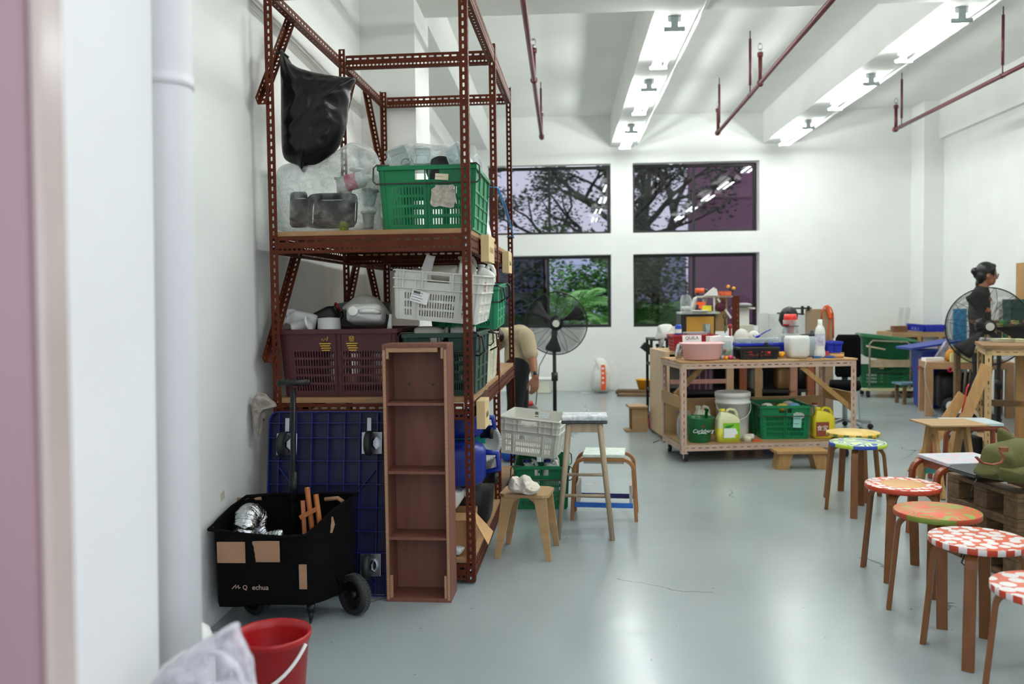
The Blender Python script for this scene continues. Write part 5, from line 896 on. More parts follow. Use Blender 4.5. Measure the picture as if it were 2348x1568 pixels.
p = onb(1713, 1036, .05, ZLS); o = MB().lathe([(.022, 0), (.038, 0), (.038, .05), (.022, .05), (.022, 0)], 26).build('tape_roll', mat('tape_cream', 'd8d2b8', .5), loc=p); tag(o, 'cream roll of tape lying at the front of the bench shelf', 'tape'); o = MB().tube([(0, 0, .026), (.07, .01, .026)], .024, 14).build('paper_roll', PAPER, loc=p+V((.0, .075, 0))); tag(o, 'short white paper roll behind the tape roll', 'roll')
for k, (px, d) in enumerate(((1569, .33), (1610, .34))): p = onb(px, 1000, d, ZLS); jug('clear_jug', ('small clear jug with blue cap at the left bench leg', 'pale clear jug behind the green ice bucket')[k], .12+.03*k, .1, .235+.04*k, CLEARP if not k else CREAMP, p, (0, 0, bz), BLUEP if not k else CREAMP)
p = onb(1872, 1020, .42, ZLS); jug('red_capped_bottle', 'slim white bottle with red cap beside the bench shelf crate', .07, .07, .27, WPLAS, p, (0, 0, 0), REDP, 'bottle', handle=False)
o = MB().bx(-.04, .04, -.01, .01, 0, .012).build('orange_strip', ORANGE, loc=onb(1735, 1040, .03, ZLS), rot=(0, 0, bz)); tag(o, 'short orange strip at the front edge of the bench shelf', 'strip')
# low bench in front
a2 = gp(1800, 1075); b2 = gp(1878, 1077); t = T('low_bench', 'short low pine bench standing in front of the workbench', 'bench', ((a2.x+b2.x)/2, a2.y+.04, 0), .06); z = at(1835, 1034, 7.02).z; MB().bx(-.215, .205, -.09, .09, z-.025, z).build('top', PINE, t, bev=.003)
for s in (-1, 1): q = [(s*.13-.055, z-.025), (s*.13+.055, z-.025), (s*.16+.05, 0), (s*.16-.05, 0)]; MB().prism(q, -.07, .07, XZ).build('leg', PINE, t, bev=.002)
# ---------------------------------------------------------------- second bench behind, with its clutter
yb = 8.45; xl = at(1524, 900, yb).x; t = T('rear_workbench', 'rear plywood workbench with a solid left end panel', 'workbench', (xl, yb, 0), .1); ZR = at(1540, 806, yb).z
MB().bx(0, .05, 0, .7, .03, ZR).build('end_panel', mat('pale_ply', 'c5a987', .6, var=.08, sc=3, stretch=(6, 6, 1)), t, bev=.002)
for j in range(5): MB().bx(.05, 1.6, .0+.14*j, .138+.14*j, ZR-.03, ZR).build('top_plank', PLY, t, bev=.002)
for x, c_ in ((.62, 'b89878'), (.75, '7a3f24'), (.9, '9a7a52'), (1.25, 'a8765f'), (1.42, '8a4a2c'), (1.5, 'b09a84')): MB().bx(x, x+.07, .05, .09, .03, ZR-.03).build('post', mat('post_'+c_, c_, .6, var=.15), t)
MB().bx(.05, 1.6, .05, .65, .45, .47).build('shelf', mat('dark_board', '1b1a1a', .8), t); MB().bx(.05, .6, -.03, .0, .56, .6).build('steel_rail', mat('pinkish_steel', 'a87a70', .5), t)  # shelf coloured near-black to darken the space under the bench
MB().bx(.05, 1.6, .68, .7, .03, ZR-.03).build('back_board', mat('dark_board', '1b1a1a', .8), t)  # dark sheet added to blacken the space under the bench
rb = V((xl, yb, 0)); RM2 = Matrix.Translation(rb)@Matrix.Rotation(.1, 4, 'Z')
q = RM2@V((.42, .3, .473)); o = T('gift_bag', 'dotted purple paper gift bag on the rear bench shelf', 'bag', q, .1); MB().prism([(-.12, 0), (.12, 0), (.13, .2), (-.13, .2)], -.05, .05, XZ).build('body', pattern('gift_dots', 'dots', '3c2430', '7a5a6c', 18), o); MB().tube([(-.05, -.04, .2)]+arc((0, -.04, .24), .05, PI, 0, 10)+[(.05, -.04, .2)], .003, 6).build('handle', PAPER, o)
q = RM2@V((.3, .5, .473)); o = MB().bx(-.2, .2, -.06, .06, 0, .24).build('grey_carton', mat('grey_card', '9a9a94', .7), loc=q); tag(o, 'pale grey carton behind the gift bag', 'carton')
for k, (x, z0, h, c_, lb) in enumerate(((.98, .47, .2, 'white_plastic', 'pale canister'), (1.1, .03, .3, 'navy', 'dark blue tub'), (1.45, .47, .22, 'black', 'black machine'), (1.25, .47, .2, 'tan', 'brown carton'))):
    q = RM2@V((x, .3, z0+.003)); o = MB().loft([(0, .06, .1), (.01, .065, .11), (h*.9, .065, .11), (h, .05, .09)], 24, 5).build('stored_item', mat('st_'+c_, {'white_plastic': 'a9aca8', 'navy': '1a2a6a', 'black': '15161a', 'tan': '9a7348'}[c_], .5), loc=q); tag(o, lb+' stored inside the rear workbench', 'container')
q = RM2@V((.3, .12, ZR)); crate('red_crate', 'red plastic crate behind the pink basin', .42, .26, .16, mat('crate_red', 'a8141c', .4), q, .1, wire=False, squares=True, rows=2, cols=10, group='crates on the rear bench', grip=False)
o = MB().bx(-.1, .1, -.08, .08, 0, .04).build('silver_laptop', mat('silver', 'a9acae', .35, .6), loc=q+V((.03, .02, .14)), rot=(0, 0, .1)); tag(o, 'silver grey flat case lying on the red crate', 'case')
o = T('blue_white_can', 'blue and white drink can at the left of the red crate', 'can', q+V((-.13, .03, .14))); MB().lathe([(.001, 0), (.03, .002), (.033, .012), (.033, .1), (.028, .112), (.001, .112)], 20).build('body', mat('can_blue', '2a4cb0', .3, .3), o); MB().lathe([(.0335, .03), (.0335, .07)], 20).build('band', PAPER, o)
# black tool rack left of the benches
t = T('black_tool_rack', 'black metal tool rack draped with a pale cloth left of the benches', 'rack', (at(1515, 890, 9.6).x, 9.6, 0)); ZK = at(1515, 775, 9.6).z
for x in (-.12, .1):
    for y in (-.2, .25): MB().bx(x-.014, x+.014, y-.014, y+.014, 0, ZK).build('post', BLKP, t)
for z in (.1, .38, .66, ZK-.02): MB().bx(-.13, .112, -.21, .26, z, z+.02).build('shelf', mat('dark_shelf', '232425', .5), t)
for k in range(6): o = MB().tube([(0, 0, 0), (0, -.01, .16+.03*(k % 3))], .011, 8).ball((0, -.01, .17+.03*(k % 3)), .02, 10, 6).build('hand_tool', STEEL if k % 2 else BLKP, loc=t.location+V((-.085+.033*k, -.15, .403+.28*(k % 2)))); tag(o, '%s dark hand tool from the left on the black rack' % ('first', 'second', 'third', 'fourth', 'fifth', 'sixth')[k], 'tool', 'hand tools on the black rack')
o = MB().prism([(0, 0), (.1, -.08), (.13, .02), (.05, .06)], -.1, .0, Matrix.Translation(t.location+V((-.225, -.1, ZK-.1)))@XZ).build('black_funnel', BLKP); tag(o, 'black angular funnel sticking out of the tool rack', 'funnel'); local(o, t.location+V((-.2, -.1, ZK-.12)))
o = pillow('pale_cloth', px_out([(1502, 780), (1508, 760), (1512, 746), (1540, 745), (1547, 768), (1530, 772), (1522, 778), (1518, 798), (1512, 800), (1510, 778)], 9.4), 9.45, .12, mat('pale_film', 'c9c9c2', .5, bump=.3), amp=.02, freq=9, seed=2, rings=8, n=50); tag(o, 'pale cloth draped over the top of the black tool rack', 'cloth'); local(o, (at(1522, 775, 9.4).x, 9.45, ZK))
o = pillow('red_bag', px_out([(1486, 915), (1488, 885), (1495, 872), (1502, 895), (1502, 915)], 9.28), 9.28, .05, mat('red_multi', 'a81e34', .5, var=.5, sc=12), amp=.02, freq=12, rings=8, n=36); tag(o, 'red patterned bag at the foot of the black tool rack', 'bag'); local(o, (at(1494, 915, 9.28).x, 9.28, 0)); o.location.z = -min(v.co.z for v in o.data.vertices)
t = T('step_stool', 'little plywood step stool at the left end of the rear bench', 'stool', (xl-.21, gp(1512, 987).y, 0), .1); MB().bx(-.09, .1, -.12, .12, .25, .27).build('top', PLY, t); MB().bx(-.06, .1, -.1, -.08, 0, .25).build('leg', PLY, t); MB().bx(-.06, .1, .08, .1, 0, .25).build('leg', PLY, t); MB().bx(-.12, -.06, -.1, .1, 0, .02).build('foot', PLY, t)
# tool wall behind the benches: yellow cabinet, shelves, drill
yc = 9.7; t = T('tool_station', 'tool station with a yellow panelled cabinet and shelves above', 'shelf', (at(1600, 830, yc).x, yc, 0)); L0 = t.location
def tb(name, x0, y0, x1, y1, dy0, dy1, mt, Y=yc, par=None, bev=.003): q = list(bb(x0, y0, x1, y1, Y)); q[2] = 0 if y1 > 880 else q[2]; return MB().bx(q[0]-L0.x, q[1]-L0.x, dy0, dy1, q[2], q[3]).build(name, mt, par or t, bev=bev)
tb('cabinet', 1562, 720, 1641, 830, .02, .4, BLKP); tb('panel', 1574, 726, 1637, 768, -.004, .02, mat('yellow_ply', 'b9892c', .55, var=.06)); tb('lower_panel', 1565, 770, 1640, 900, .0, .02, mat('dark_board', '1b1a1a', .8))
tb('shelf', 1562, 715, 1650, 720, -.02, .4, mat('pale_shelf', 'c2cccb', .4)); tb('upper_shelf', 1605, 678, 1680, 682, .0, .3, mat('white_shelf', 'd6d2c8', .5)); tb('bracket', 1636, 682, 1640, 718, 0, .03, WPLAS); tb('back_board', 1641, 682, 1672, 760, .1, .12, mat('ply_back', 'b5935f', .6))
q0, q1 = V(at(1645, 684, yc))-L0, V(at(1676, 729, yc))-L0; MB().bar(q0, q1, .02, .025, (0, 1, 0)).build('diagonal_bracket', WPLAS, t)
angle(t, 'red_post', tuple(V(at(1684, 830, yc))-L0), tuple(V(at(1684, 678, yc))-L0), (1, 0, 0), (0, 1, 0), REDST, [(0, .055, .03, .012, .06)], POSTROW); tb('red_plate', 1679, 678, 1691, 770, .002, .02, REDST)
tb('leg', 1562, 830, 1570, 905, .0, .05, BLKP); tb('leg', 1682, 830, 1690, 905, .0, .05, REDST)
def small(name, label, cat, mbm, mt, px, py, Y, parts=()):
    p = at(px, py, Y); o = T(name, label, cat, p)
    mbm.build('body', mt, o)
    for nm, m2, mt2 in parts: m2.build(nm, mt2, o)
    return o
small('clear_canister', 'clear canister with white powder on the tool station shelf', 'jar', MB().lathe([(.001, 0), (.062, 0), (.062, .13), (.045, .17), (.045, .18)], 24), CLEARP, 1573, 714, yc, [('powder', MB().lathe([(.001, .003), (.058, .003), (.058, .055), (.001, .058)], 24), PAPER)])
small('cordless_drill', 'orange and black cordless drill on the top tool shelf', 'drill', MB().tube([(-.05, 0, .05), (.045, 0, .05)], .028, 14), ORANGE, 1605, 677, yc, [('chuck', MB().tube([(.045, 0, .05), (.07, 0, .05), (.09, 0, .05)], [.022, .02, .01], 12), STEEL), ('grip', MB().bar((-.02, 0, .03), (-.035, 0, 0), .025, .03), BLKP)])
small('white_wedge', 'white slanted box on the top tool shelf', 'box', MB().prism([(-.08, 0), (.07, 0), (.06, .07), (.03, .09)], -.04, .04, XZ), WPLAS, 1630, 678, yc)
small('orange_box', 'orange flat tool case on the top tool shelf', 'case', MB().bx(-.065, .065, -.04, .04, 0, .05), mat('orange_green', 'c9582a', .5, var=.4, sc=20), 1662, 678, yc)
small('yellow_pliers', 'yellow and black pliers standing at the top shelf end', 'pliers', MB().tube([(0, 0, 0), (.01, 0, .06), (-.01, 0, .1)], .012, 8).tube([(.02, 0, 0), (.03, 0, .05), (.05, 0, .08)], .012, 8), BLKP, 1672, 678, yc, [('grips', MB().ball((-.01, 0, .1), .02, 10, 6).ball((.05, 0, .08), .02, 10, 6), mat('amber', 'eaa21c', .45))])
for k, (px, h, lb) in enumerate(((1595, .17, 'left'), (1618, .13, 'right'))): o = pillow('hanging_film_bag', [(at(px, 700, yc).x+q[0], at(px, 715, yc).z+q[1]*.9+.012) for q in ((-.03, .02), (-.02, .1), (.0, .16), (.04, .16), (.03, .08), (.01, .0))], yc+.15, .03, mat('pale_film', 'c9c9c2', .5), amp=.012, freq=20, seed=k, rings=6, n=30); tag(o, 'pale plastic bag at the %s between the tool shelves' % lb, 'bag')
small('orange_clamp', 'orange clamp lying between the tool shelves', 'clamp', MB().bx(-.05, .05, -.02, .02, .04, .07).bx(-.02, .02, -.02, .02, 0, .04), ORANGE, 1607, 707, yc); small('yellow_tin', 'yellow tin between the tool shelves', 'tin', MB().bx(-.05, .05, -.03, .03, 0, .065), YEL, 1620, 714, yc); small('white_plates', 'stack of white plates on the lower tool shelf', 'plates', MB().lathe([(.001, 0), (.07, 0), (.1, .012), (.1, .018), (.001, .018)], 24), PAPER, 1604, 715, yc)
small('maroon_glove', 'dark maroon work glove hanging by the diagonal bracket', 'glove', MB().ball((0, 0, 0), (.06, .03, .05), 14, 8).ball((.03, 0, .05), (.03, .02, .04), 12, 8), mat('maroon_glove', '4a1420', .8), 1652, 704, yc-.02); small('hanging_scissors', 'scissors hanging below the maroon glove', 'scissors', MB().tube([(0, 0, 0), (.004, 0, -.08)], .008, 8).tube(arc((0, 0, .025), .02, 0, 2*PI, 14)[:-1], .005, 6, closed=True), STEEL, 1662, 730, yc-.02, [('tip', MB().tube([(.004, 0, -.08), (.004, 0, -.16)], [.014, .005], 8), mat('scissor_green', '3f5a2c', .5))])
o = MB().lathe([(.001, 0), (.04, 0), (.04, .25), (.036, .25), (.036, .01)], 22).build('steel_can', mat('can_grey', '6f7470', .4, .6), loc=(at(1621, 768, 8.9).x, 8.9, ZR)); tag(o, 'tall grey metal can in front of the yellow panel', 'can'); o = MB().lathe([(.001, 0), (.012, 0), (.012, .2), (.024, .21), (.02, .245), (.001, .25)], 16).build('red_top_marker', mat('marker_red', '9c1c2c', .4), loc=(at(1674, 768, 8.9).x, 8.9, ZR)); tag(o, 'red-topped stick standing by the red post', 'marker')
t = T('white_machine_shelf', 'white shelf unit with pale boxes right of the tool station', 'shelf', (at(1712, 830, 10.2).x, 10.2, 0)); L0 = t.location
def tb2(nm, x0, y0, x1, y1, d0, d1, mt): q = list(bb(x0, y0, x1, y1, 10.2)); q[2] = 0 if y1 > 880 else q[2]; return MB().bx(q[0]-L0.x, q[1]-L0.x, d0, d1, q[2], q[3]).build(nm, mt, t, bev=.004)
tb2('top', 1692, 705, 1732, 709, 0, .4, CREAMP); tb2('body', 1694, 709, 1720, 745, .05, .35, WPLAS); tb2('lower_box', 1692, 745, 1728, 768, -.02, .38, CREAMP); tb2('leg', 1696, 768, 1702, 905, .0, .05, CREAMP); tb2('leg', 1720, 768, 1726, 905, .0, .05, CREAMP)
small('rag_heap', 'crumpled white rags in front of the white shelf unit', 'rags', MB().ball((-.05, 0, .1), (.08, .05, .1), 14, 8).ball((.07, 0, .09), (.07, .05, .09), 14, 8), mat('rag_white', 'd6d6d0', .9, bump=.5, bsc=25), 1712, 775, 8.85).location.z = ZR; small('grey_film', 'crumpled grey film on top of the white shelf unit', 'film', MB().ball((0, 0, .02), (.1, .05, .03), 14, 8), mat('film_grey', '8a8a88', .5, bump=.5, bsc=25), 1705, 704, 10.2)
# boards, welding mask, cables and chair behind the right end of the bench
bq = px_out([(1848, 905), (1848, 709), (1893, 708), (1911, 720), (1911, 905)], 9.9); bq[0] = (bq[0][0], 0); bq[4] = (bq[4][0], 0); o = MB().prism(bq, -9.93, -9.9, XZ).build('brown_board', mat('hardboard', '9c8468', .7, var=.06)); tag(o, 'tall brown hardboard sheet standing behind the bench', 'board')
for k, (x0, y0, x1, y1, lb) in enumerate(((1740, 718, 1761, 905, 'narrow'), (1763, 719, 1847, 905, 'wide'))): q = bb(x0, y0, x1, y1, 10.6); o = MB().bx(q[0], q[1], 10.6, 10.63, 0, q[3]).build('whiteboard', mat('whiteboard', 'd4d8d6', .4), None); tag(o, '%s whiteboard panel standing behind the bench' % lb, 'panel')
t = T('welding_mask', 'black welding mask hanging from a clamp behind the bench', 'mask', at(1808, 725, 9.8)); MB().loft([(-.13, .03, .03), (-.08, .085, .06), (0, .1, .075), (.06, .085, .065), (.105, .04, .03)], 26, 2.6, Matrix.Rotation(.35, 4, 'Y')).build('shell', BLKP, t); MB().bx(-.05, .05, -.08, -.06, -.01, .04, Matrix.Rotation(.35, 4, 'Y')).build('visor', mat('visor', '1e2124', .15), t)
t = T('bar_clamp', 'long black bar clamp above the welding mask', 'clamp', at(1815, 708, 9.88)); MB().tube([(-.0, 0, .005), (.22, 0, .005)], .009, 8).build('bar', BLKP, t); MB().bx(.105, .13, -.015, .015, -.07, .03).bx(.175, .195, -.02, .02, -.02, .03).build('jaw', BLKP, t); MB().tube([(-.16, 0, -.045), (.14, 0, -.06)], .008, 8).build('lower_bar', BLKP, t)
t = T('jumper_cable', 'orange jumper cable with clip looped over the brown board', 'cable', at(1898, 720, 9.89)); L0 = t.location; MB().tube([V(at(x, y, 9.893))-L0 for x, y in ((1884, 732), (1885, 716), (1890, 703), (1897, 700), (1905, 706), (1910, 718), (1911, 740), (1911, 775))], .009, 8).build('loop', ORANGE, t); MB().tube([V(at(x, y, 9.894))-L0 for x, y in ((1904, 728), (1901, 742), (1899, 765), (1901, 780))], .007, 8).build('tail', ORANGE, t); MB().bar(V(at(1896, 701, 9.88))-L0, V(at(1904, 729, 9.88))-L0, .03, .04, (0, 1, 0)).build('clip', ORANGE, t)
t = T('office_chair', 'black office chair with chrome base behind the bench end', 'chair', (at(1937, 980, 9.2).x, 9.2, 0), -.3); MB().loft([(-.03, .11, .03), (.0, .13, .035), (.38, .125, .03), (.42, .1, .02)], 28, 5, Matrix.Translation((.03, .2, .56))).build('backrest', BLKF, t); MB().loft([(.42, .14, .2), (.45, .16, .22), (.5, .15, .21)], 28, 4).build('seat', BLKF, t); MB().tube([(0, 0, .1), (0, 0, .42)], .025, 12).build('gas_lift', ZINC, t); MB().bar((0, .2, .45), (0, .24, .7), .06, .02, (0, 1, 0)).build('back_bracket', BLKP, t)
for k in range(5): a_ = 2*PI*k/5+.3; l_ = MB().bar((0, 0, .11), (.26*math.cos(a_), .26*math.sin(a_), .075), .04, .03).build('base_arm', ZINC, t, bev=.005); MB().ball((.26*math.cos(a_), .26*math.sin(a_), .03), (.03, .03, .03), 12, 8).build('caster', BLKP, l_)
o = MB().tube([at(x, y, 9.65) for x, y in ((1948, 772), (1965, 775), (1967, 800), (1970, 850), (1968, 890))]+[V((at(1972, 890, 9.65).x, 9.65, .006)), V((at(1985, 890, 9.65).x, 9.6, .006))], .005, 6).build('grey_cable', mat('grey_cable', '9a9c9a', .5)); tag(o, 'thin grey cable hanging behind the bench end', 'cable')
# ---------------------------------------------------------------- round stools
SEATS = []
def make_stool(label, pm, px, py, rz, edge):
    c = gp(px, py, .45); t = T('round_stool', label, 'stool', (c.x, c.y, 0), rz, group='round painted stools')
    e = MB().lathe([(.001, .426), (.172, .426), (.175, .43), (.175, .4485), (.173, .4495)], 48).build('seat_edge', edge, t); 
    s = MB().lathe([(.173, .0), (.172, .0012), (.001, .0014)], 48).build('seat', pm, t); s.location = (0, 0, .4492)
    for k in range(4):
        a = PI/4+k*PI/2; d = V((math.cos(a), math.sin(a), 0)); w = V((-d.y, d.x, 0))
        pts = [(.06, .418), (.1, .418)]+[(.1+.055*math.sin(q), .363+.055*math.cos(q)) for q in [i*PI/2/6*.93 for i in range(1, 7)]]+[(.166, .25), (.19, 0)]
        rr = []
        for i, (r, z) in enumerate(pts):
            p0, p1 = V(pts[max(i-1, 0)]), V(pts[min(i+1, len(pts)-1)]); dd = (p1-p0).normalized(); n_ = d*(-dd.y)+V((0, 0, dd.x)); P = d*r+V((0, 0, z))
            rr.append([P+n_*.0095+w*.021, P+n_*.0095-w*.021, P-n_*.0095-w*.021, P-n_*.0095+w*.021])
        b = MB().grid(rr, closed=True, smooth=False); b.add(rr[0]+rr[-1], [(0, 1, 2, 3), (7, 6, 5, 4)]); b.build('leg', BEECH, t, bev=.003)
    return t
OR = 'd2552f'
def stripes(name, ca, cb, n):   # painted blocks round the seat edge
    mt = bpy.data.materials.new(name); mt.use_nodes = True; nt = mt.node_tree; L = nt.links.new; b = nt.nodes['Principled BSDF']; b.inputs['Roughness'].default_value = .45
    tc = nd(nt, 'ShaderNodeTexCoord'); sx = nd(nt, 'ShaderNodeSeparateXYZ'); L(tc.outputs['Object'], sx.inputs[0]); at2 = nd(nt, 'ShaderNodeMath', operation='ARCTAN2'); L(sx.outputs[1], at2.inputs[0]); L(sx.outputs[0], at2.inputs[1])
    m1 = nd(nt, 'ShaderNodeMath', operation='MULTIPLY'); m1.inputs[1].default_value = n; L(at2.outputs[0], m1.inputs[0]); sn = nd(nt, 'ShaderNodeMath', operation='SINE'); L(m1.outputs[0], sn.inputs[0]); g = nd(nt, 'ShaderNodeMath', operation='GREATER_THAN'); L(sn.outputs[0], g.inputs[0]); g.inputs[1].default_value = .15
    mx = nd(nt, 'ShaderNodeMix', data_type='RGBA'); L(g.outputs[0], mx.inputs[0]); mx.inputs[6].default_value = lin(ca)+(1,); mx.inputs[7].default_value = lin(cb)+(1,); L(mx.outputs[2], b.inputs['Base Color']); return mt
make_stool('round stool painted with white dots on orange all over', pattern('dots_full', 'dots', 'e9e4e2', OR, 21), 2243, 1233, .2, stripes('edge_red_white', 'b83a1e', 'd9d2d0', 17))
make_stool('round stool with an orange and green swirled top', pattern('swirl_green', 'swirl', OR, '8f9a3c', 5.5), 2149, 1170, .5, stripes('edge_green', '75852c', 'b04426', 3))
make_stool('round stool with white dots round a bare wood centre', pattern('dots_ring', 'dots', 'e9e4e2', OR, 24, 'cf9a58'), 2070, 1109, .1, mat('edge_red', 'b83a1e', .45, var=.1))
make_stool('round stool with a blue and lime swirled top', pattern('swirl_blue', 'swirl', 'c9dd8c', '2a56b8', 6.0), 1967, 1013, .35, stripes('edge_blue_lime', '2a4fae', 'b6cf3c', 4))
make_stool('round stool with a pale yellow top behind the blue one', pattern('swirl_yellow', 'swirl', 'dcb95c', 'c9a84e', 6), 1956, 990, .9, stripes('edge_yellow', 'd2a83c', '5f7a34', 14))
make_stool('round dotted stool cut off at the lower right corner', pattern('dots_big', 'dots', 'ebe6e4', OR, 17), 2412, 1346, .3, stripes('edge_red_white2', 'b83a1e', 'd9d2d0', 20))
# ---------------------------------------------------------------- pallets with bag
pm = V((2.34, 5.35, 0)); a = gp(2180, 1215); ztop = at(2330, 1115, 4.2).z
PZ = .43; ca = gp(2172, 1082, PZ); cb = gp(2334, 1133, PZ); dv = (cb-ca); Lp = dv.length; rzp = math.atan2(dv.y, dv.x)
for lv in range(3):
    t = T('pallet', 'old wooden pallet, %s of the stack at the right' % ('bottom one', 'middle one', 'top one')[lv], 'pallet', (ca.x, ca.y, lv*.143), rzp, group='stacked wooden pallets')
    for j in range(5): MB().bx(0, Lp, .0+.2*j, .1+.2*j, .121, .143).build('deck_board', OLDW, t, bev=.002)
    for j, y in enumerate((0, .4, .8)):
        for x in (0, Lp/2-.05, Lp-.1): MB().bx(x, x+.1, y+.0, y+.1, .022, .1).build('block', OLDW, t, bev=.002)
        MB().bx(0, Lp, y, y+.1, .0, .02).build('bottom_board', OLDW, t, bev=.002)
    for x in (0, Lp/2-.05, Lp-.1): MB().bx(x, x+.1, 0, .9, .101, .12).build('stringer', OLDW, t, bev=.002)
PM = Matrix.Translation((ca.x, ca.y, .43))@Matrix.Rotation(rzp, 4, 'Z')
for k in range(3):
    p = gp(2228, 1092, .43+.03*k); o = T('black_case', 'flat black case, %s of three on the pallets' % ('lowest', 'middle', 'topmost')[k], 'case', (p.x+.06, p.y+.05, .431+.024*k), rzp, group='flat black cases'); MB().bx(-.16, .05, -.06, .12, .001, .022).build('body', mat('case_black', '1d1f22', .4), o, bev=.006); MB().bx(-.16, .05, -.062, -.06, .009, .012).build('seam', mat('seam_grey', '55585a', .4), o)
OLV = mat('olive_canvas', '5a5a2c', .85, var=.15, sc=5, bump=.3, bsc=120); LEA = mat('brown_leather', '8a4b32', .6, var=.15)
yb_ = 4.35; o = T('olive_bag', 'olive canvas bag with brown leather straps lying on the pallets', 'bag', (at(2300, 1110, yb_).x, yb_, .432)); L0 = o.location
def bagp(nm, pts, Y, th, mt, sd, amp=.02): q = pillow(nm, px_out(pts, Y), Y, th, mt, None, amp=amp, freq=7, seed=sd, rings=10, n=60, wr=.5); q.parent = o; q.data.transform(Matrix.Translation(-L0)); return q
bagp('body', [(2236, 1100), (2250, 1078), (2262, 1040), (2290, 1030), (2350, 1020), (2400, 1050), (2400, 1118), (2300, 1115), (2250, 1108)], 4.35, .13, OLV, 1); bagp('flap', [(2288, 1000), (2300, 996), (2330, 1015), (2360, 1030), (2360, 1075), (2310, 1060), (2290, 1035)], 4.42, .05, OLV, 2, .012); bagp('front_pocket', [(2292, 1090), (2310, 1088), (2380, 1085), (2390, 1118), (2300, 1118)], 4.22, .05, OLV, 3, .01)
MB().tube([V(at(x, y, 4.2))-L0 for x, y in ((2238, 1062), (2252, 1076), (2275, 1080), (2296, 1075), (2302, 1062), (2292, 1048))], .013, 8, flat=.4).build('leather_strap', LEA, o); MB().bar(V(at(2292, 1045, 4.2))-L0, V(at(2310, 1045, 4.2))-L0, .02, .02).build('buckle', LEA, o)
o.location.z += .03
MB().tube([V(at(x, y, 4.18))-L0 for x, y in ((2240, 1098), (2228, 1120), (2222, 1152))], .003, 6).build('drawstring', BLKP, o)
q = [at(x, y, 4.5) for x, y in ((2245, 1062), (2262, 1052), (2292, 1040), (2280, 1058), (2268, 1068))]; s = MB().add(q, [tuple(range(5))]).build('paper_sheet', PAPER, solid=.002); tag(s, 'torn white paper sticking out of the olive bag', 'paper'); local(s, q[0])
o = MB().tube([gp(2208, 1258, .2), gp(2204, 1275, .17), gp(2212, 1270, .15), gp(2205, 1290, .12), gp(2214, 1298, .1), gp(2230, 1292, .08)], .0035, 6).build('black_string', BLKP); tag(o, 'loose black string hanging behind the dotted stool', 'string')
# ---------------------------------------------------------------- bentwood chairs, saw table, right hand frame
DKB = mat('dark_bentwood', '8a3f1c', .4, var=.15)
def bent(label, c, rz, zs, hw, hd, seatm, mt):
    t = T('bentwood_stool', label, 'stool', c, rz)
    for sy in (-1, 1):
        y = sy*hd; z1 = zs-.02; pts = [(-hw-.02, 0), (-hw-.005, z1-.1)]+[(-hw+.065+.07*math.cos(a), z1-.07+.07*math.sin(a)) for a in [PI-i*PI/12 for i in range(1, 7)]]+[(hw-.065+.07*math.cos(a), z1-.07+.07*math.sin(a)) for a in [PI/2-i*PI/12 for i in range(0, 6)]]+[(hw+.005, z1-.1), (hw+.02, 0)]
        rr = []
        for i, p in enumerate(pts):
            d_ = (V(pts[min(i+1, len(pts)-1)])-V(pts[max(i-1, 0)])).normalized(); n_ = V((-d_.y, 0, d_.x))*.012; P = V((p[0], y, p[1])); rr.append([P+n_+V((0, -.02, 0)), P+n_+V((0, .02, 0)), P-n_+V((0, .02, 0)), P-n_+V((0, -.02, 0))])
        b = MB().grid(rr, closed=True, smooth=False); b.add(rr[0]+rr[-1], [(0, 1, 2, 3), (7, 6, 5, 4)]); b.build('bent_frame', mt, t, bev=.003)
    MB().bx(-hw+.04, hw-.04, -hd-.03, hd+.03, zs-.008, zs+.012).build('seat', seatm, t, bev=.003); MB().bx(-hw+.05, hw-.05, -hd+.02, hd-.02, zs-.05, zs-.01).build('seat_rail', mt, t)
    return t
zs = .445; ce = gp(2195, 1054, zs); bent('low dark bentwood stool with a painted blue and pink seat', (ce.x+.02, ce.y, 0), .12, zs, .21, .13, pattern('paint_pink', 'paint', '6f97b8', 'c9cfd6', 10, 'd9b9c2'), DKB)
ce = gp(2215, 965, zs); bent('dark bentwood stool half hidden behind the trestle stool', (ce.x, ce.y-.06, 0), -.05, zs, .21, .13, mat('pale_blue_seat', 'b9c6cc', .5), DKB)
# plywood topped trestle stool
zs = .5; ca_ = gp(2176, 967, zs); t = T('trestle_stool', 'small trestle stool of pine legs with a plywood board top', 'stool', (ca_.x, ca_.y, 0), .05); MB().bx(-.2, .19, -.17, .17, zs-.012, zs).build('top', PLY, t, bev=.002)
for x in (-.12, .1):
    for s in (-1, 1): MB().bar((x, s*.03, zs-.02), (x+.012*s, s*.19, 0), .055, .028, (1, 0, 0)).build('leg', PINE, t, bev=.003)
    MB().bx(x-.012, x+.012, -.1, .1, .2, .235).build('rung', PINE, t)
MB().bx(-.12, .1, -.015, .015, zs-.06, zs-.014).build('ridge', PINE, t); MB().bx(-.11, .09, .1, .125, .12, .16).build('stretcher', mat('teal_wood', '3f8a86', .6), t)
MB().tube(arc((-.135, -.05, zs-.09), .012, 0, 2*PI, 14, 'yz')[:-1], .0025, 5, closed=True).build('round_mark', INK, t)
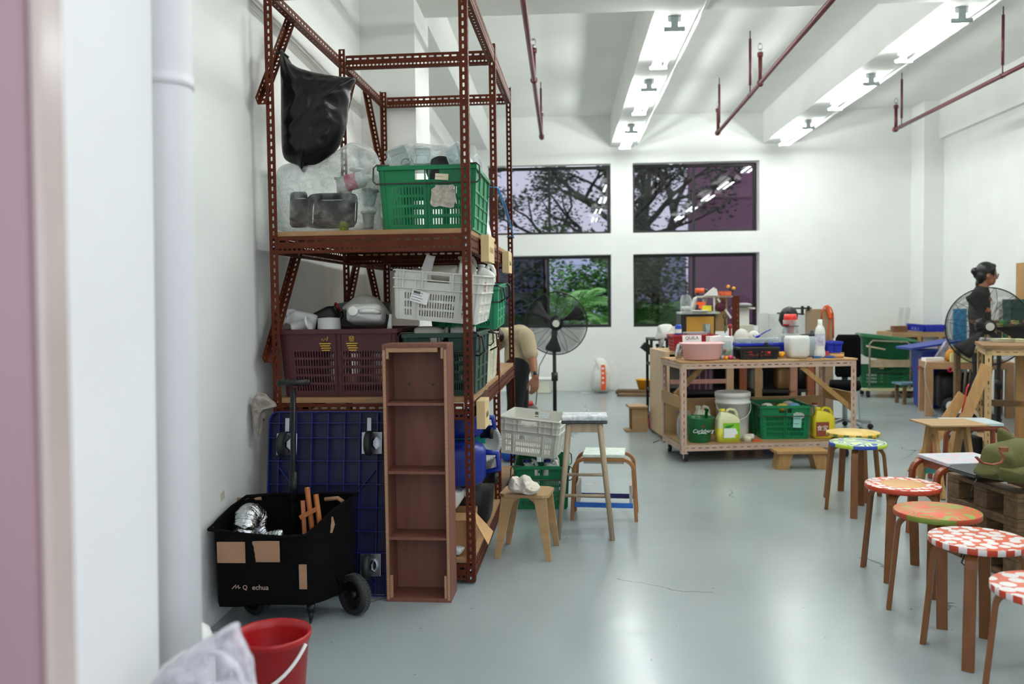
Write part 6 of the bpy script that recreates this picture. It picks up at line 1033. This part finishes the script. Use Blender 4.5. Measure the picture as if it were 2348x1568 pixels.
o = T('circular_saw', 'white circular saw with dark blade behind the leaning pine boards', 'saw', V(at(2213, 964, 7.4))); o.scale = (1.1, 1.1, 1.1); q = MB().bx(-.12, .1, -.1, .1, 0, o.location.z-.124).build('tool_chest', BLKP, loc=(o.location.x, o.location.y, 0), bev=.01); tag(q, 'black tool chest carrying the circular saw', 'chest'); MB().lathe([(.03, -.02), (.1, -.02), (.11, 0), (.1, .02), (.03, .02)], 30, Matrix.Rotation(PI/2, 4, 'X')).build('guard', WPLAS, o); MB().lathe([(.001, -.004), (.085, -.004), (.085, .004), (.001, .004)], 30, Matrix.Translation((0, -.021, -.01))@Matrix.Rotation(PI/2, 4, 'X')).build('blade', mat('saw_blade', '2f3132', .35, .7), o); MB().tube([(-.13, 0, -.0), (-.09, 0, .04), (-.03, 0, .05)], .025, 10).build('handle', mat('saw_green', '2c4a3c', .5), o); MB().bx(-.16, .12, -.06, .06, -.075, -.068).build('base_plate', ZINC, o)
# table frame with wood braces at the right
yr = 7.2; xr0 = at(2258, 985, yr).x; zr = at(2300, 805, yr-.3).z; TANS = mat('tan_steel', 'c9a878', .55, var=.1); t = T('steel_work_table', 'tan slotted steel work table at the right edge with plank top', 'table', (xr0, yr, 0), -.35)
for x in (0, 1.2):
    for y in (0, .7): angle(t, 'leg', (x, y, .1), (x, y, zr), (1 if not x else -1, 0, 0), (0, 1 if not y else -1, 0), TANS, BR_, BR_)
for z in (zr-.05, .12):
    for y in (0, .7): angle(t, 'rail', (0, y, z), (1.2, y, z), (0, 0, 1), (0, 1 if not y else -1, 0), TANS, [(0, .05, .034, .007, .06)], BR_)
    for x in (0, 1.2): angle(t, 'rail', (x, 0, z), (x, .7, z), (0, 0, 1), (1 if not x else -1, 0, 0), TANS, [(0, .05, .034, .007, .06)], BR_)
for j in range(6): MB().bx(-.02, 1.22, -.02+.123*j, .1+.123*j, zr, zr+.03).build('top_plank', mat('table_plank', '8a6844', .6, var=.25, stretch=(1, 8, 8), sc=4), t, bev=.002)
MB().bx(0, 1.2, 0, .7, .155, .17).build('lower_shelf', PLY, t); MB().bx(.25, .33, .3, .34, .17, zr-.05).build('post', PINE, t); MB().bx(.0, 1.2, .3, .34, .45, .5).build('mid_rail', OLDW, t)
MB().bx(.03, .04, .02, .3, .17, .6).build('end_panel', mat('amber_ply', 'a8813f', .6), t)
MB().bx(.35, 1.1, .35, .65, .17, .55).build('dark_bin', mat('dark_store', '141414', .8), t)
for x in (.05, 1.12):
    for y in (.05, .62): MB().lathe([(.001, -.015), (.045, -.015), (.045, .015), (.001, .015)], 20, Matrix.Translation((x, y, .047))@Matrix.Rotation(PI/2, 4, 'Y')).build('caster', mat('caster_grey', '55585a', .5), t); MB().bx(x-.02, x+.02, y-.02, y+.02, .09, .1).bx(x-.021, x-.017, y-.012, y+.012, .04, .095).build('caster_fork', ZINC, t)
for k, (x0, y0, x1, y1, Y, lb) in enumerate(((2213, 958, 2263, 838, 7.0, 'long tapered pine board leaning against the steel table'), (2176, 955, 2208, 905, 7.05, 'short pine board leaning beside the long one'))):
    A_, B_ = V(at(x0, y0, Y)), V(at(x1, y1, Y+.1)); A_ = A_+(A_-B_)*((A_.z-.012)/(B_.z-A_.z)); o = MB().bar((0, 0, 0), B_-A_, .085, .022, (.25, 1, 0)).build('leaning_board', PINE, loc=A_); tag(o, lb, 'board', 'leaning pine boards')
o = MB().tube([at(x, y, 6.95) for x, y in ((2222, 880), (2217, 890), (2212, 920), (2205, 945))], .006, 8).build('red_rope', mat('red_cord', 'c21c22', .5)); tag(o, 'red rope hanging down to the circular saw', 'rope')
# things on the right hand table
GZ = at(2280, 800, 8.75).z
for k, (nm, lb, cat, x0, y0, x1, y1, Y, c_) in enumerate((('red_tool_box', 'red tool box on the right table behind the fan', 'box', 2228, 785, 2246, 815, 8.9, 'b8301c'), ('white_carton', 'white carton with red print on the right table', 'carton', 2252, 775, 2270, 798, 8.6, 'd8d6d0'), ('yellow_bottle_drill', 'yellow driver standing on the right table', 'tool', 2275, 777, 2282, 798, 8.6, 'd8b21c'), ('cream_tray', 'cream tray lying on the right table', 'tray', 2290, 788, 2330, 804, 7.6, 'b8b89a'), ('brown_carton', 'brown carton on the right table', 'carton', 2274, 735, 2300, 775, 8.95, '8a6a44'), ('green_case', 'dark green machine at the right frame edge', 'machine', 2318, 686, 2360, 740, 8.8, '123f38'), ('white_storage_box', 'white storage box behind the dark green machine', 'box', 2290, 690, 2330, 722, 9.1, 'c9c9c4'), ('cream_block', 'small cream block at the right edge of the table', 'block', 2340, 780, 2360, 806, 7.5, 'c9c79c'))):
    q = bb(x0, y0, x1, y1, Y); t = T(nm, lb, cat, ((q[0]+q[1])/2, Y, q[2])); zb = zr+.03 if Y < 8 else (GZ if Y > 8 else q[2]); t.location.z = zb; hw = (q[1]-q[0])/2; h = max(.03, q[3]-zb)
    MB().bx(-hw, hw, 0, .16, 0, h*.8).build('body', mat('cl_'+nm, c_, .5, var=.15), t, bev=.006); MB().bx(-hw-.004, hw+.004, -.004, .164, h*.8, h).build('lid', mat('cl2_'+nm, c_, .55, var=.3, sc=20), t, bev=.004)
for k in range(9):
    q = at(2288+9*k, 745, 8.58); o = MB().bx(-.013, .013, 0, .1, 0, .22+.03*((k*7) % 3)).build('paint_tube', mat('pt_%d' % (k % 4), ['7a4a1c', 'b0a060', '1f7a34', 'c9a23c'][k % 4], .5), loc=(q.x, 8.58, GZ+.001)); tag(o, '%s slim %s packet from the left in the row behind the fan' % (('first', 'second', 'third', 'fourth', 'fifth', 'sixth', 'seventh', 'eighth', 'ninth')[k], ('brown', 'khaki', 'green', 'mustard')[k % 4]), 'packet', 'packets on the right table')
# support for the goods row
q = bb(2222, 800, 2420, 830, 8.8); t = T('goods_table', 'long wooden table of goods behind the right fan', 'table', (q[0], 8.8, 0)); MB().bx(0, 1.3, -.25, .45, at(2280, 800, 8.75).z-.03, at(2280, 800, 8.75).z).build('top', PINE, t)
for x in (.04, 1.2):
    for y in (-.2, .38): MB().bx(x, x+.05, y, y+.05, 0, at(2280, 800, 8.75).z-.03).build('leg', OLDW, t)
q = bb(2362, 600, 2440, 690, 9.9); t = T('wall_shelf', 'tan wooden shelf unit at the right frame edge', 'shelf', (q[0], 9.9, 0)); MB().bx(0, .02, 0, .3, 0, q[3]).bx(.5, .52, 0, .3, 0, q[3]).build('side', PINE, t)
for k in range(5): MB().bx(.02, .5, 0, .3, q[3]*(k+1)/5-.02, q[3]*(k+1)/5).build('shelf', PINE, t)
q = bb(2187, 708, 2217, 765, 11.4); o = MB().bx(q[0], q[1], 11.4, 11.43, 0, q[3]).build('blue_sheet', mat('cyan_blue', '1c86b8', .45, var=.06)); tag(o, 'cyan blue panel standing behind the right fan', 'panel')
# ---------------------------------------------------------------- far right corner
y_ = 12.75; x0 = at(2045, 770, y_).x; zt = at(2060, 762, y_).z; t = T('corner_table', 'tan wooden table in the far right corner', 'table', (x0, y_, 0), 0); MB().bx(0, 5.2-x0, 0, .6, zt-.07, zt).build('top', PLY, t); MB().bx(5.2-x0, 5.48-x0, 0, .13, zt-.07, zt).build('top_extension', PLY, t); MB().bx(0, .03, 0, .6, .0, zt-.07).build('end_panel', PLY, t)
for x in (.36, .66): MB().bx(x, x+.05, .0, .05, 0, zt-.07).build('leg', PINE, t)
MB().bx(.03, 5.2-x0, .55, .58, 0, zt-.07).build('back_board', mat('brown_back', '5c4630', .7), t)
for k, (px, py, dz, w_, lb) in enumerate(((2122, 757, 0, .34, 'right blue slotted basket on the corner table'), (2108, 742, .09, .26, 'left blue slotted basket tipped slightly on the corner table'))): crate('blue_basket', lb, (.26, .19)[k], .12, .1, BLUEC, ((5.335, 5.08)[k], y_+.07, zt+(.002, .016)[k]), 0, (0, .1*k), wire=False, squares=False, rows=1, cols=9, group='blue baskets', grip=False)
for k in range(2): a_, b_ = at(2060+15*k, 756, y_+.2), at(2068+15*k, 703, y_+.3); o = MB().bar((0, 0, 0), b_-a_, .06, .015, (0, 1, 0)).build('white_strip', mat('white_strip', 'c9cac4', .5), loc=(a_.x, a_.y, zt+.012)); tag(o, '%s white panel strip leaning on the corner table' % ('left', 'right')[k], 'panel', 'leaning white strips')
p = at(2068, 755, y_); o = MB().bx(-.1, .1, 0, .12, 0, .05).bx(-.1, .1, 0, .12, .055, .09).build('wood_case', mat('mahogany', '7a4a2c', .5), loc=(p.x, y_+.04, zt)); tag(o, 'brown wooden case at the left end of the corner table', 'case')
for k, (px, c_, r_) in enumerate(((2085, 'c9c9c4', .045), (2100, '2f3230', .06), (2112, 'a9ab9a', .05), (2140, 'b86a58', .04), (2150, 'd8d8d4', .05))): p = at(px, 760, y_); o = MB().ball((0, 0, 0), (.04, .04, .022), 12, 8).build('bric_a_brac', mat('bric_%d' % k, c_, .6, var=.3, bump=.5, bsc=30), loc=(x0+.09+.085*k, y_+.38+.1*(k % 2), zt+.025)); tag(o, ('white crumpled cloth', 'dark tangled cable heap', 'pale grey pouch', 'reddish crumpled glove', 'white crumpled paper')[k]+' on the corner table', 'clutter')
# green cart
c = gp(2040, 912); t = T('green_cart', 'platform cart loaded with a big green basket and crate', 'cart', (c.x, c.y, 0), -.12); RST = mat('rusty_tube', '8a8272', .6, .3, var=.3, sc=20); hw = .27
MB().bx(-.36, .33, -.05, .45, .1, .13).build('deck', mat('cream_deck', 'b9b48a', .6, var=.2), t)
MB().tube([(-hw, -.04, .13), (-hw, -.04, .74), (-hw+.04, -.04, .78), (hw-.06, -.04, .76), (hw-.02, -.04, .71), (hw-.02, -.04, .13)], .012, 10).build('push_frame', RST, t); MB().bx(-hw+.01, hw-.03, -.05, -.03, .42, .52).build('board', mat('worn_board', '9c8a6c', .7, var=.3, sc=8), t)
for x in (-.28, .25):
    for y in (.0, .38): MB().lathe([(.001, -.02), (.045, -.02), (.045, .02), (.001, .02)], 20, Matrix.Translation((x, y, .05))@Matrix.Rotation(PI/2, 4, 'Y')).build('wheel', RUB, t)
GB = mat('cart_green', '0a5c34', .45, var=.12); crate('green_crate', 'dark green crate at the bottom of the platform cart', .62, .38, .3, GB, (c.x-.03, c.y+.22, .131), -.12, group='crates on the cart')
o = T('green_wheel_tub', 'large green tipped basket on top of the platform cart', 'basket', (c.x-.0, c.y+.23, .53), rot=(.08, .12, -.12)); MB().loft([(0, .26, .15), (.02, .3, .17), (.27, .36, .2), (.28, .4, .22), (.29, .4, .22), (.28, .34, .19), (.04, .28, .16)], 36, 5).build('body', GB, o); MB().tube([(-.3, -.22, .16), (-.05, -.225, .14)], .012, 8).build('pole', mat('pale_pole', 'b9a888', .6), o)
t = T('blue_top_stool', 'little wooden stool with worn blue top beside the cart', 'stool', (gp(2088, 925).x, gp(2088, 925).y, 0), .1); MB().bx(-.19, .19, -.13, .13, .25, .275).build('top', mat('worn_blue', '54707c', .7, var=.3, sc=10), t)
for x in (-.15, .12):
    for y in (-.11, .09): MB().bx(x, x+.04, y, y+.03, 0, .25).build('leg', OLDW, t)
MB().bx(-.13, .13, -.02, .02, .09, .13).build('rung', OLDW, t)
q = bb(2098, 775, 2165, 900, 10.9); t = T('blue_wheelie_bin', 'blue plastic bin with its lid propped open beside the tan table', 'bin', ((q[0]+q[1])/2+.05, 10.95, 0)); h = q[3]; MB().loft([(0.02, .16, .16), (.04, .17, .17), (h*.8, .2, .2), (h*.82, .22, .22), (h*.84, .22, .22)], 32, 6).build('body', mat('bin_blue', '14308c', .45), t); MB().bar((-.36, -.05, h*.86), (.25, 0, h*.96), .42, .025, (0, 0, 1)).build('lid', mat('bin_blue', '14308c', .45), t); MB().bx(-.05, -.02, -.215, -.205, h*.6, h*.63).build('badge', PAPER, t)
# yellow bucket behind
o = T('yellow_bucket', 'yellow bucket under the corner table', 'bucket', (at(2105, 820, 12.5).x, 12.5, .25)); MB().lathe([(.001, 0), (.12, 0), (.15, .3), (.14, .3), (.11, .01)], 24).build('body', mat('dull_yellow', 'b98a14', .5), o)
o = MB().bx(-.16, .16, -.12, .12, 0, .25).build('stand_block', mat('dark_board', '1b1a1a', .8), loc=(at(2105, 820, 12.5).x, 12.5, 0)); tag(o, 'dark crate supporting the yellow bucket', 'crate')
# tan open table with tools
y_ = 10.2; x0 = at(2123, 832, y_).x; zt = at(2135, 830, y_).z; t = T('tan_table', 'tan wooden table with a thick square frame right of the cart', 'table', (x0, y_, 0), -.25); TW = mat('tan_wood', 'a8805c', .6, var=.12, sc=4); MB().bx(0, .9, 0, .08, zt-.08, zt).bx(0, .08, .08, .6, zt-.08, zt).bx(.82, .9, .08, .6, zt-.08, zt).build('frame', TW, t, bev=.004); MB().bx(.08, .82, .06, .6, zt-.03, zt-.005).build('top', TW, t)
for x in (0, .82):
    for y in (0, .52): MB().bx(x, x+.08, y, y+.08, 0, zt-.08).build('leg', TW, t, bev=.004)
MB().tube([(-.0, -.02, zt), (-.02, -.03, zt-.1), (-.01, -.03, .4), (.06, -.03, .1), (.13, -.04, .02)], .006, 6).build('cable', mat('pale_cable', 'a9a594', .6), t)
TM = Matrix.Translation((x0, y_, 0))@Matrix.Rotation(-.25, 4, 'Z')
q = TM@V((.37, .23, zt)); o = T('yellow_tool_bag', 'mustard yellow soft tool bag on the tan table', 'bag', q); b_ = MB().loft([(0, .12, .08), (.03, .14, .09), (.1, .13, .085), (.16, .07, .05), (.19, .02, .02)], 26, 2.6); b_.build('body', mat('mustard', 'b87a1c', .8, var=.2, bump=.4), o); MB().tube([(-.12, -.09, .05), (0, -.1, .11), (.12, -.09, .1)], .008, 6).build('strap', BLKP, o)
q = TM@V((.38, .02, zt)); o = MB().bx(-.12, .12, -.03, .07, 0, .1).build('cream_foam', mat('cream_foam', 'c9c384', .8), loc=q, rot=(0, 0, -.25)); tag(o, 'pale yellow foam block at the front of the tan table', 'foam')
q = TM@V((.1, .2, zt)); o = MB().bx(-.11, .11, -.05, .05, 0, .04).build('white_tool', PAPER, loc=q, rot=(0, 0, .1)); tag(o, 'white flat tool lying at the left of the tan table', 'tool')
q = TM@V((.2, .5, zt)); o = MB().prism([(-.05, 0), (.08, 0), (.13, .2), (.09, .22)], -.03, .03, Matrix.Translation(q)@XZ).build('printed_carton', mat('printed', '8a8a96', .5, var=.5, sc=14)); tag(o, 'printed grey carton standing behind the tool bag', 'carton'); local(o, q)
q = TM@V((.5, .42, zt)); o = MB().bx(-.06, .06, -.04, .04, 0, .2).build('red_carton', REDP, loc=q); tag(o, 'red carton standing behind the mustard bag', 'carton')
t = T('black_trolley', 'black tool trolley with white-hubbed wheels under the tan table', 'trolley', TM@V((.4, .42, 0)), -.25); MB().loft([(.08, .22, .16), (.1, .24, .18), (.43, .24, .18), (.48, .2, .15)], 30, 6).build('body', BLKP, t); MB().bx(.08, .2, -.19, -.18, .2, .46).build('grey_panel', mat('panel_grey', '6a6e76', .5), t)
for x in (-.1, .2): w_ = MB().lathe([(.001, -.02), (.09, -.02), (.1, -.01), (.1, .02), (.001, .02)], 26, Matrix.Translation((x, -.22, .1))@Matrix.Rotation(PI/2, 4, 'X')).build('wheel', RUB, t); MB().lathe([(.001, .021), (.06, .021), (.06, .012)], 22, Matrix.Translation((x, -.22, .1))@Matrix.Rotation(PI/2, 4, 'X')).build('hub', PAPER, w_)
for k, (px, py) in enumerate(((2110, 843), (2147, 850))): p = at(px, py, 10.72) if not k else TM@V((.25, -.008, zt-.085)); o = MB().tube(arc((0, 0, 0), .022, 0, 2*PI, 16)[:-1], .008, 8, closed=True).build('red_tag', mat('tag_red', 'b81c34', .5), loc=p); tag(o, 'small red ring tag %s' % ('on the bin behind the cart', 'hanging under the tan table')[k], 'tag', 'red ring tags')
o = MB().tube([TM@V((.3, -.0, zt-.08)), TM@V((.31, -.01, zt-.25))], [.02, .012], 10).build('yellow_hook', YEL); tag(o, 'yellow tool handle hanging from the tan table', 'tool')
for k in range(4): q = TM@V((.36+.05*k, -.01, 0)); o = MB().tube([(q.x, q.y, zt-.08), (q.x-.04, q.y-.05, zt-.32-.05*(k % 2))], .016, 8).build('hanging_tool', mat('dull_tool_%d' % (k % 2), ['3a3026', '55503f'][k % 2], .6), None); tag(o, '%s dark tool handle hanging from the tan table' % ('first', 'second', 'third', 'fourth')[k], 'tool', 'tools hanging from the tan table')
# ---------------------------------------------------------------- people
SKIN = mat('skin', '8a5a40', .5, var=.08, sc=8, sss=.1); HAIR = mat('black_hair', '0a0908', .4, var=.3, sc=40, stretch=(8, 8, 1))
BLKT = mat('black_tee', '101113', .9, var=.2, sc=10, bump=.15, bsc=60); BEIGES = mat('beige_shirt', 'a8997c', .85, var=.07, sc=6, bump=.2, bsc=25); TROU = mat('black_trousers', '0b0b0d', .9, var=.2, sc=10); SHOE = mat('shoe_grey', '2c2c2e', .6)
def cap(mb, p, q, r0, r1, sx=1.0):
    p, q = V(p), V(q); mb.ball(p, r0, 14, 10); mb.ball(q, r1, 14, 10)
    mb.tube([p, q], [r0, r1], 14)
def chain(mb, pts):                         # [(point, radius), ...]
    for (p, r), (q, s) in zip(pts, pts[1:]): cap(mb, p, q, r, s)
def ell(mb, c, r, M=None): mb.ball(c, r, 20, 14, M)
def skinned(mb, name, mt, parent, vox, it=5):
    o = mb.build(name, mt, parent); r = o.modifiers.new('remesh', 'REMESH'); r.mode = 'VOXEL'; r.voxel_size = vox; r.use_smooth_shade = True
    s = o.modifiers.new('smooth', 'SMOOTH'); s.iterations = it; s.factor = .5; return o
def hand(mb, w, d, side, palm_n, curl=.5, L=.185):
    # w wrist, d direction of the hand, side direction of the thumb, palm_n where the palm faces
    w, d, s, n = V(w), V(d).normalized(), V(side).normalized(), V(palm_n).normalized(); k = L/.185
    for u in (-.028, -.009, .010, .028): cap(mb, w+d*.012*k+s*u*.7, w+d*.088*k+s*u, .0155, .0125)
    for u, l, b in ((.030, .068, 0), (.0105, .078, .05), (-.0095, .072, .1), (-.029, .056, .18)):
        p = w+d*.09*k+s*u; a = curl+b; q = p+(d*math.cos(a*.5)+n*math.sin(a*.5))*l*.45*k; e = q+(d*math.cos(a*1.3)+n*math.sin(a*1.3))*l*.32*k; f = e+(d*math.cos(a*2.0)+n*math.sin(a*2.0))*l*.26*k
        chain(mb, [(p, .0100), (q, .0092), (e, .0084), (f, .0072)])
    p = w+d*.028*k+s*.03; q = p+(s*.62+d*.75+n*.2).normalized()*.042*k; e = q+(s*.15+d*.95+n*.25).normalized()*.032*k; f = e+(d*.95+n*.3-s*.1).normalized()*.022*k; chain(mb, [(p, .0145), (q, .0112), (e, .0098), (f, .008)])
def head(mb, c, M):                          # c centre of the skull, M turns the local face direction +X
    R3 = Matrix.Translation(c)@M
    ell(mb, (-.01, 0, .025), (.098, .077, .098), R3); ell(mb, (.02, 0, -.045), (.068, .060, .075), R3); ell(mb, (.055, 0, -.088), (.028, .028, .022), R3)
    ell(mb, (.086, 0, -.018), (.022, .012, .024), R3); ell(mb, (.097, 0, -.032), (.014, .015, .011), R3); ell(mb, (.076, 0, .022), (.016, .045, .012), R3)
    ell(mb, (.078, 0, -.062), (.014, .024, .007), R3); ell(mb, (.075, 0, -.073), (.014, .021, .007), R3)
    for s in (-1, 1): ell(mb, (-.008, s*.078, -.018), (.018, .010, .03), R3); ell(mb, (.052, s*.044, -.03), (.025, .018, .02), R3)
    return R3
# standing person in a black T-shirt, seen in profile behind the right fan
hc = at(2262, 630, 9.75); px_, py_ = hc.x-.03, 9.75
pr = T('person', 'person in a black T-shirt with bun and glasses standing behind the right fan', 'person', (px_, py_, 0), -.65)
H0 = hc.z; b = MB(); sh = H0-.2
R3 = head(b, V((.035, 0, H0)), Matrix.Rotation(.5, 4, 'Z')@Matrix.Rotation(.08, 4, 'Y'))
chain(b, [((.0, 0, H0-.05), .058), ((-.015, 0, sh+.03), .062), ((-.03, 0, sh-.02), .07)])
for s in (-1, 1):
    chain(b, [((-.03, s*.17, sh-.02), .05), ((-.05, s*.215, sh-.28), .042), ((.13, s*.19, sh-.4), .034), ((.2, s*.16, sh-.405), .026)])
    hand(b, (.2, s*.16, sh-.405), (1, -s*.2, -.1), (0, -s*.2, 1), (0, -s, -.1), .7)
    chain(b, [((0, s*.09, .9), .085), ((.0, s*.1, .5), .058), ((-.02, s*.1, .1), .042)])
chain(b, [((-.03, 0, sh-.1), .12), ((0, 0, 1.1), .115), ((0, 0, .92), .12)])
skinned(b, 'body', SKIN, pr, .0075, 4)
c = MB(); chain(c, [((-.025, -.1, sh-.02), .075), ((-.02, 0, sh+.02), .08), ((-.025, .1, sh-.02), .075)]); chain(c, [((-.03, 0, sh-.05), .1), ((-.015, -.05, sh-.2), .128), ((0, 0, 1.1), .13), ((0, 0, .9), .138)]); chain(c, [((-.015, .05, sh-.2), .128), ((0, .04, 1.0), .125)]); chain(c, [((-.015, -.05, sh-.2), .128), ((0, -.04, 1.0), .125)])
for s in (-1, 1): chain(c, [((-.03, s*.165, sh-.025), .064), ((-.045, s*.205, sh-.2), .062), ((-.048, s*.212, sh-.245), .06)])
skinned(c, 'tshirt', BLKT, pr, .012, 4)
MB().prism([(-.05, -.03), (.05, -.03), (.05, .0), (-.03, .02)], -.002, .002, Matrix.Translation((.1, -.155, sh-.17))@XZ).build('chest_print', mat('print_orange', 'a8603c', .7, var=.4, sc=40), pr)
c = MB(); chain(c, [((0, -.06, .9), .125), ((0, .06, .9), .125)])
for s in (-1, 1): chain(c, [((0, s*.085, .88), .1), ((.0, s*.1, .5), .075), ((-.02, s*.1, .07), .062)])
skinned(c, 'trousers', TROU, pr, .014, 3)
for s in (-1, 1): MB().loft([(0, .13, .048, .04, s*.1), (.02, .135, .05, .04, s*.1), (.06, .11, .045, .03, s*.1), (.09, .06, .04, -.02, s*.1)], 24, 2.6).build('shoe', SHOE, pr)
h = MB(); ell(h, (-.02, 0, .045), (.102, .086, .098), R3); ell(h, (-.055, 0, -.01), (.066, .076, .08), R3); ell(h, (.03, 0, .098), (.05, .06, .03), R3); ell(h, (-.06, 0, -.07), (.035, .05, .04), R3)
ell(h, (-.128, 0, .03), (.04, .034, .042), R3); ell(h, (-.12, 0, -.0), (.022, .02, .045), R3); ell(h, (-.1, 0, -.1), (.008, .03, .035), R3)
for s in (-1, 1): chain(h, [(R3@V((.035, s*.074, .06)), .02), (R3@V((.042, s*.078, .0)), .008), (R3@V((.04, s*.076, -.03)), .004)])
skinned(h, 'hair', HAIR, pr, .007, 3)
g = MB()
for s in (-1, 1): g.tube([R3@V((.098+.004*math.cos(q), s*.036+.024*math.cos(q), .0+.019*math.sin(q))) for q in [i*2*PI/16 for i in range(16)]], .0025, 6, closed=True); g.tube([R3@V((.1, s*.06, .006)), R3@V((.05, s*.084, .006)), R3@V((-.01, s*.086, -.002))], .0025, 6)
g.tube([R3@V((.102, -.012, .004)), R3@V((.104, 0, .007)), R3@V((.102, .012, .004))], .0025, 6); g.build('glasses', BLKP, pr)
# bending person in a beige shirt behind the rack
pb = T('person', 'person in beige shirt and black trousers bending behind the rack', 'person', (-.34, 7.8, 0)); O2 = V((-.34, 7.8, 0))
def W2(x, y, Y): return V(at(x, y, Y))-O2
hip = W2(1186, 838, 7.8); che = W2(1188, 785, 7.95); shn = W2(1207, 772, 7.72); shf = W2(1162, 772, 8.1); neck = W2(1152, 768, 7.9); hdc = W2(1128, 775, 7.85)
elb = W2(1221, 826, 7.62); wri = W2(1227, 864, 7.52)
b = MB(); R4 = head(b, hdc, Matrix.Rotation(PI, 4, 'Z')@Matrix.Rotation(.8, 4, 'Y')); chain(b, [(hdc, .055), (neck, .056), (che, .1), (hip, .12)])
chain(b, [(shn, .052), (elb, .041), (elb.lerp(wri, .6), .034), (wri, .027)]); hand(b, wri, (-.05, -.15, -1), (-.85, -.4, 0), (-.3, .6, -.1), .55, .18)
e2 = shf+V((-.22, -.05, -.16)); w2 = e2+V((-.2, -.05, -.1)); chain(b, [(shf, .05), (e2, .04), (w2, .027)]); hand(b, w2, (-1, -.1, -.3), (0, -.5, .6), (0, .3, -1), .5)
FT = [V((-.1, -.08, 0)), V((-.06, .14, 0))]
for q, s in zip(FT, (-1, 1)): chain(b, [(hip+V((0, s*.08, -.04)), .085), (V((q.x+.03, q.y, .46)), .057), (V((q.x, q.y, .1)), .042)])
skinned(b, 'body', SKIN, pb, .007, 4)
c = MB(); chain(c, [(shn+V((-.02, .02, .0)), .078), (che+V((0, 0, .02)), .13), (shf, .09)]); chain(c, [(che+V((.01, 0, .03)), .135), (che.lerp(hip, .55)+V((.015, 0, .01)), .138), (hip+V((.01, 0, .02)), .128)]); chain(c, [(shn, .074), (shn.lerp(elb, .45), .07), (shn.lerp(elb, .72), .066)]); chain(c, [(shf, .07), (shf.lerp(e2, .6), .065)]); chain(c, [(che, .11), (neck, .07)])
o = skinned(c, 'shirt', BEIGES, pb, .011, 4)
c = MB(); chain(c, [(hip+V((0, -.06, -.03)), .122), (hip+V((0, .07, -.03)), .122)])
for q, s in zip(FT, (-1, 1)): chain(c, [(hip+V((0, s*.08, -.08)), .105), (V((q.x+.03, q.y, .46)), .075), (V((q.x, q.y, .07)), .062)])
skinned(c, 'trousers', TROU, pb, .013, 3)
for q in FT: MB().loft([(0, .13, .048, q.x-.04, q.y), (.02, .135, .05, q.x-.04, q.y), (.06, .11, .045, q.x-.03, q.y), (.09, .06, .04, q.x+.02, q.y)], 24, 2.6).build('shoe', SHOE, pb)
h = MB(); ell(h, (-.02, 0, .04), (.102, .084, .095), R4); ell(h, (-.05, 0, -.02), (.06, .072, .07), R4); skinned(h, 'hair', HAIR, pb, .009, 3)
wd = (wri-elb).normalized(); Mw = frame_from(wri-wd*.03, wri, (0, -1, 0)); wt = MB().lathe([(.029, .0), (.031, .0), (.031, .02), (.029, .02), (.029, 0)], 24, Mw).build('watch_strap', ZINC, pb); MB().lathe([(.001, .0), (.017, 0), (.018, .008), (.001, .009)], 20, Mw@Matrix.Translation((.026, -.006, .01))@Matrix.Rotation(PI/2, 4, 'Y')).build('watch_face', mat('watch_dark', '2a2c2e', .3, .5), wt)
